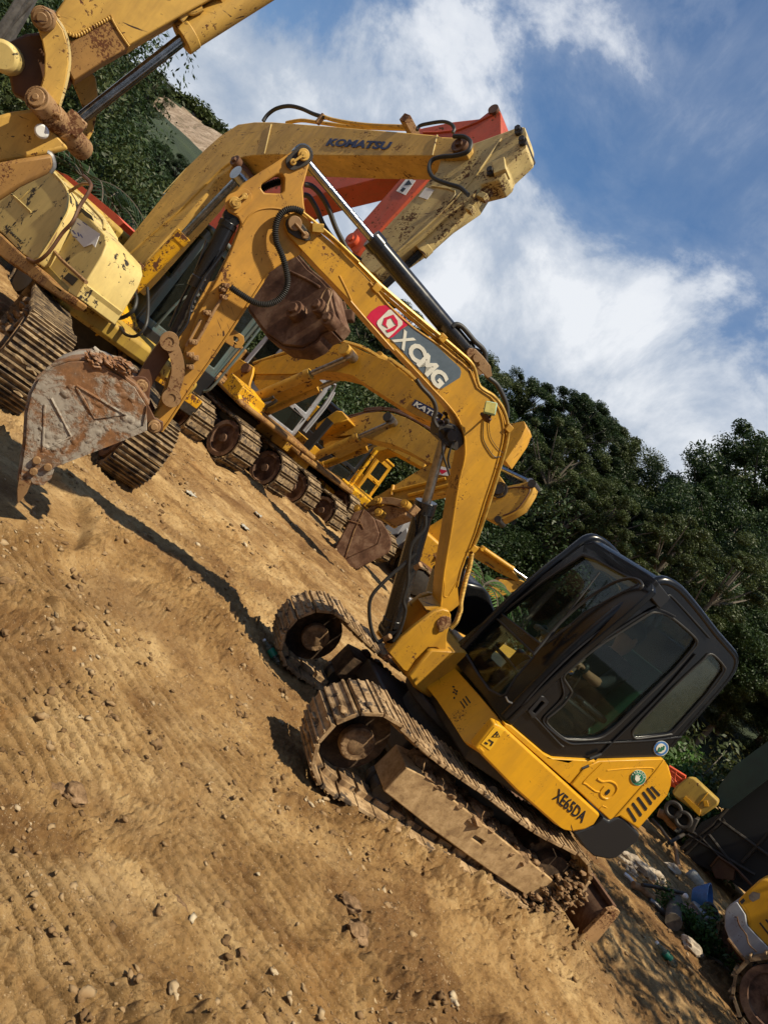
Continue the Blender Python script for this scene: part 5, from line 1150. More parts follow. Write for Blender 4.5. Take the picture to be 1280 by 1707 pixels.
for L in ([(178, 140), (150, 262)], [(858, 185), (838, 268)]): m.tube([K.on(px('A', *q), YKN-.004) for q in L], .008, 6, 1)
m.tube([K.on(px('J', *q), YKN-.004) for q in [(605, 0), (450, 170)]], .006, 6, 1); m.each('weld_seam', M['pale_stick'], kboom)
text_mesh('KOMATSU', K.on(px('A', 400, 229), YKN-.004), K.on(px('A', 668, 247), YKN-.004), K.on(px('A', 408, 198), YKN-.004), .004, 'lettering', M['decal_navy'], kboom, bold=.045, shear=.28, nrm=(0, -1, 0))
# pipes and hoses over the boom
m = MB(); m.tube([K.on(px('A', *q), YKN+.08) for q in [(390, 108), (430, 122), (520, 138), (600, 146), (700, 150), (735, 150)]], .022, 8, 3); m.tube([K.on(px('A', *q), YKN+.2) for q in [(240, 135), (300, 125), (360, 132), (500, 150), (620, 156), (740, 160)]], .022, 8, 3); m.build('hydraulic_pipe', M['worn_yellow'], kboom)
m = MB(); m.tube([K.on(px('A', *q), YKN+.08) for q in [(145, 128), (165, 100), (200, 76), (250, 66), (300, 76), (350, 98), (400, 114)]], .024, 8, 5); m.build('hose', M['rubber'], kboom)
m = MB(); m.tube([K.on(px('A', *q), YKN+.08) for q in [(775, 165), (785, 148), (820, 138), (880, 130), (915, 140), (928, 160), (922, 175)]], .018, 8, 5); m.build('hose', M['rubber'], kboom)
m = MB(); m.tube([K.on(px('A', *q), YKN-.10) for q in [(925, 190), (970, 192), (995, 215), (985, 250), (940, 268), (870, 275), (835, 290), (825, 325), (845, 362), (900, 385), (950, 400), (985, 430)]], .021, 8, 5); m.build('hose', M['rubber'], kboom)
m = MB(); q = K.on(px('A', 750, 158), YKN+.1); m.box(q, (.10, .30, .09)); q = K.on(px('A', 380, 120), YKN+.08); m.box(q, (.04, .06, .13)); m.each('pipe_clamp', M['link'], kboom, bevel=.005)
# stick, its cylinder, bucket
ks = [K.on(p, YKN+.05) for p in [(859, 213), (874, 211), (878, 225), (877, 248), (870, 255), (845, 278), (841, 290), (830, 300), (800, 308), (786, 330), (740, 362), (700, 398), (655, 430), (624, 455), (612, 452), (598, 430), (606, 418), (660, 360), (700, 318), (728, 285), (735, 262), (760, 248), (800, 235)]]
m = MB(); m.prism(ks, YKN+.05, YKN+.29); kst = m.build('stick', M['pale_stick'], kom, bevel=.012)
m = MB(); 
for q in ((1193, 172), (1210, 215), (1080, 340)): p = K.on(px('A', *q), YKN+.04); m.cyl((p.x, YKN+.02, p.z), (p.x, YKN+.31, p.z), .040, n=16); m.cyl((p.x, YKN-.02, p.z), (p.x, YKN, p.z), .03, n=6)
m.each('pivot_pin', M['undercar'], kst)
m = MB(); L = [K.on(px('A', *q), YKN+.045) for q in [(1120, 200), (1000, 370), (880, 500), (690, 670)]]; m.tube(L, .012, 6, 3); L = [K.on(px('A', *q), YKN+.045) for q in [(835, 395), (930, 415), (900, 470), (800, 570)]]; m.tube(L, .008, 6, 3); m.each('weld_seam', M['pale_stick'], kst)
lb = [K.on(px('A', *q), YKN+.046) for q in [(782, 438), (812, 400), (845, 412), (818, 450)]]; m = MB(); m.slab(lb, (0, -.003, 0)); m.build('warning_label', M['paper'], kst, smooth=None)
simple_cyl('bucket_cylinder', kom, K, px('A', 1110, 365), px('A', 560, 880), px('A', 790, 660), YKN+.17, .075, .038, 'pale_stick', 'cyl_black')
m = MB(); p = K.on(px('A', 1045, 440), YKN+.08); m.box(p, (.10, .08, .06)); p = K.on(px('A', 995, 492), YKN+.08); m.box(p, (.07, .08, .06)); p = K.on(px('A', 1120, 330), YKN+.08); m.box(p, (.16, .14, .12), Matrix.Rotation(.7, 3, 'Y')); m.each('hose_fitting', M['pale_stick'], kst, bevel=.006)
kbk = [K.on(px('N', *q), YKN-.30) for q in [(150, 700), (160, 835), (225, 930), (300, 1030), (420, 1115), (560, 1128), (650, 1080), (700, 1020), (780, 985), (830, 930), (800, 850), (765, 690), (700, 620), (600, 540), (500, 420), (400, 400), (300, 500), (215, 600)]]
m = MB(); m.prism(kbk, YKN-.30, YKN-.26); m.prism(kbk, YKN-.10, YKN-.06); m.strip([(p.x, 0, p.z) for p in kbk[:9]], YKN-.27, YKN-.09, .03); m.strip([(p.x, 0, p.z) for p in kbk[8:16]], YKN-.27, YKN-.09, .03)
kbu = m.build('bucket', M['bucket_brown'], kom, bevel=.008)
m = MB(); L = [K.on(px('N', *q), YKN-.31) for q in [(470, 560), (600, 620), (700, 680)]]; m.tube(L, .015, 6, 2)
for q, r_ in (((545, 890), .09), ((720, 860), .075), ((800, 960), .07)): p = K.on(px('N', *q), YKN-.30); m.cyl((p.x, YKN-.40, p.z), (p.x, YKN-.28, p.z), r_, n=16); m.cyl((p.x, YKN-.43, p.z), (p.x, YKN-.39, p.z), r_*.6, n=8)
m.build('bucket_boss', M['bucket_brown'], kbu, bevel=.006)
link([('N', 590, 930), ('N', 720, 865), ('N', 880, 840), ('N', 960, 870)], .05, YKN-.05, YKN+.0, 'bucket_link', M['rust_brown'], 1, par=kom) if False else None
m = MB()
for q0, q1 in (((700, 910), (960, 900)), ((700, 880), (900, 830)), ((560, 890), (780, 700))): a = K.on(px('N', *q0), YKN-.06); b = K.on(px('N', *q1), YKN+.05); m.bar(a, b, .10, .11)
m.build('bucket_linkage', M['bucket_brown'], kom, bevel=.01)
m = MB(); m.tube([K.on(px('N', *q), YKN-.36) for q in [(700, 810), (720, 740), (760, 690), (790, 720), (765, 800), (750, 870)]], .008, 6, 5); m.build('wire', M['link'], kbu)
# boom cylinders
simple_cyl('boom_cylinder', kom, K, px('J', 90, 960), px('J', 960, 60), px('J', 600, 470), YKN-.18, .085, .045, 'bright_yellow', 'chrome')
simple_cyl('boom_cylinder', kom, K, px('J', 90, 960), px('J', 960, 60), px('J', 600, 470), YKN+.52, .085, .045, 'bright_yellow', 'chrome')
rail(kom, K, [('J', 250, 680), ('J', 250, 800), ('J', 272, 870), ('J', 250, 950), ('J', 170, 1000), ('J', 90, 990), ('J', 20, 930), ('J', 0, 850)], YKN-.32, .022, 'rubber', 'hose')
rail(kom, K, [('J', 345, 800), ('J', 350, 930), ('J', 335, 1050), ('J', 270, 1120), ('J', 200, 1110), ('J', 160, 1060)], YKN-.20, .018, 'rubber', 'hose')
m = MB(); a = K.on(px('J', 265, 660), YKN-.30); m.box(a, (.10, .10, .08)); a = K.on(px('J', 310, 660), YKN-.27); m.box(a, (.05, .14, .05)); m.tube([K.on(px('J', *q), YKN-.28) for q in [(240, 770), (160, 860), (90, 920)]], .018, 8, 2); m.each('hose_fitting', M['link'], kom, bevel=.005)
# boom bracket of the house
br = [K.on(px('J', *q), YKN-.02) for q in [(-150, 990), (-60, 880), (0, 760), (50, 700), (68, 650), (60, 615), (20, 608), (-10, 640), (-40, 720), (-100, 760), (-180, 860), (-240, 930)]]
br = [K.on(p, YKN-.06) for p in [(102, 517), (140, 478), (160, 448), (166, 436), (176, 432), (180, 440), (176, 460), (172, 490), (190, 520), (178, 548), (158, 566), (120, 540)]]
m = MB(); m.prism(br, YKN-.06, YKN-.10); m.prism(br, YKN+.40, YKN+.44); m.prism([K.on(p, YKN) for p in [(108, 512), (140, 482), (184, 470), (196, 520), (172, 560), (150, 560)]], YKN, YKN+.36); kbr = m.build('boom_bracket', M['bright_yellow'], kom, bevel=.01)
m = MB(); p = K.on((165, 441), YKN-.1); m.cyl((p.x, YKN-.14, p.z), (p.x, YKN+.48, p.z), .06, n=18); p = K.on(px('J', 60, 980), YKN-.1); m.cyl((p.x, YKN-.26, p.z), (p.x, YKN+.6, p.z), .07, n=18); m.each('pivot_pin', M['link'], kbr)
rail(kom, K, [('B', 450, 260), ('B', 460, 300), ('B', 500, 345), ('B', 520, 370), ('B', 480, 300), ('B', 520, 300)], YKN-.15, .028, 'rubber', 'hose')
# bonnet on the right side, engine bay behind
YH = -1.10
hs = [K.on(p, YH) for p in [(-60, 345), (-10, 330), (20, 322), (50, 298), (80, 281), (90, 284), (101, 300), (112, 319), (113, 336), (108, 352), (66, 425), (57, 434), (40, 424), (0, 384), (-60, 322)]]
hx = max(p.x for p in hs); 
m = MB(); m.prism([(p.x, 0, p.z) for p in hs], YH, YH+.05); m.prism([(p.x-.02, 0, p.z-.015) for p in hs], YH+.04, -.30); kh = m.build('bonnet', M['pale_yellow'], kom, bevel=.05, seg=3)
text_mesh('KOMATSU', K.on(px('I', 48, 758), YH-.004), K.on(px('I', 196, 898), YH-.004), K.on(px('I', 66, 738), YH-.004), .004, 'lettering', M['decal_black'], kh, bold=.04, shear=.25, nrm=(0, -1, 0))
m = MB(); m.tube([K.on(px('I', *q), YH-.008) for q in [(100, 440), (180, 510), (280, 605)]], .010, 6, 3); m.tube([K.on(px('I', *q), YH-.005) for q in [(265, 405), (225, 450), (180, 495)]], .006, 6, 3); m.tube([K.on(px('I', *q), YH-.006) for q in [(440, 225), (540, 320), (604, 430), (598, 560), (540, 680), (440, 850), (330, 1015)]], .014, 6, 4); m.each('bonnet_edge', M['pale_yellow'], kh)
# front box (tool locker) with lid, paper and lamp
fb = [K.on(p, -.95) for p in [(66, 425), (108, 352), (116, 330), (125, 336), (158, 372), (172, 388), (174, 404), (166, 424), (143, 462), (124, 492), (100, 476)]]
m = MB(); m.prism([(p.x, 0, p.z) for p in fb], -.92, -.38); kfb = m.build('tool_locker', M['pale_yellow'], kom, bevel=.05, seg=3)
def kdec(pts, mat, name, y=-.925, t=.004): m = MB(); L = [K.on(px('I', *q), y) for q in pts]; m.slab(L, (0, -t, 0)); return m.build(name, M[mat], kfb, smooth=None)
pa = kdec([(605, 640), (640, 632), (705, 665), (810, 745), (895, 800), (850, 920), (825, 890), (750, 920), (640, 800)], 'paper', 'paper_notice')
for q in ([(640, 770), (655, 765), (680, 800), (668, 805)], [(690, 790), (700, 785), (712, 820), (700, 822)], [(650, 820), (690, 830), (690, 836), (650, 826)], [(720, 800), (740, 830), (734, 836), (714, 806)], [(740, 690), (780, 720), (776, 726), (736, 696)], [(690, 700), (720, 722), (716, 728), (686, 706)]): kdec(q, 'ink', 'handwriting', -.930, .002)
kdec([(620, 450), (720, 560), (820, 640), (840, 690), (760, 640), (690, 560), (615, 490)], 'dark', 'lid_gap')
m = MB(); m.tube([K.on(px('I', *q), -.95) for q in [(600, 380), (720, 470), (840, 590), (925, 690), (930, 760)]], .020, 6, 4); m.build('lid_edge', M['pale_yellow'], kfb)
m = MB(); m.tube([K.on(px('I', *q), -.96) for q in [(475, 945), (560, 1040), (660, 1130), (770, 1230)]], .022, 6, 3); m.build('step_edge', M['link'], kfb)
kdec([(568, 1195), (615, 1145), (700, 1200), (645, 1262)], 'dark', 'front_lamp')
lowb = [K.on(px('I', *q), -.93) for q in [(335, 1085), (470, 945), (740, 1210), (760, 1240), (650, 1350), (480, 1230)]]
m = MB(); m.prism([(p.x, 0, p.z) for p in lowb], -.90, -.4); m.build('lower_box', M['pale_yellow'], kom, bevel=.02)
rail(kom, K, [('I', 250, 1020), ('I', 320, 1048), ('I', 400, 1000), ('I', 470, 920), ('I', 560, 790), ('I', 650, 690), ('I', 710, 560), ('I', 790, 430), ('I', 812, 370), ('I', 790, 325), ('I', 745, 285)], -1.15, .021, 'rust_brown')
rail(kom, K, [('I', 815, 360), ('I', 740, 355), ('I', 650, 405), ('I', 600, 450), ('I', 545, 640), ('I', 470, 850), ('I', 340, 1020)], -1.05, .018, 'link')
# platform beam, cab, engine deck
pb = [K.on(px('I', *q), -1.14) for q in [(-200, 620), (0, 790), (180, 960), (330, 1080), (480, 1230), (660, 1350), (610, 1400), (560, 1387), (350, 1250), (180, 1110), (60, 1040), (-200, 820)]]
m = MB(); m.prism([(p.x, 0, p.z) for p in pb], -1.14, -.95); m.build('platform_beam', M['beam_brown'], kom, bevel=.02)
m = MB(); m.box((-.75, .1, .92), (2.6, 2.1, .24)); m.box((-1.7, .1, 1.45), (.8, 2.0, .9)); m.build('house', M['dull_yellow'], kom, bevel=.06)
m = MB(); m.cyl((-.45, .0, .45), (-.45, .0, .82), .50, n=32); m.build('slew_ring', M['undercar'], kom, bevel=.02)
CK = lambda p, x=.62: K.onx(p, x)
def kom_cab():
    x1 = -.30; y0, y1 = .42, 1.38
    bl, br_, tr = K.onx((197, 540), x1), K.onx((322, 672), x1), K.onx((447, 520), x1)
    y0, y1, z0, z1 = bl.y, br_.y, .5*(bl.z+br_.z), 2.62
    y0 = max(y0, .42); y1 = min(max(y1, y0+.9), y0+1.55)
    f = [(x1, y0, z0), (x1, y1, z0), (x1-.10, y1, z1), (x1-.10, y0, z1)]
    hol = [(x1-.01, y0+.10, z0+.45), (x1-.01, y1-.10, z0+.45), (x1-.10, y1-.10, z1-.12), (x1-.10, y0+.10, z1-.12)]
    m = MB(); m.slab(f, (-.06, 0, 0), [hol]); c = m.build('cab', M['teal'], kom, bevel=.015)
    m = MB(); m.box((x1-.75, y1, (z0+z1)/2-.45), (1.4, .05, z1-z0-.9)); m.box((x1-.75, y1, z1-.07), (1.4, .05, .12))
    for xx in (x1-.06, x1-.75, x1-1.42): m.box((xx, y1, (z0+z1)/2), (.09, .06, z1-z0-.01))
    m.box((x1-.75, y0, (z0+z1)/2-.4), (1.4, .05, z1-z0-.8)); m.box((x1-.75, y0, z1-.07), (1.4, .05, .12)); m.box((x1-1.43, (y0+y1)/2, (z0+z1)/2), (.05, y1-y0-.07, z1-z0-.05)); m.build('cab_walls', M['teal'], c, bevel=.012)
    m = MB(); m.box((x1-.78, (y0+y1)/2, z1+.03), (1.5, y1-y0+.04, .07)); m.build('roof', M['teal'], c, bevel=.03, seg=3)
    m = MB(); m.slab([(p[0]-.02, p[1], p[2]) for p in hol], (-.006, 0, 0)); m.build('windscreen', M['glass_far'], c, smooth=None)
    m = MB(); m.box((x1-.42, y1-.0, z1-.45), (.60, .012, .6)); m.box((x1-1.08, y1-.0, z1-.45), (.55, .012, .6)); m.build('side_window', M['glass_far'], c, smooth=None)
    m = MB(); m.prism([(x1-.5, 0, z0+.35), (x1-1.0, 0, z0+.35), (x1-1.15, 0, z0+1.1), (x1-1.05, 0, z0+1.15), (x1-.92, 0, z0+.5), (x1-.5, 0, z0+.48)], y0+.3, y1-.3); m.build('seat', M['dark_trim'], c, bevel=.03)
    m = MB(); m.box((x1+.008, (y0+y1)/2, z0+.18), (.05, y1-y0+.02, .34)); m.build('front_panel', M['dark_trim'], c, bevel=.01)
    m = MB()
    for k in (-.18, 0, .18): m.box((x1+.04, (y0+y1)/2+k, z0+.25), (.03, .05, .25))
    m.build('step_ribs', M['dark_trim'], c, bevel=.004)
    m = MB(); m.box((x1+.03, (y0+y1)/2, z0-.10), (.12, y1-y0+.1, .14)); m.build('cab_sill', M['bright_yellow'], c, bevel=.01)
    m = MB(); m.tube([(x1+.04, y1-.02, z0+.1), (x1+.10, y1, z0+.3), (x1+.02, y1+.02, z1-.4), (x1-.05, y1, z1-.2)], .02, 8, 4); m.tube([(x1+.07, y0+.2, z0+.4), (x1+.12, y0+.2, z0+.9), (x1+.12, y0+.35, z0+1.1)], .018, 8, 4); m.each('grab_rail', M['teal'], c)
kom_cab()
KU = Frame((-3.8, 9.0), R(-57))
def kom_tracks():
    ro = kom
    for pix, y, sd, mt in (((39, 604), -.78, 1, 'wheel_mud'), ((228.6, 741), .74, 2, 'rim')):
        h = KU.loc(at_z(pix, .42 if sd == 1 else .38))
        wpos = K.loc(KU.w(h)); r = .44 if sd == 1 else .38
        m = MB(); make_belt(m, 0, 0, r-.03, -2.3, 0, r-.03, 0, .42, .15, .028, .03, sd, .05, 3, .5 if sd == 1 else .1)
        b = m.build('crawler_track', M['shoe_far'], ro, loc=(wpos.x, wpos.y, h.z), rot=(0, 0, KU.psi-K.psi))
        m = MB(); m.lathe([(0, .06), (0, r*.70), (.05, r*.76), (.10, r*.76), (.10, r*.6), (.05, r*.56), (.05, r*.25), (.16, r*.22), (.17, .03)], (0, -.12, 0), (0, -1, 0), 28); m.build('idler_wheel', M[mt], b)
        m = MB(); m.box((-1.15, 0, -.02), (1.8, .26, .34)); m.build('track_frame', M['undercar'], b, bevel=.03)
        if sd == 1:
            m = MB(); rr = random.Random(5)
            for k in range(90): m.rock((rr.uniform(-1.8, .1), rr.uniform(-.22, -.05), rr.uniform(-.25, .28)), rr.uniform(.03, .07), k, 1)
            m.build('caked_mud', M['mud'], b, smooth=60)
kom_tracks()

# ---- red digger behind it
RD = Frame((-3.9, 11.2), R(-35))
red = frame_root('excavator', RD, 'red excavator almost hidden behind the pale-bonneted one, folded boom peak showing', 'excavator')
rb = [RD.on(px('A', *q), 0) for q in [(-160, 520), (-60, 430), (40, 350), (300, 335), (620, 240), (800, 155), (925, 130), (1030, 118), (1085, 75), (1108, 78), (1120, 95), (1122, 195), (1000, 225), (900, 260), (625, 362), (440, 410), (340, 442), (80, 560), (-80, 640)]]
m = MB(); m.prism(rb, 0, .42); rbo = m.build('boom', M['red'], red, bevel=.015)
m = MB(); p = RD.on(px('A', 1092, 88), 0); m.cyl((p.x, -.05, p.z), (p.x, .47, p.z), .075, n=18); m.each('pivot_pin', M['rust_brown'], rbo)
m = MB(); m.tube([RD.on(px('A', *q), -.01) for q in [(1085, 100), (940, 165), (800, 175)]], .015, 6, 2); m.each('weld_seam', M['red'], rbo)
rs = [RD.on(px('A', *q), -.05) for q in [(700, 372), (760, 300), (860, 300), (850, 340), (790, 395), (610, 590), (545, 655), (525, 672), (495, 640), (488, 610), (520, 575)]]
m = MB(); m.prism(rs, -.05, .30); rst = m.build('stick', M['red'], red, bevel=.015)
lbl = [RD.on(px('A', *q), -.056) for q in [(690, 415), (733, 362), (770, 372), (728, 432)]]; m = MB(); m.slab(lbl, (0, -.004, 0)); lo_ = m.build('warning_label', M['paper'], rst, smooth=None)
m = MB(); m.slab([RD.on(px('A', *q), -.062) for q in [(722, 392), (742, 368), (754, 388)]], (0, -.003, 0)); m.build('warning_triangle', M['decal_black'], lo_, smooth=None)
m = MB(); m.slab([RD.on(px('A', *q), -.062) for q in [(706, 412), (718, 400), (730, 404), (716, 420)]], (0, -.003, 0)); m.build('warning_mark', M['decal_black'], lo_, smooth=None)
m = MB(); p = RD.on(px('A', 515, 622), -.05); m.cyl((p.x, -.12, p.z), (p.x, .36, p.z), .10, n=18); m.cyl((p.x, -.15, p.z), (p.x, -.11, p.z), .05, n=8); m.each('pivot_pin', M['red'], rst)
simple_cyl('stick_cylinder', red, RD, px('A', 780, 178), px('A', 1108, 186), px('A', 840, 178), .2, .06, .045, 'red', 'chrome')
rh = [RD.on(px('I', *q), -1.2) for q in [(515, 238), (600, 275), (720, 365), (900, 510), (1040, 625), (1105, 700), (1030, 752), (950, 690), (700, 480), (520, 330), (300, 200)]]
m = MB(); m.prism([(p.x, 0, p.z) for p in rh], -1.2, -.3); m.box((-2.2, -.2, 1.25), (.8, 1.6, .8)); m.build('bonnet', M['orange_red'], red, bevel=.06, seg=3)
m = MB(); m.cyl((-.7, 0, .5), (-.7, 0, .75), .7, n=28); m.box((-.7, 0, .5), (1.6, 1.5, .3)); m.build('slew_ring', M['undercar'], red, bevel=.02)
far_crawler(red, RD, (312, 694), .95, .42, 2.9, .5, 31, -1)
far_crawler(red, RD, (250, 640), -.95, .42, 2.9, .5, 32, -1, x0=RD.on((312, 694), .95).x, z0=RD.on((312, 694), .95).z)

# ---- the KATO digger with a white cab
Q = Frame((-2.76, 13.5), R(-33))
kat = frame_root('excavator', Q, 'yellow excavator with a white cab and a blue and white badge on its humped boom', 'excavator', 'yellow excavators parked in a row')
def humped(fr, root, pts, y0, w, mat):
    m = MB(); m.prism([fr.on(p, y0) for p in pts], y0, y0+w); return m.build('boom', M[mat], root, bevel=.015)
kp = [px('K', *q) for q in [(292, 262), (298, 208), (360, 172), (500, 135), (690, 75), (790, 56), (870, 52), (980, 72), (1120, 135)]]+[px('X', *q) for q in [(430, 600), (640, 770), (760, 870)]]+[(740, 665), (800, 678), (852, 706), (873, 702), (876, 712), (868, 730), (842, 768), (800, 745), (728, 700)]+[px('X', *q) for q in [(790, 1100), (640, 1040), (400, 890), (230, 780), (140, 720), (60, 700), (0, 690)]]+[px('K', *q) for q in [(700, 240), (560, 262)]]
kbo = humped(Q, kat, kp, -.28, .34, 'far_yellow')
m = MB(); m.prism([Q.on(px('K', *q), -.26) for q in [(298, 262), (560, 262), (690, 240), (640, 270), (500, 330), (350, 390), (305, 330)]], -.26, .22); m.build('boom_belly', M['far_yellow'], kbo, bevel=.01)
m = MB(); m.slab([Q.on(px('X', *q), -.285) for q in [(650, 915), (620, 962), (760, 1045), (850, 1095), (880, 1040), (790, 985)]], (0, -.006, 0)); bd = m.build('badge', M['decal_navy'], kbo, smooth=None)
text_mesh('KATO', Q.on(px('X', 632, 965), -.294), Q.on(px('X', 832, 1082), -.294), Q.on(px('X', 658, 928), -.294), .004, 'lettering', M['decal_white'], bd, bold=.03, shear=.1, nrm=(0, -1, 0))
m = MB()
for dy, du in ((-.24, 0), (-.14, 4), (.05, 2)):
    m.tube([Q.on((p[0]+du*.4, p[1]-1.5-du*.3), dy) for p in [px('K', 300, 195), px('K', 500, 128), px('K', 700, 68), px('K', 860, 42), px('K', 990, 70), px('K', 1090, 110), px('K', 1280, 235), px('X', 430, 590), px('X', 640, 750), px('X', 700, 850)]], .028, 6, 4)
m.build('hydraulic_pipe', M['far_yellow_b'], kbo)
simple_cyl('stick_cylinder', kat, Q, px('K', 1170, 150), (735, 668), (690, 636), .0, .085, .045, 'far_yellow_b', 'chrome')
simple_cyl('boom_cylinder', kat, Q, px('K', 255, 450), px('K', 972, 140), px('K', 690, 262), -.42, .095, .05, 'far_yellow_b', 'dull_rod')
simple_cyl('boom_cylinder', kat, Q, px('K', 325, 545), px('K', 1010, 240), px('K', 745, 340), .40, .095, .05, 'far_yellow_b', 'dull_rod')
m = MB(); p = Q.on(px('K', 972, 140), -.3); m.cyl((p.x, -.58, p.z), (p.x, .55, p.z), .11, n=18); m.each('pivot_pin', M['far_yellow_b'], kbo)
m = MB(); m.prism([Q.on(px('K', *q), -.36) for q in [(215, 165), (300, 212), (292, 262), (270, 330), (275, 420), (240, 470), (180, 420), (150, 350), (120, 300), (150, 230)]], -.36, -.30); m.prism([Q.on(px('K', *q), .3) for q in [(215, 165), (300, 212), (292, 262), (270, 330), (275, 420), (240, 470), (180, 420), (150, 350), (120, 300), (150, 230)]], .25, .30); kbk2 = m.build('boom_bracket', M['far_yellow'], kat, bevel=.01)
m = MB(); p = Q.on(px('K', 255, 228), -.36); m.cyl((p.x, -.42, p.z), (p.x, .36, p.z), .10, n=18); m.each('pivot_pin', M['rust_brown'], kbk2)
# house: box beside the boom, platform, cab
m = MB(); m.prism([Q.on(px('K', *q), -1.15) for q in [(80, 340), (150, 250), (215, 330), (232, 350), (195, 400), (205, 430), (180, 455)]], -1.15, -.45); m.build('side_locker', M['bright_yellow'], kat, bevel=.02)
m = MB(); zz = .90; a = Q.on((404, 668), -1.15); xf = a.x; m.box((xf-1.6, .1, a.z-.05), (3.2, 2.5, .10)); m.box((xf-3.1, .1, a.z+.35), (1.0, 2.2, .7)); m.build('house', M['beam_brown'], kat, bevel=.04)
def far_cab(root, fr, y0, y1, x1, z0, z1, mat, glass='glass_far', seat='tan', lean=.14, round_=.05, depth=1.5, sillz=.5):
    m = MB(); f = [(x1, y0, z0), (x1, y1, z0), (x1-lean*.15, y1, z0+.5), (x1-lean, y1, z1), (x1-lean, y0, z1), (x1-lean*.15, y0, z0+.5)]
    hu = [(x1-lean*.25, y0+.14, z0+.62), (x1-lean*.25, y1-.14, z0+.62), (x1-lean*.95, y1-.14, z1-.15), (x1-lean*.95, y0+.14, z1-.15)]
    hl = [(x1, y0+.13, z0+.14), (x1, y1-.13, z0+.14), (x1-lean*.13, y1-.13, z0+.50), (x1-lean*.13, y0+.13, z0+.50)]
    hu = [(x1-lean*(q[2]-z0)/(z1-z0), q[1], q[2]) for q in hu]; hl = [(x1-lean*(q[2]-z0)/(z1-z0), q[1], q[2]) for q in hl]; f = [(x1-lean*(q[2]-z0)/(z1-z0), q[1], q[2]) for q in f]
    m.slab(f, (-.06, 0, 0), [hu, hl]); c = m.build('cab', M[mat], root, bevel=.02)
    for h, nm in ((hu, 'windscreen'), (hl, 'lower_window')): m = MB(); m.slab([(q[0]-.02, q[1], q[2]) for q in h], (-.006, 0, 0)); m.build(nm, M[glass], c, smooth=None)
    for yy, s in ((y0, 1), (y1, -1)):
        o_ = [(x1, 0, z0), (x1-lean, 0, z1), (x1-depth, 0, z1), (x1-depth, 0, z0)]
        h1 = [(x1-.12, 0, z0+sillz), (x1-lean-.10, 0, z1-.14), (x1-depth*.55, 0, z1-.14), (x1-depth*.55, 0, z0+sillz)]; h2 = [(x1-depth*.62, 0, z0+sillz+.1), (x1-depth*.62, 0, z1-.14), (x1-depth+.12, 0, z1-.14), (x1-depth+.12, 0, z0+sillz+.1)]
        m = MB(); m.prism(o_, yy, yy+s*.05, [h1, h2]); m.build('side_wall', M[mat], c, bevel=.02)
        m = MB(); m.prism(h1, yy+s*.02, yy+s*.026); m.prism(h2, yy+s*.02, yy+s*.026); m.build('side_window', M[glass], c, smooth=None)
    m = MB(); m.box((x1-lean-(depth-lean)/2, (y0+y1)/2, z1+.02), (depth-lean+.06, y1-y0+.04, .08)); m.build('roof', M[mat], c, bevel=round_, seg=3)
    m = MB(); m.box((x1-depth+.03, (y0+y1)/2, (z0+z1)/2), (.05, y1-y0-.1, z1-z0-.02)); m.build('rear_wall', M[mat], c)
    m = MB(); m.prism([(x1-.55, 0, z0+.45), (x1-.98, 0, z0+.45), (x1-1.1, 0, z0+1.15), (x1-1.0, 0, z0+1.18), (x1-.9, 0, z0+.60), (x1-.55, 0, z0+.58)], y0+.25, y1-.25); m.build('seat', M[seat], c, bevel=.03)
    return c
def cab_from(fr, pbl, pbr, ptr, x):
    a, b, c = fr.onx(pbl, x), fr.onx(pbr, x), fr.onx(ptr, x-.14); return a.y, b.y, (a.z+b.z)/2, c.z
xc = xf+.02
xc = -.60; y0, y1, z0, z1 = .45, 1.50, .98, 2.42
kc_ = far_cab(kat, Q, y0, y1, xc, z0, z1, 'white')
m = MB(); m.tube([(xc+.05, y1+.03, z0+.3), (xc+.0, y1+.05, z0+1.0), (xc-.08, y1+.05, z1-.1), (xc-.05, y1-.05, z1+.03)], .025, 8, 4); m.tube([(xc+.05, y1+.10, z0+.3), (xc+.0, y1+.12, z0+1.0), (xc-.08, y1+.12, z1-.1)], .025, 8, 4); m.each('grab_rail', M['white'], kc_)
m = MB(); m.box((xc+.01, (y0+y1)/2+.05, z0-.14), (.10, y1-y0+.2, .26)); m.build('cab_base', M['far_yellow_b'], kat, bevel=.02)
m = MB(); m.box((xc-.05, y1+.45, z0-.10), (.5, .55, .62)); m.box((xc+.205, y1+.50, z0-.06), (.01, .09, .16), m=1); m.build('battery_box', [M['far_yellow'], M['dark']], kat, bevel=.02)
m = MB(); m.box((xf-.6, 1.6, a.z+.30), (.2, .05, .9)); m.build('mirror_post', M['rubber'], kat)
m = MB(); m.cyl((xf-1.6, .1, .55), (xf-1.6, .1, .85), .75, n=28); m.box((xf-1.6, .1, .5), (1.7, 1.6, .35)); m.build('slew_ring', M['undercar'], kat, bevel=.02)
far_crawler(kat, Q, (387, 740), -.75, .43, 3.0, .55, 41, -1)
far_crawler(kat, Q, (454, 788), .75, .44, 3.0, .55, 42, -1)
rail(kat, Q, [('K', 270, 490), ('K', 340, 450), ('K', 400, 440), ('K', 440, 420)], -.5, .03, 'rubber', 'hose'); rail(kat, Q, [('K', 240, 480), ('K', 330, 500), ('K', 420, 470), ('K', 460, 440)], -.45, .03, 'rubber', 'hose')

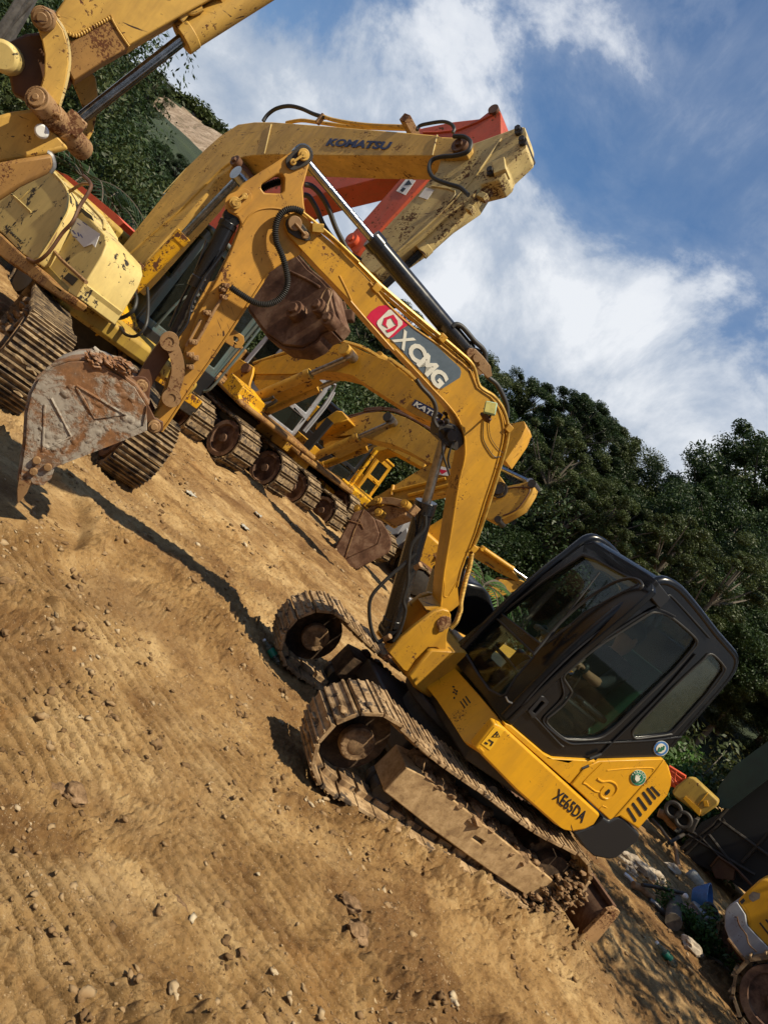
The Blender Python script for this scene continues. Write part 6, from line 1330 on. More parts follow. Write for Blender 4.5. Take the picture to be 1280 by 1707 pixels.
# ---- digger with dark cab, second hump
V = Frame((-1.75, 16.0), R(-33))
v5 = frame_root('excavator', V, 'yellow excavator with a dark glazed cab right behind the white-cabbed one', 'excavator', 'yellow excavators parked in a row')
vp = [px('K', *q) for q in [(700, 655), (735, 600), (880, 510), (905, 515), (952, 580), (1060, 542)]]+[px('L', *q) for q in [(0, 255), (150, 205), (240, 175), (320, 165), (400, 172), (480, 198), (560, 240), (660, 310)]]+[(742, 745), (790, 765), (830, 790), (842, 808), (838, 826), (824, 830), (780, 808), (728, 776), (700, 765)]+[px('L', *q) for q in [(600, 455), (500, 400), (400, 355), (280, 330), (170, 300), (60, 312), (-30, 320)]]
vp = vp[3:] if False else [px('K', 770, 690), px('K', 740, 655), px('K', 880, 600), px('K', 975, 575)]+vp[6:]
vbo = humped(V, v5, vp, -.28, .34, 'far_yellow_b')
m = MB()
for dy, du in ((-.24, 0), (.05, 3)): m.tube([V.on((p[0], p[1]-2-du), dy) for p in [px('K', 750, 640), px('K', 980, 568), px('K', 1200, 515), px('L', 240, 168), px('L', 400, 165), px('L', 560, 235), px('L', 660, 300)]], .03, 6, 4)
m.build('hydraulic_pipe', M['rust_brown'], vbo)
m = MB(); m.prism([V.on(px('K', *q), -.26) for q in [(780, 690), (900, 700), (1030, 690), (960, 720), (820, 790), (780, 760)]], -.26, .2); m.build('boom_belly', M['far_yellow_b'], vbo, bevel=.01)
simple_cyl('boom_cylinder', v5, V, px('K', 700, 840), px('L', 405, 225), px('L', 205, 320), -.42, .09, .05, 'far_yellow_b', 'dull_rod')
simple_cyl('boom_cylinder', v5, V, px('K', 760, 900), px('L', 430, 310), px('L', 255, 365), .40, .09, .05, 'far_yellow', 'dull_rod')
m = MB(); p = V.on(px('L', 405, 225), -.3); m.cyl((p.x, -.56, p.z), (p.x, .5, p.z), .10, n=16); m.each('pivot_pin', M['undercar'], vbo)
m = MB(); m.prism([V.on(px('K', *q), -.6) for q in [(720, 640), (735, 600), (870, 510), (905, 515), (955, 578), (890, 600), (780, 640)]], -.6, .0); m.build('engine_cover', M['far_yellow'], v5, bevel=.03)
xv = V.on((560, 800), 0).x-.1
y0, y1, z0, z1 = .72, 1.66, .72, 2.12
vc = far_cab(v5, V, y0, y1, -.30, z0, z1, 'dark_trim', seat='dark_trim')
m = MB(); m.tube([(-.24, y1+.02, z0-.05), (-.26, y1+.03, z0+.3), (-.35, y1+.03, z1-.1)], .045, 8, 3); m.tube([(-.22, y0-.1, z0-.12), (-.2, (y0+y1)/2, z0-.16), (-.2, y1+.2, z0-.12)], .07, 8, 3); m.build('cab_guard', M['bright_yellow'], vc)
m = MB(); m.box((-1.2, .1, .86), (2.9, 2.4, .12)); m.box((-2.6, .1, 1.2), (.9, 2.1, .7)); m.build('house', M['beam_brown'], v5, bevel=.04)
m = MB(); m.cyl((-1.2, .1, .5), (-1.2, .1, .8), .7, n=28); m.box((-1.2, .1, .5), (1.7, 1.5, .35)); m.build('slew_ring', M['undercar'], v5, bevel=.02)
far_crawler(v5, V, (498, 818), -.70, .42, 3.0, .5, 51, -1, toothed=True)
far_crawler(v5, V, (544, 856), .70, .42, 3.0, .5, 52, -1)
# its stick and bucket stand in front, to the right
sp5 = [px('L', *q) for q in [(1050, 650), (1075, 600), (1150, 590), (1205, 578), (1230, 572), (1248, 590), (1235, 640), (1180, 730), (1130, 765), (1060, 805), (950, 890), (930, 880), (900, 800), (800, 560), (740, 530), (600, 560), (500, 640), (380, 700), (240, 722), (300, 670), (380, 625), (480, 560), (610, 485), (740, 440), (960, 560)]]
sp5 = [px('L', *q) for q in [(1240, 575), (1250, 600), (1235, 645), (1180, 735), (1130, 765), (1060, 805), (1000, 815), (900, 760), (740, 640), (640, 660), (500, 690), (380, 712), (240, 722), (290, 680), (380, 622), (480, 560), (610, 480), (740, 430), (900, 520), (1000, 640), (1060, 640), (1085, 605), (1150, 592), (1205, 578)]]
m = MB(); m.prism([V.on(p, -.24) for p in sp5], -.24, .02); vst = m.build('stick', M['far_yellow_b'], v5, bevel=.015)
m = MB(); jp = V.on(px('L', 1040, 630), -.25); m.cyl((jp.x, -.28, jp.z), (jp.x, .06, jp.z), .16, n=24); m.cyl((jp.x, -.30, jp.z), (jp.x, -.27, jp.z), .10, n=16); hp = V.on(px('L', 1232, 592), -.25); m.cyl((hp.x, -.27, hp.z), (hp.x, .05, hp.z), .08, n=16); hp = V.on(px('L', 1030, 803), -.25); m.cyl((hp.x, -.27, hp.z), (hp.x, .05, hp.z), .07, n=16); m.each('pivot_pin', M['undercar'], vst)
m = MB(); m.tube([V.on(px('L', *q), -.245) for q in [(1080, 620), (1150, 612), (1215, 620), (1205, 660), (1140, 745), (1060, 780)]], .015, 6, 3); m.each('weld_seam', M['rust_brown'], vst)
m = MB()
for q0, q1 in (((395, 640), (720, 560)), ((500, 660), (735, 600)), ((410, 600), (400, 660))): m.tube([V.on(px('L', *q0), -.28), V.on(px('L', *q1), -.28)], .035, 8, 1)
m.build('hydraulic_pipe', M['far_yellow'], vst)
simple_cyl('stick_cylinder', v5, V, px('L', 900, 430), px('L', 1225, 585), px('L', 1000, 470), .0, .07, .045, 'far_yellow_b', 'chrome')
m = MB(); m.slab([V.on(px('L', *q), -.30) for q in [(660, 480), (740, 500), (735, 545), (650, 535)]], (0, -.004, 0)); w5 = m.build('warning_label', M['paper'], vst, smooth=None)
m = MB(); m.slab([V.on(px('L', *q), -.305) for q in [(665, 500), (735, 515), (700, 535)]], (0, -.003, 0)); m.build('warning_mark', M['decal_red'], w5, smooth=None)
for yy in (-.36, .30):
    link([('L', 290, 700), ('L', 380, 680), ('L', 480, 715)], .07, 0, 0, 'x', M['link'], 1, par=v5) if False else None
m = MB(); P0 = [V.on(px('L', *q), -.34) for q in [(285, 690), (330, 675), (400, 672), (480, 690), (505, 715), (480, 740), (400, 715), (320, 712)]]; m.prism(P0, -.36, -.31); m.prism(P0, .27, .32)
P1 = [V.on(px('L', *q), -.30) for q in [(240, 735), (300, 700), (480, 735), (470, 765), (380, 800), (330, 790), (260, 760)]]; m.prism(P1, -.22, .18); v5l = m.build('bucket_linkage', M['link'], v5, bevel=.01)
m = MB()
for q in ((483, 713), (322, 692), (328, 765), (205, 742)): p = V.on(px('L', *q), -.36); m.cyl((p.x, -.42, p.z), (p.x, .38, p.z), .085, n=18); m.cyl((p.x, -.45, p.z), (p.x, -.41, p.z), .045, n=14)
m.each('linkage_pin', M['far_yellow_b'], v5l)
m = MB()                                                           # big bucket resting on its teeth: front face and side face seen
yb0 = -.62; P = [V.on(px('L', *q), yb0) for q in [(235, 742), (175, 760), (150, 800), (60, 985), (75, 1020), (130, 1030), (280, 960), (330, 850), (310, 790)]]
bA = [at_depth(px('L', *q), z) for q, z in (((235, 742), 14.6), ((355, 800), 14.0), ((400, 930), 13.9), ((390, 990), 13.9), ((200, 1100), 13.6), ((70, 1050), 14.4), ((60, 985), 14.7), ((185, 752), 14.9))]
bl_ = [V.loc(p) for p in bA]
c1 = bl_
def quad(m, a, b, c, d, t=.03):
    n = (b-a).cross(c-a).normalized()*t; m.slab([a, b, c, d], n)
A0, A1, A2, A3, A4, A5, A6, A7 = bl_
F1, F2, F3, F4 = [V.loc(at_depth(px('L', *q), z)) for q, z in (((235, 742), 14.5), ((380, 860), 13.7), ((300, 985), 13.6), ((120, 1035), 13.7))]
G1, G2, G3, G4 = [V.loc(at_depth(px('L', *q), z)) for q, z in (((175, 760), 15.0), ((400, 915), 14.6), ((385, 1000), 14.4), ((55, 990), 14.9))]
back5 = [V.loc(at_depth(px('L', *q), 13.8)) for q in [(240, 742), (300, 775), (345, 815), (372, 868), (398, 918), (400, 950), (385, 1000), (200, 1100), (128, 1075)]]
front5 = [V.loc(at_depth(px('L', *q), 13.73)) for q in [(240, 742), (175, 762), (55, 990), (70, 1040), (128, 1040), (310, 950), (330, 890), (300, 800)]]
m.slab(front5, V.loc(V.o+Fv*.05), ); 
side5 = [V.loc(at_depth(px('L', *q), 13.75)) for q in [(300, 800), (330, 890), (312, 950), (128, 1040), (70, 1045), (80, 1062), (195, 1102), (385, 1000), (400, 950), (398, 915), (372, 868), (340, 815)]]
m.slab(side5, V.loc(V.o+Fv*.85)); v5b = m.build('bucket', M['bucket_brown'], v5, bevel=.02)
m = MB()
for L in ([(238, 745), (180, 870), (125, 1035)], [(150, 810), (230, 835)], [(205, 800), (235, 860)]): m.tube([V.loc(at_depth(px('L', *q), 13.72)) for q in L], .010, 6, 1)
m.each('weld_seam', M['link'], v5b)
for k in range(4):
    a = V.loc(at_depth(px('L', 125-10*k*.2, 980+22*k), 13.95)); b = V.loc(at_depth(px('L', 52+5*k, 985+24*k), 13.95)); m = MB(); m.bar(a, b, .07, .05); m.build('tooth', M['link'], v5b, bevel=.006)

# ---- digger with the plain yellow cab
V6 = Frame((-.55, 18.2), R(-33))
v6 = frame_root('excavator', V6, 'yellow excavator with a yellow framed cab, last of the row, behind the big brown bucket', 'excavator', 'yellow excavators parked in a row')
y0, y1, z0, z1 = .50, 1.30, .82, 2.0
c6 = far_cab(v6, V6, y0, y1, -.8, z0, z1, 'far_yellow', seat='dark_trim')
m = MB(); m.prism([V6.on(px('L', *q), -.3) for q in [(290, 425), (300, 350), (350, 345), (400, 358), (520, 420), (600, 470), (590, 500), (500, 450), (380, 385), (320, 400)]], -.3, .2); m.build('boom', M['far_yellow'], v6, bevel=.01)
m = MB(); m.box((-1.2, .1, .86), (2.9, 2.4, .24)); m.box((-2.2, .1, 1.4), (1.2, 2.3, 1.0)); m.box((-.6, y0+.4, z0-.2), (.4, 1.3, .3)); m.build('house', M['bright_yellow'], v6, bevel=.04)
m = MB(); m.cyl((-1.2, .1, .5), (-1.2, .1, .8), .7, n=28); m.box((-1.2, .1, .5), (1.7, 1.5, .35)); m.build('slew_ring', M['undercar'], v6, bevel=.02)
for yy, s_ in ((-1.0, 61), (1.0, 62)): far_crawler(v6, V6, None, yy, .42, 3.0, .5, s_, -1, x0=.3, z0=.42)

# ---- small far diggers glimpsed past the near boom
V7 = Frame((3.2, 17.0), R(10))
v7 = frame_root('excavator', V7, 'small yellow excavator seen between the near boom and the black cab', 'excavator')
m = MB(); m.prism([V7.on(px('M', *q), 0) for q in [(560, 860), (715, 915), (760, 935), (900, 1020), (1040, 1130), (1100, 1210), (1080, 1225), (900, 1140), (690, 1010), (520, 980)]], 0, .28); v7b = m.build('boom', M['far_yellow'], v7, bevel=.015)
m = MB(); m.prism([V7.on(px('M', *q), .02) for q in [(1090, 1215), (1160, 1240), (1080, 1300), (880, 1380), (810, 1330), (850, 1270), (920, 1205), (1000, 1215)]], .02, .26); m.build('stick', M['far_yellow_b'], v7, bevel=.015)
simple_cyl('stick_cylinder', v7, V7, px('M', 770, 930), px('M', 1170, 1205), px('M', 1035, 1112), -.06, .06, .035, 'far_yellow', 'chrome')
m = MB(); m.tube([V7.on(px('M', *q), -.02) for q in [(790, 1050), (830, 1070), (870, 1100)]], .012, 6, 2); m.build('lettering_smudge', M['rust_brown'], v7b)
m = MB(); m.box((-1.4, .5, 1.0), (1.6, 1.2, .7)); m.build('house', M['far_yellow'], v7, bevel=.06)
for yy, s_ in ((-.7, 71), (1.0, 72)): far_crawler(v7, V7, None, yy, .38, 2.2, .4, s_, -1, x0=.4, z0=.38)
m = MB(); m.prism([V7.on(px('M', *q), -.3) for q in [(620, 1230), (720, 1290), (690, 1295), (600, 1290)]], -.3, .3); m.build('bonnet_lid', M['far_yellow_b'], v7, bevel=.02)
V8 = Frame((.9, 17.3), R(-25))
v8 = frame_root('excavator', V8, 'half dismantled yellow digger with a white cab panel and an empty brown bucket', 'excavator')
m = MB(); m.prism([V8.on(px('L', *q), 0) for q in [(590, 860), (690, 800), (760, 760), (780, 880), (700, 950), (580, 945)]], 0, .4); m.build('boom', M['far_yellow'], v8, bevel=.02)
m = MB(); m.prism([V8.on(px('L', *q), -.2) for q in [(350, 845), (480, 755), (505, 765), (510, 790), (440, 890), (400, 900)]], -.2, .9); v8c = m.build('cab_shell', M['white'], v8, bevel=.03)
m = MB(); m.prism([V8.on(px('L', *q), -.21) for q in [(410, 930), (490, 850), (500, 900), (440, 970)]], -.21, .5); m.build('engine', M['grey'], v8, bevel=.02)
m = MB(); rr = random.Random(6)
for k in range(26): p = V8.on(px('L', rr.uniform(570, 680), rr.uniform(955, 1060)), rr.uniform(-.4, .4)); m.box(p, (rr.uniform(.1, .3), rr.uniform(.1, .3), rr.uniform(.05, .2)), Matrix.Rotation(rr.uniform(0, 3), 3, 'X')@Matrix.Rotation(rr.uniform(0, 3), 3, 'Y'))
m.build('machinery', M['rust_brown'], v8, bevel=.01)
m = MB(); m.prism([V8.on(px('M', *q), -.9) for q in [(190, 1020), (240, 1060), (300, 1130), (290, 1240), (260, 1300), (100, 1340), (60, 1300), (130, 1200)]], -.9, -.1); m.build('bucket', M['rust_brown'], v8, bevel=.03)
for yy, s_ in ((-.7, 81), (.9, 82)): far_crawler(v8, V8, None, yy, .38, 2.4, .4, s_, -1, x0=-.2, z0=.38)

# ================================================================ stick end of a digger very near on the left
Nf = Frame((-3.0, 4.3), R(32))
nd = frame_root('excavator', Nf, 'scratched yellow digger stick with links and bare steel ram in the top corner', 'excavator')
def T(*q): return [Nf.on(px('T', *a), T.y) for a in q]
def ntrace(name, pts, y0, y1, mat, par, bevel=.008, crop='T'):
    m = MB(); m.prism([Nf.on(px(crop, *a), y0) for a in pts], y0, y1); return m.build(name, M[mat], par, bevel=bevel)
nst = ntrace('stick', [(262, 60), (320, -20), (420, -90), (1040, -160), (1010, -10), (880, 62), (700, 165), (615, 218), (525, 82), (370, 172), (330, 155), (302, 135)], .06, .40, 'worn_yellow', nd)
npl = ntrace('wear_plate', [(330, 205), (440, 130), (527, 82), (616, 222), (480, 300), (352, 386), (322, 330)], .05, .30, 'beam_brown', nst)
ntrace('stick_nose', [(20, 210), (120, 160), (200, 150), (325, 170), (345, 385), (250, 470), (140, 480), (60, 440), (40, 330)], .14, .34, 'rust_brown', nst, .02)
m = MB(); m.tube([Nf.on(px('T', *q), .05) for q in [(275, 70), (300, 135), (330, 160), (372, 168), (450, 125), (530, 80)]], .010, 8, 3, ribs=46, amp=.003); m.tube([Nf.on(px('T', *q), .045) for q in [(527, 80), (560, 140), (614, 220)]], .006, 6, 2); m.each('weld_seam', M['worn_yellow'], nst)
nl = ntrace('curved_link', [(172, 105), (165, 75), (190, 50), (225, 50), (262, 85), (300, 140), (322, 215), (327, 300), (310, 400), (280, 500), (245, 480), (205, 440), (190, 420), (212, 350), (214, 260), (200, 190)], -.02, .03, 'worn_yellow', nd, .006)
m = MB(); m.tube([Nf.on(px('T', *q), .03) for q in [(225, 50), (262, 85), (300, 140), (322, 215), (327, 300), (310, 400), (280, 500)]], .014, 8, 4); m.build('link_edge', M['pale_stick'], nl)
ntrace('curved_link', [(350, 400), (440, 348), (456, 370), (465, 440), (462, 540), (445, 620), (410, 690), (385, 660), (370, 600), (400, 520)], .40, .45, 'worn_yellow', nd, .006)
m = MB(); a = Nf.on(px('T', 203, 88), -.06); b = Nf.on(px('T', 262, 110), .28); m.cyl(a, b, .062, n=24); u = (b-a).normalized(); m.cyl(a-u*.012, a+u*.004, .050, n=24); m.cyl(a-u*.02, a, .03, n=20); m.each('pivot_pin', M['link'], nd, bevel=.005)
m = MB(); a = Nf.on(px('T', 175, 465), -.10); b = Nf.on(px('T', 395, 712), .44); d_ = b-a; u = d_.normalized(); m.cyl(a, b, .066, n=26)
for t0, t1, r_ in ((0, .20, .072), (.24, .44, .075), (.47, .72, .080), (.75, .98, .074)): m.cyl(a+d_*t0, a+d_*t1, r_, n=26)
m.cyl(a-u*.012, a, .052, n=22); m.cyl(a-u*.02, a, .020, n=16); m.each('linkage_pin', M['link'], nd, bevel=.005)
m = MB(); m.cyl(a+d_*.16+Vector((.05, -.02, 0)), a+d_*.16+Vector((.10, -.07, .02)), .02, n=12); m.build('grease_fitting', M['link'], nd, bevel=.003)
ra = Nf.on(px('T', 350, 590), .18); rb_ = Nf.on(px('T', 1260, -50), .18); rs_ = Nf.on(px('T', 880, 175), .18)
d_ = rb_-ra; m = MB(); m.cyl(ra, rs_+d_*.01, .036, n=28); nr = m.build('cylinder_rod', M['chrome'], nd)
m = MB(); u = d_.normalized(); m.cyl(rs_, rb_+d_*.2, .085, n=30); m.cyl(rs_-u*.03, rs_+u*.05, .092, n=30); m.build('hydraulic_cylinder', M['worn_yellow'], nd, bevel=.006)
m = MB(); m.cyl(ra-u*.02, ra+u*.06, .055, n=20); m.box(ra, (.12, .12, .12)); m.build('rod_eye', M['link'], nd, bevel=.01)
m = MB(); q = Nf.on(px('T', 890, 45), .12); m.box(q, (.05, .05, .16)); m.tube([Nf.on(px('T', *q_), .10) for q_ in [(870, -40), (885, 30), (905, 60), (960, 40)]], .018, 8, 4); m.each('pipe_clamp', M['worn_yellow'], nd, bevel=.005)
m = MB(); m.cyl(Nf.on(px('T', 10, 265), -.05), Nf.on(px('T', 60, 290), .25), .085, n=24); m.build('bucket_pin', M['pale_yellow'], nd, bevel=.02)
ntrace('bucket_link', [(-90, 570), (60, 528), (160, 515), (230, 600), (330, 705), (200, 740), (-90, 790)], .10, .20, 'worn_yellow', nd, .02)
nb = ntrace('bucket', [(-200, 800), (0, 770), (95, 752), (245, 728), (252, 790), (225, 825), (100, 885), (0, 950), (-200, 1050)], .0, .12, 'beam_brown', nd, .02)
m = MB(); m.tube([Nf.on(px('T', *q), .06) for q in [(225, 725), (245, 740), (253, 785), (235, 815)]], .02, 8, 3); m.build('bucket_lip', M['steel'], nb)
m = MB(); q = Nf.on(px('T', 200, 625), .02); m.cyl(q, q+Vector((0, -.06, 0)), .04, n=18); m.each('pivot_pin', M['paper'], nd, bevel=.01)
m = MB()
for k, (w_, y_) in enumerate(((.05, .5), (.03, .42))): m.tube([Nf.on(px('T', *q), y_) for q in [(-60, 300-60*k), (40, 150-50*k), (120, 10-40*k), (180, -100-30*k)]], w_, 8, 2)
m.tube([Nf.on(px('T', *q), .46) for q in [(0, 190), (60, 100), (150, 0), (160, -40)]], .02, 8, 3); m.build('side_rail', M['steel'], nd)
# its house and tracks, off to the left of the frame, carry it
m = MB(); m.box((-5.2, 1.6, 1.35), (2.6, 2.4, 1.3)); m.build('house', M['worn_yellow'], nd, bevel=.08)
m = MB(); P_ = Nf.on(px('T', 960, -60), .24); pth = [P_, P_+Vector((.05, .1, .8)), P_+Vector((-.3, .4, 1.5)), (-1.9, 1.3, 5.2), (-4.3, 1.6, 1.9)]; m.tube(pth, .19, 12, 5); m.build('boom', M['worn_yellow'], nd, smooth=60)
for yy, sd in ((.6, 91), (2.6, 92)): far_crawler(nd, Nf, None, yy, .42, 2.9, .5, sd, -1, x0=-3.8, z0=.42)

# ================================================================ digger at the bottom right corner
Wf = Frame((6.0, 7.6), R(143))
wd = frame_root('excavator', Wf, 'rear end of a yellow digger with a scraped grey skirt at the bottom right corner', 'excavator')
def wp(pts, y): return [Wf.on(px('Y', *q), y) for q in pts]
wk = wp([(930, 640), (965, 600), (1010, 555), (1120, 455), (1180, 440), (1400, 500), (1500, 1250), (1300, 1150), (1201, 1040), (1090, 925), (1018, 845), (1005, 755)], 0)
m = MB(); m.prism(wk, 0, -1.4); wh = m.build('engine_hood', M['yellow'], wd, bevel=.06, seg=3)
wg = wp([(820, 745), (838, 700), (870, 665), (926, 642), (1003, 760), (1016, 850), (1090, 928), (1201, 1042), (1500, 1300), (1500, 1700), (1201, 1350), (1090, 1250), (950, 1095), (855, 965), (818, 860)], .03)
m = MB(); m.prism(wg, .03, -1.45); wc = m.build('counterweight', M['grey'], wd, bevel=.05, seg=3)
m = MB(); rr = random.Random(1)
m.tube(wp([(930, 770), (950, 850), (1010, 930), (1030, 1010), (1100, 1080)], .034), .006, 6, 3); m.tube(wp([(850, 960), (950, 1092), (1090, 1250), (1250, 1400)], .02), .02, 8, 2); m.build('rusty_edge', M['link'], wc)
for q in ([(1120, 830), (1130, 820), (1201, 910), (1201, 935)], [(1170, 800), (1185, 795), (1260, 880), (1250, 900)]): m = MB(); m.slab(wp(q, .004), Wf.loc(Wf.o+Wf.fy*.003)); m.build('vent_slot', M['dark'], wh)
for q, mt in (([(1030, 590), (1065, 555), (1130, 570), (1125, 615), (1065, 645), (1035, 620)], 'steel'), ([(950, 640), (985, 612), (1000, 635), (968, 668)], 'decal_black')): m = MB(); m.slab(wp(q, .004), Wf.loc(Wf.o+Wf.fy*.003)); m.each('worn_sticker', M[mt], wh)
m = MB(); m.box((-1.2, -.7, .75), (2.0, 1.3, .25)); m.build('turntable', M['undercar'], wd, bevel=.02)
h1 = Wf.on(px('Y', 1085, 1690), .25)
far_crawler(wd, Wf, None, .12, .40, 2.2, .42, 95, 1, x0=h1.x, z0=max(.36, h1.z), mat='shoe')
h2 = Wf.on(px('Y', 870, 1200), -1.35)
far_crawler(wd, Wf, None, -1.40, .40, 2.2, .42, 96, 1, x0=h2.x, z0=.40, mat='shoe')

# ================================================================ covered frame and junk heap at the right
Tf = Frame((9.2, 13.0), R(-37))
sh_ = frame_root('shelter', Tf, 'dark green tarpaulin thrown over a steel frame behind the junk heap', 'shelter')
def tp_(pts, y): return [Tf.on(px('G', *q), y) for q in pts]
m = MB(); L = tp_([(1300, -60), (1077, 120), (960, 205), (880, 265), (800, 370), (782, 420), (800, 490), (860, 500), (960, 420), (1077, 330), (1500, 100)], 0); m.slab(L, (0, .04, 0)); 
L2 = [p+Vector((0, 4.0, .3)) for p in L[:7]]
for i in range(6): m.slab([L[i], L[i+1], L2[i+1], L2[i]], (0, 0, .03))
m.build('tarpaulin', M['tarp'], sh_, smooth=60)
m = MB(); L = tp_([(1500, 60), (1077, 300), (860, 500), (700, 575), (600, 700), (640, 790), (760, 850), (860, 900), (940, 960), (1500, 1300)], .6); m.slab(L, (0, 2.5, 0)); m.build('interior_shade', M['dark'], sh_)  # black slab painting the shade under the tarpaulin
for q in ([(560, 745), (760, 590), (1000, 330)], [(600, 760), (830, 560)], [(620, 640), (1000, 870)], [(800, 560), (1077, 760)], [(930, 800), (1077, 640)], [(740, 640), (940, 900)], [(600, 600), (700, 660), (870, 840)]):
    m = MB(); m.tube([Tf.on(px('G', *a), .4) for a in q], .035, 8, 1); m.build('frame_bar', M['undercar'], sh_)
m = MB(); m.slab(tp_([(755, 830), (800, 770), (890, 830), (880, 900), (780, 890)], .3), (0, .3, 0)); m.tube(tp_([(755, 825), (798, 768), (890, 830), (985, 930)], .28), .03, 6, 1); m.build('rusty_tray', M['rust_brown'], sh_, bevel=.01)

Ef = Frame((6.9, 13.2), R(-31))
en = frame_root('generator', Ef, 'small yellow engine box with a red frame beside the black cab, under the trees', 'generator')
def ep_(pts, y): return [Ef.on(px('G', *q), y) for q in pts]
m = MB(); m.prism(ep_([(535, 405), (560, 370), (630, 318), (660, 325), (800, 455), (795, 480), (700, 545), (560, 440)], 0), 0, .9); eb = m.build('engine_box', M['dull_yellow'], en, bevel=.05, seg=3)
m = MB(); m.prism(ep_([(598, 440), (612, 428), (700, 505), (690, 540)], -.02), -.03, .0); m.tube(ep_([(682, 480), (740, 405)], -.01), .008, 6, 1); m.box(Ef.on(px('G', 727, 470), -.01), (.10, .03, .07), Matrix.Rotation(.7, 3, 'Y')); m.build('door_trim', M['yellow'], eb, bevel=.004)
m = MB()
for q in ([(520, 262), (610, 318), (600, 350)], [(520, 262), (512, 300), (560, 380)], [(535, 290), (590, 335)], [(530, 320), (575, 365)], [(560, 285), (550, 350)]): m.tube(ep_(q, .4), .035, 6, 1)
m.prism(ep_([(515, 270), (600, 330), (575, 385), (530, 375), (510, 330)], .5), .5, .56); m.build('frame', M['orange_red'], en)
m = MB(); m.prism(ep_([(500, 460), (600, 520), (690, 560), (650, 640), (560, 600), (490, 520)], .1), .1, .7); 
for q in ((545, 505), (600, 560)): p = Ef.on(px('G', *q), .0); m.cyl((p.x, -.08, p.z), (p.x, .3, p.z), .16, n=20, hole=.09)
m.build('base', M['undercar'], en, bevel=.02)

def tagm(o, label, cat, group=None): return tag(o, label, cat, group)
def on_ground(p, dz=0.0):
    P = at_z(p, 0.0)
    for _ in range(3): P = at_z(p, gz(P.x, P.y)+dz)
    return P
# rubble
rub = [((265, 785), .10, 'pale wedge of broken concrete under the black counterweight'), ((335, 830), .12, 'largest dusty lump of broken concrete'), ((395, 880), .12, 'long low lump of broken concrete'), ((440, 895), .10, 'pale end lump of the broken concrete row'), ((300, 860), .07, 'small lump of rubble in front of the concrete row'), ((530, 845), .09, 'flat broken slab further back under the frame'), ((640, 1290), .09, 'flat grey stone below the bush')]
for i, (q, r_, lb_) in enumerate(rub):
    P = on_ground(px('G', *q)); o = MB().rock((0, 0, 0), r_, 40+i, 3, (1.3, .9, .7), rough=.5).build('concrete_lump', M['concrete'], smooth=30); o.location = P+Vector((0, 0, r_*.3)); tag(o, lb_, 'rubble', 'lumps of broken concrete')
def stickobj(name, a, b, r, mat, label, cat, dz=.05, crop='G', taper=1.0, dzb=None):
    A = on_ground(px(crop, *a), dz); B = on_ground(px(crop, *b), dz if dzb is None else dzb); L = [A, A.lerp(B, .35)+Vector((0, 0, r*.4)), A.lerp(B, .7), B]
    c = A.copy(); m = MB(); m.tube([p-c for p in L], (lambda t: r*(1+(taper-1)*t)), 10, 4); o = m.build(name, M[mat]); o.location = c; return tag(o, label, cat)
stickobj('pipe', (270, 862), (345, 940), .022, 'paper', 'thin white pipe lying on the earth by the blade', 'pipe')
stickobj('branch', (318, 925), (430, 1000), .045, 'timber', 'bare brown branch in front of the broken concrete', 'branch', taper=.8)
stickobj('pole', (370, 925), (612, 975), .022, 'undercar', 'thin dark pole ending in a white knob by the blue basin', 'pole', dz=.12, dzb=.30)
stickobj('log', (545, 985), (545, 1135), .085, 'bark', 'short grey log beside the blue basin', 'log', dz=.10, taper=1.1)
stickobj('pipe', (410, 1010), (495, 1085), .03, 'steel', 'grey pipe in the dirt left of the short log', 'pipe', dz=.03)
stickobj('pipe', (545, 680), (575, 830), .035, 'timber', 'curved rusty pipe near the rear slots of the digger', 'pipe', dz=.12)
stickobj('timber', (460, 520), (560, 600), .08, 'timber', 'weathered timber leaning under the small yellow engine box', 'timber', dz=.35)
stickobj('timber', (430, 560), (540, 700), .03, 'undercar', 'dark bar in the scrap behind the counterweight', 'bar', dz=.2)
stickobj('timber', (520, 690), (660, 610), .03, 'undercar', 'dark bar leaning on the scrap by the coiled wire', 'bar', dz=.25, dzb=.5)
P = on_ground(px('G', 572, 590), .35); m = MB()
for k in range(4): m.tube([Vector((.17*math.cos(t)+.01*k, .03*k, .13*math.sin(t)+.02*k)) for t in [i*.52 for i in range(13)]], .012, 6, 3)
o = m.build('wire_coil', M['rubber']); o.location = P; tag(o, 'loose coil of black wire hanging on the scrap', 'wire coil')
# blue basin
P = on_ground(px('G', 655, 1000), .10); m = MB(); m.lathe([(0, .02), (0, .13), (.02, .15), (.20, .24), (.22, .25), (.225, .235), (.20, .225), (.04, .14), (.03, .02)], (0, 0, 0), (.25, .35, .8), 28); o = m.build('basin', M['blue_plastic']); o.location = P; o.rotation_euler = (R(70), R(10), R(20)); tag(o, 'tipped blue plastic basin on the junk heap', 'basin')
P = on_ground(px('G', 612, 990), .33); o = MB().rock((0, 0, 0), .035, 3, 2, (1, 1, 1), rough=.1).build('knob', M['paper'], smooth=60); o.location = P; tag(o, 'round white knob at the end of the dark pole', 'knob')
P = on_ground(px('G', 655, 1080), .17); m = MB(); m.box((-.15, 0, 0), (.13, .10, .07)); m.box((.08, 0, 0), (.30, .10, .07)); o = m.build('tile_block', M['pink_brick'], bevel=.006); o.location = P; o.rotation_euler = (R(10), R(-18), R(-12)); tag(o, 'pink red block with a gap lying over the basin', 'block')
P = on_ground(px('G', 700, 1130), .12); m = MB(); m.box((0, 0, 0), (.34, .3, .26)); o = m.build('crate', M['steel'], bevel=.03); o.location = P; o.rotation_euler = (0, 0, R(20)); tag(o, 'dusty grey box under the pink red block', 'box')
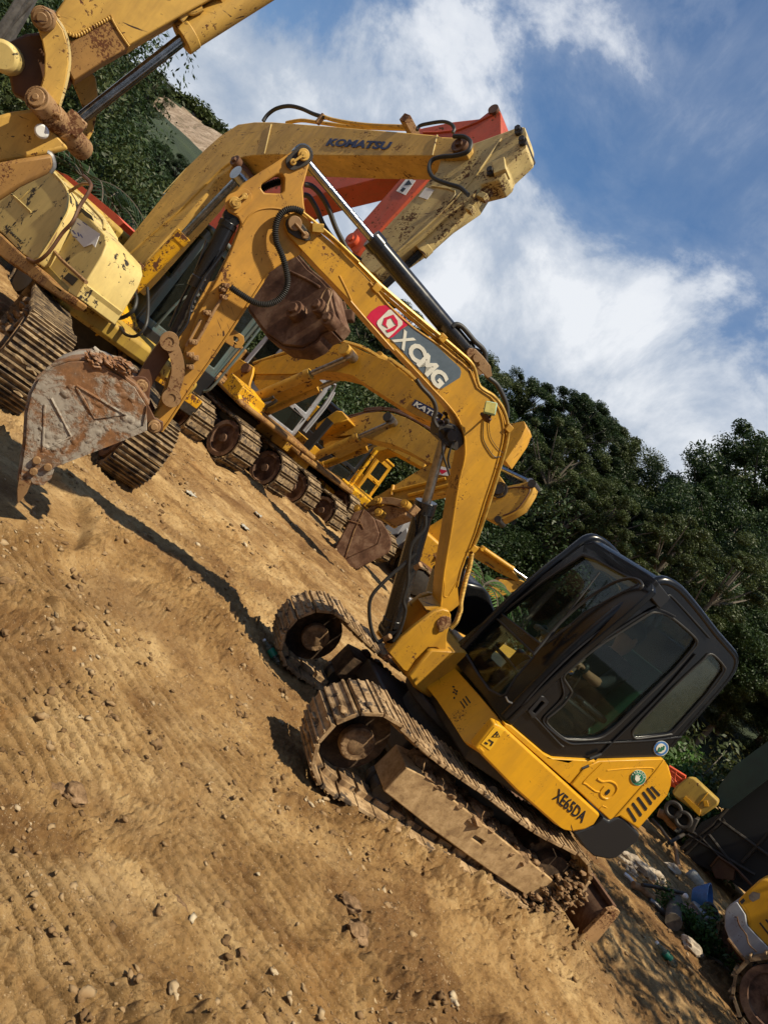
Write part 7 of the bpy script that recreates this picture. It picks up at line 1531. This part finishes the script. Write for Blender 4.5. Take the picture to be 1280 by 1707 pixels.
P = on_ground(px('G', 740, 1110), .26); m = MB(); m.lathe([(0, .16), (.02, .18), (.05, .18), (.06, .15), (.03, .11), (.0, .11)], (0, 0, 0), (.2, -.7, .7), 26); o = m.build('dark_lid', M['rubber']); o.location = P; tag(o, 'round black lid leaning on the grey box', 'lid')
P = on_ground(px('G', 672, 905), .08); m = MB(); m.lathe([(0, .02), (.01, .08), (.06, .10), (.24, .10), (.28, .07), (.31, .03), (.34, .03)], (-.17, 0, 0), (1, 0, 0), 22); o = m.build('jug', M['litter']); o.location = P; o.rotation_euler = (0, R(12), R(-20)); tag(o, 'dirty white plastic jug lying in the shade', 'jug')
# bottles
def bottle(p0, p1, label, green=True):
    A = on_ground(p0, .035); B = on_ground(p1, .035); d = B-A; L = min(d.length, .30); d.normalize()
    c = A.copy(); m = MB(); r_ = L*.135; m.lathe([(0, r_*.4), (.01, r_*.8), (.03*L/.25, r_), (L*.25, r_*.94), (L*.30, r_), (L*.62, r_), (L*.70, r_*.9), (L*.86, r_*.42), (L, r_*.38)], (0, 0, 0), d, 24); o = m.build('bottle', M['bottle'], smooth=60); o.location = c
    m = MB(); m.lathe([(L*.30, r_*1.01), (L*.31, r_*1.02), (L*.56, r_*1.02), (L*.57, r_*1.01)], (0, 0, 0), d, 24); m.build('label', M['decal_green'], o)
    m = MB(); m.lathe([(L*.93, r_*.44), (L*.93, r_*.46), (L*1.0, r_*.46), (L*1.005, r_*.3)], (0, 0, 0), d, 18); m.build('cap', M['paper'], o)
    return tag(o, label, 'bottle')
bottle((466, 1107), (440, 1066), 'clear plastic bottle with a green label by the far track')
bottle(px('G', 560, 1385), px('G', 448, 1245), 'crushed clear bottle with a green label near the shaded junk')
def rag(p, s, label, seed):
    P = on_ground(p, .01); bm = bmesh.new(); bmesh.ops.create_grid(bm, x_segments=10, y_segments=10, size=s); m = MB()
    v = [(q.co.x*(1+.3*mnoise.noise(q.co*9/s*.1+Vector((seed, 0, 0)))), q.co.y*.8, s*.55*abs(mnoise.noise(Vector((q.co.x/s*1.9+seed, q.co.y/s*1.9, .3))))+.004) for q in bm.verts]; f = [tuple(x.index for x in g.verts) for g in bm.faces]; bm.free(); m.add(v, f); m2 = MB(); m2.add(v, f)
    o = m.build('plastic_scrap', M['litter']); sd_ = o.modifiers.new('thick', 'SOLIDIFY'); sd_.thickness = .004; o.location = P; o.rotation_euler = (0, 0, seed); tag(o, label, 'litter'); return o
rag((318, 824), .07, 'crumpled white plastic scrap on the earth below the second digger', 1.3)
rag((408, 880), .07, 'pale plastic scrap in the ruts midway to the big brown bucket', 2.1)
rag((430, 858), .06, 'small white scrap beside the ruts', 3.2)
rag((463, 1043), .05, 'white flake just in front of the far track', 4.4)
P = on_ground((684, 1003), .12); m = MB(); m.lathe([(0, .02), (0, .13), (.14, .16), (.17, .16), (.17, .14), (.02, .11), (.02, .02)], (0, 0, -.12), (0, 0, 1), 22); o = m.build('bucket_pail', M['paper']); o.location = P; tag(o, 'white pail behind the foot of the near boom', 'pail')

# ---------------------------------------------------------------- undergrowth
def bush(p, D, r_, seed, label, mat='leaf_b', n=26, size=.05, hgt=1.0, grp=None, per=110, zoff=0.0, cat='bush'):
    rr = np.random.default_rng(seed); P = at_depth(p, D); zg = gz(P.x, P.y)
    c = rr.normal(size=(n, 3))*np.array([r_*.5, r_*.5, r_*.4*hgt]); c[:, 2] = np.abs(c[:, 2])+r_*.15
    q, f = leaf_cloud(rr, c, np.full(n, r_*.34), per, size); root = empty('bush', (P.x, P.y, zg+zoff)); o = bpy.data.objects.new('foliage', np_mesh('foliage', q, f, [M[mat]])); COL.objects.link(o); o.parent = root
    m = MB(); r2 = random.Random(seed)
    for k in range(7): e = c[k % n]; m.tube([(0, 0, -.1-max(0, zoff)), (e[0]*.4, e[1]*.4, e[2]*.6), tuple(e)], lambda t: .025*(1-t)+.006, 5, 3)
    m.build('stem', M['bark'], root); return tag(root, label, cat, grp)
bush(px('G', 700, 1230), 8.6, .42, 3, 'small bright green bush growing beside the grey box', 'leaf_c', 22, .030, per=90)
bush(px('G', 690, 250), 15.5, 1.3, 4, 'leafy bush just behind the small yellow engine box', 'leaf_c', 40, .07)
bush(px('G', 800, 210), 16.5, 1.8, 6, 'dark bush right of the leafy one behind the engine box', 'leaf_b', 46, .08)
bush((1120, 1240), 17, 1.6, 5, 'bush behind the rear window of the black cab', 'leaf_b', 40, .08)
for i, (p, D, r_) in enumerate([((60, 240), 15, 2.2), ((150, 330), 17, 2.4), ((230, 350), 19, 2.2), ((260, 320), 20, 2.6), ((190, 250), 21, 3.2), ((20, 120), 16, 3.0), ((90, 160), 18, 3.4), ((240, 390), 18, 1.6), ((30, 20), 17, 4.0), ((560, 590), 22, 2.6), ((640, 640), 23, 2.8), ((590, 700), 22, 2.2), ((700, 760), 23, 2.6), ((830, 850), 22, 2.6)]):
    bush(p, D, r_, 30+i, 'dark undergrowth at the foot of the slope behind the parked diggers', 'leaf' if i % 3 else 'leaf_b', 60, .06, 1.5, 'undergrowth along the foot of the slope', 420)
def palm(p, D, s, seed, label, mat='leaf', zo=0):
    rr = random.Random(seed); P = at_depth(p, D); zg = gz(P.x, P.y); root = empty('palm', (P.x, P.y, zg)); hh = max(.5, P.z-zg); fr_ = MB(); st = MB()
    st.tube([(0, 0, -.2), (.05, 0, hh*.6), (0, 0, hh)], lambda t: .09-.03*t, 8, 3)
    for k in range(11):
        a = k*.571+rr.uniform(-.2, .2); L = s*rr.uniform(.8, 1.15); el = rr.uniform(.3, 1.1); pts = [Vector((math.cos(a)*L*t*math.cos(el*(1-t*.5)), math.sin(a)*L*t*math.cos(el*(1-t*.5)), hh+L*(math.sin(el)*t-.75*t*t))) for t in [i/14 for i in range(15)]]
        st.tube(pts, .012, 5, 0)
        for i in range(2, 15):
            d = (pts[i]-pts[i-1]).normalized(); sd = d.cross(Vector((0, 0, 1))).normalized(); l = .42*L*math.sin(math.pi*(i/15)**.8)*.8
            for sg in (-1, 1):
                e = pts[i]+sd*sg*l+d*l*.6-Vector((0, 0, l*.35)); w = d*.022*s; fr_.add([pts[i]-w, pts[i]+w, e], [(0, 1, 2)])
    fr_.build('frond', M[mat], root, smooth=None); st.build('trunk', M['bark'], root); return tag(root, label, 'palm')
palm((140, 300), 13.5, 1.5, 2, 'dark palm behind the red bonnet at the left')
palm((185, 345), 14.5, 1.2, 3, 'smaller dark palm right of the other one behind the red bonnet')
palm((805, 975), 14, 1.0, 5, 'bright green young palm glimpsed beside the near boom foot', 'leaf_c')
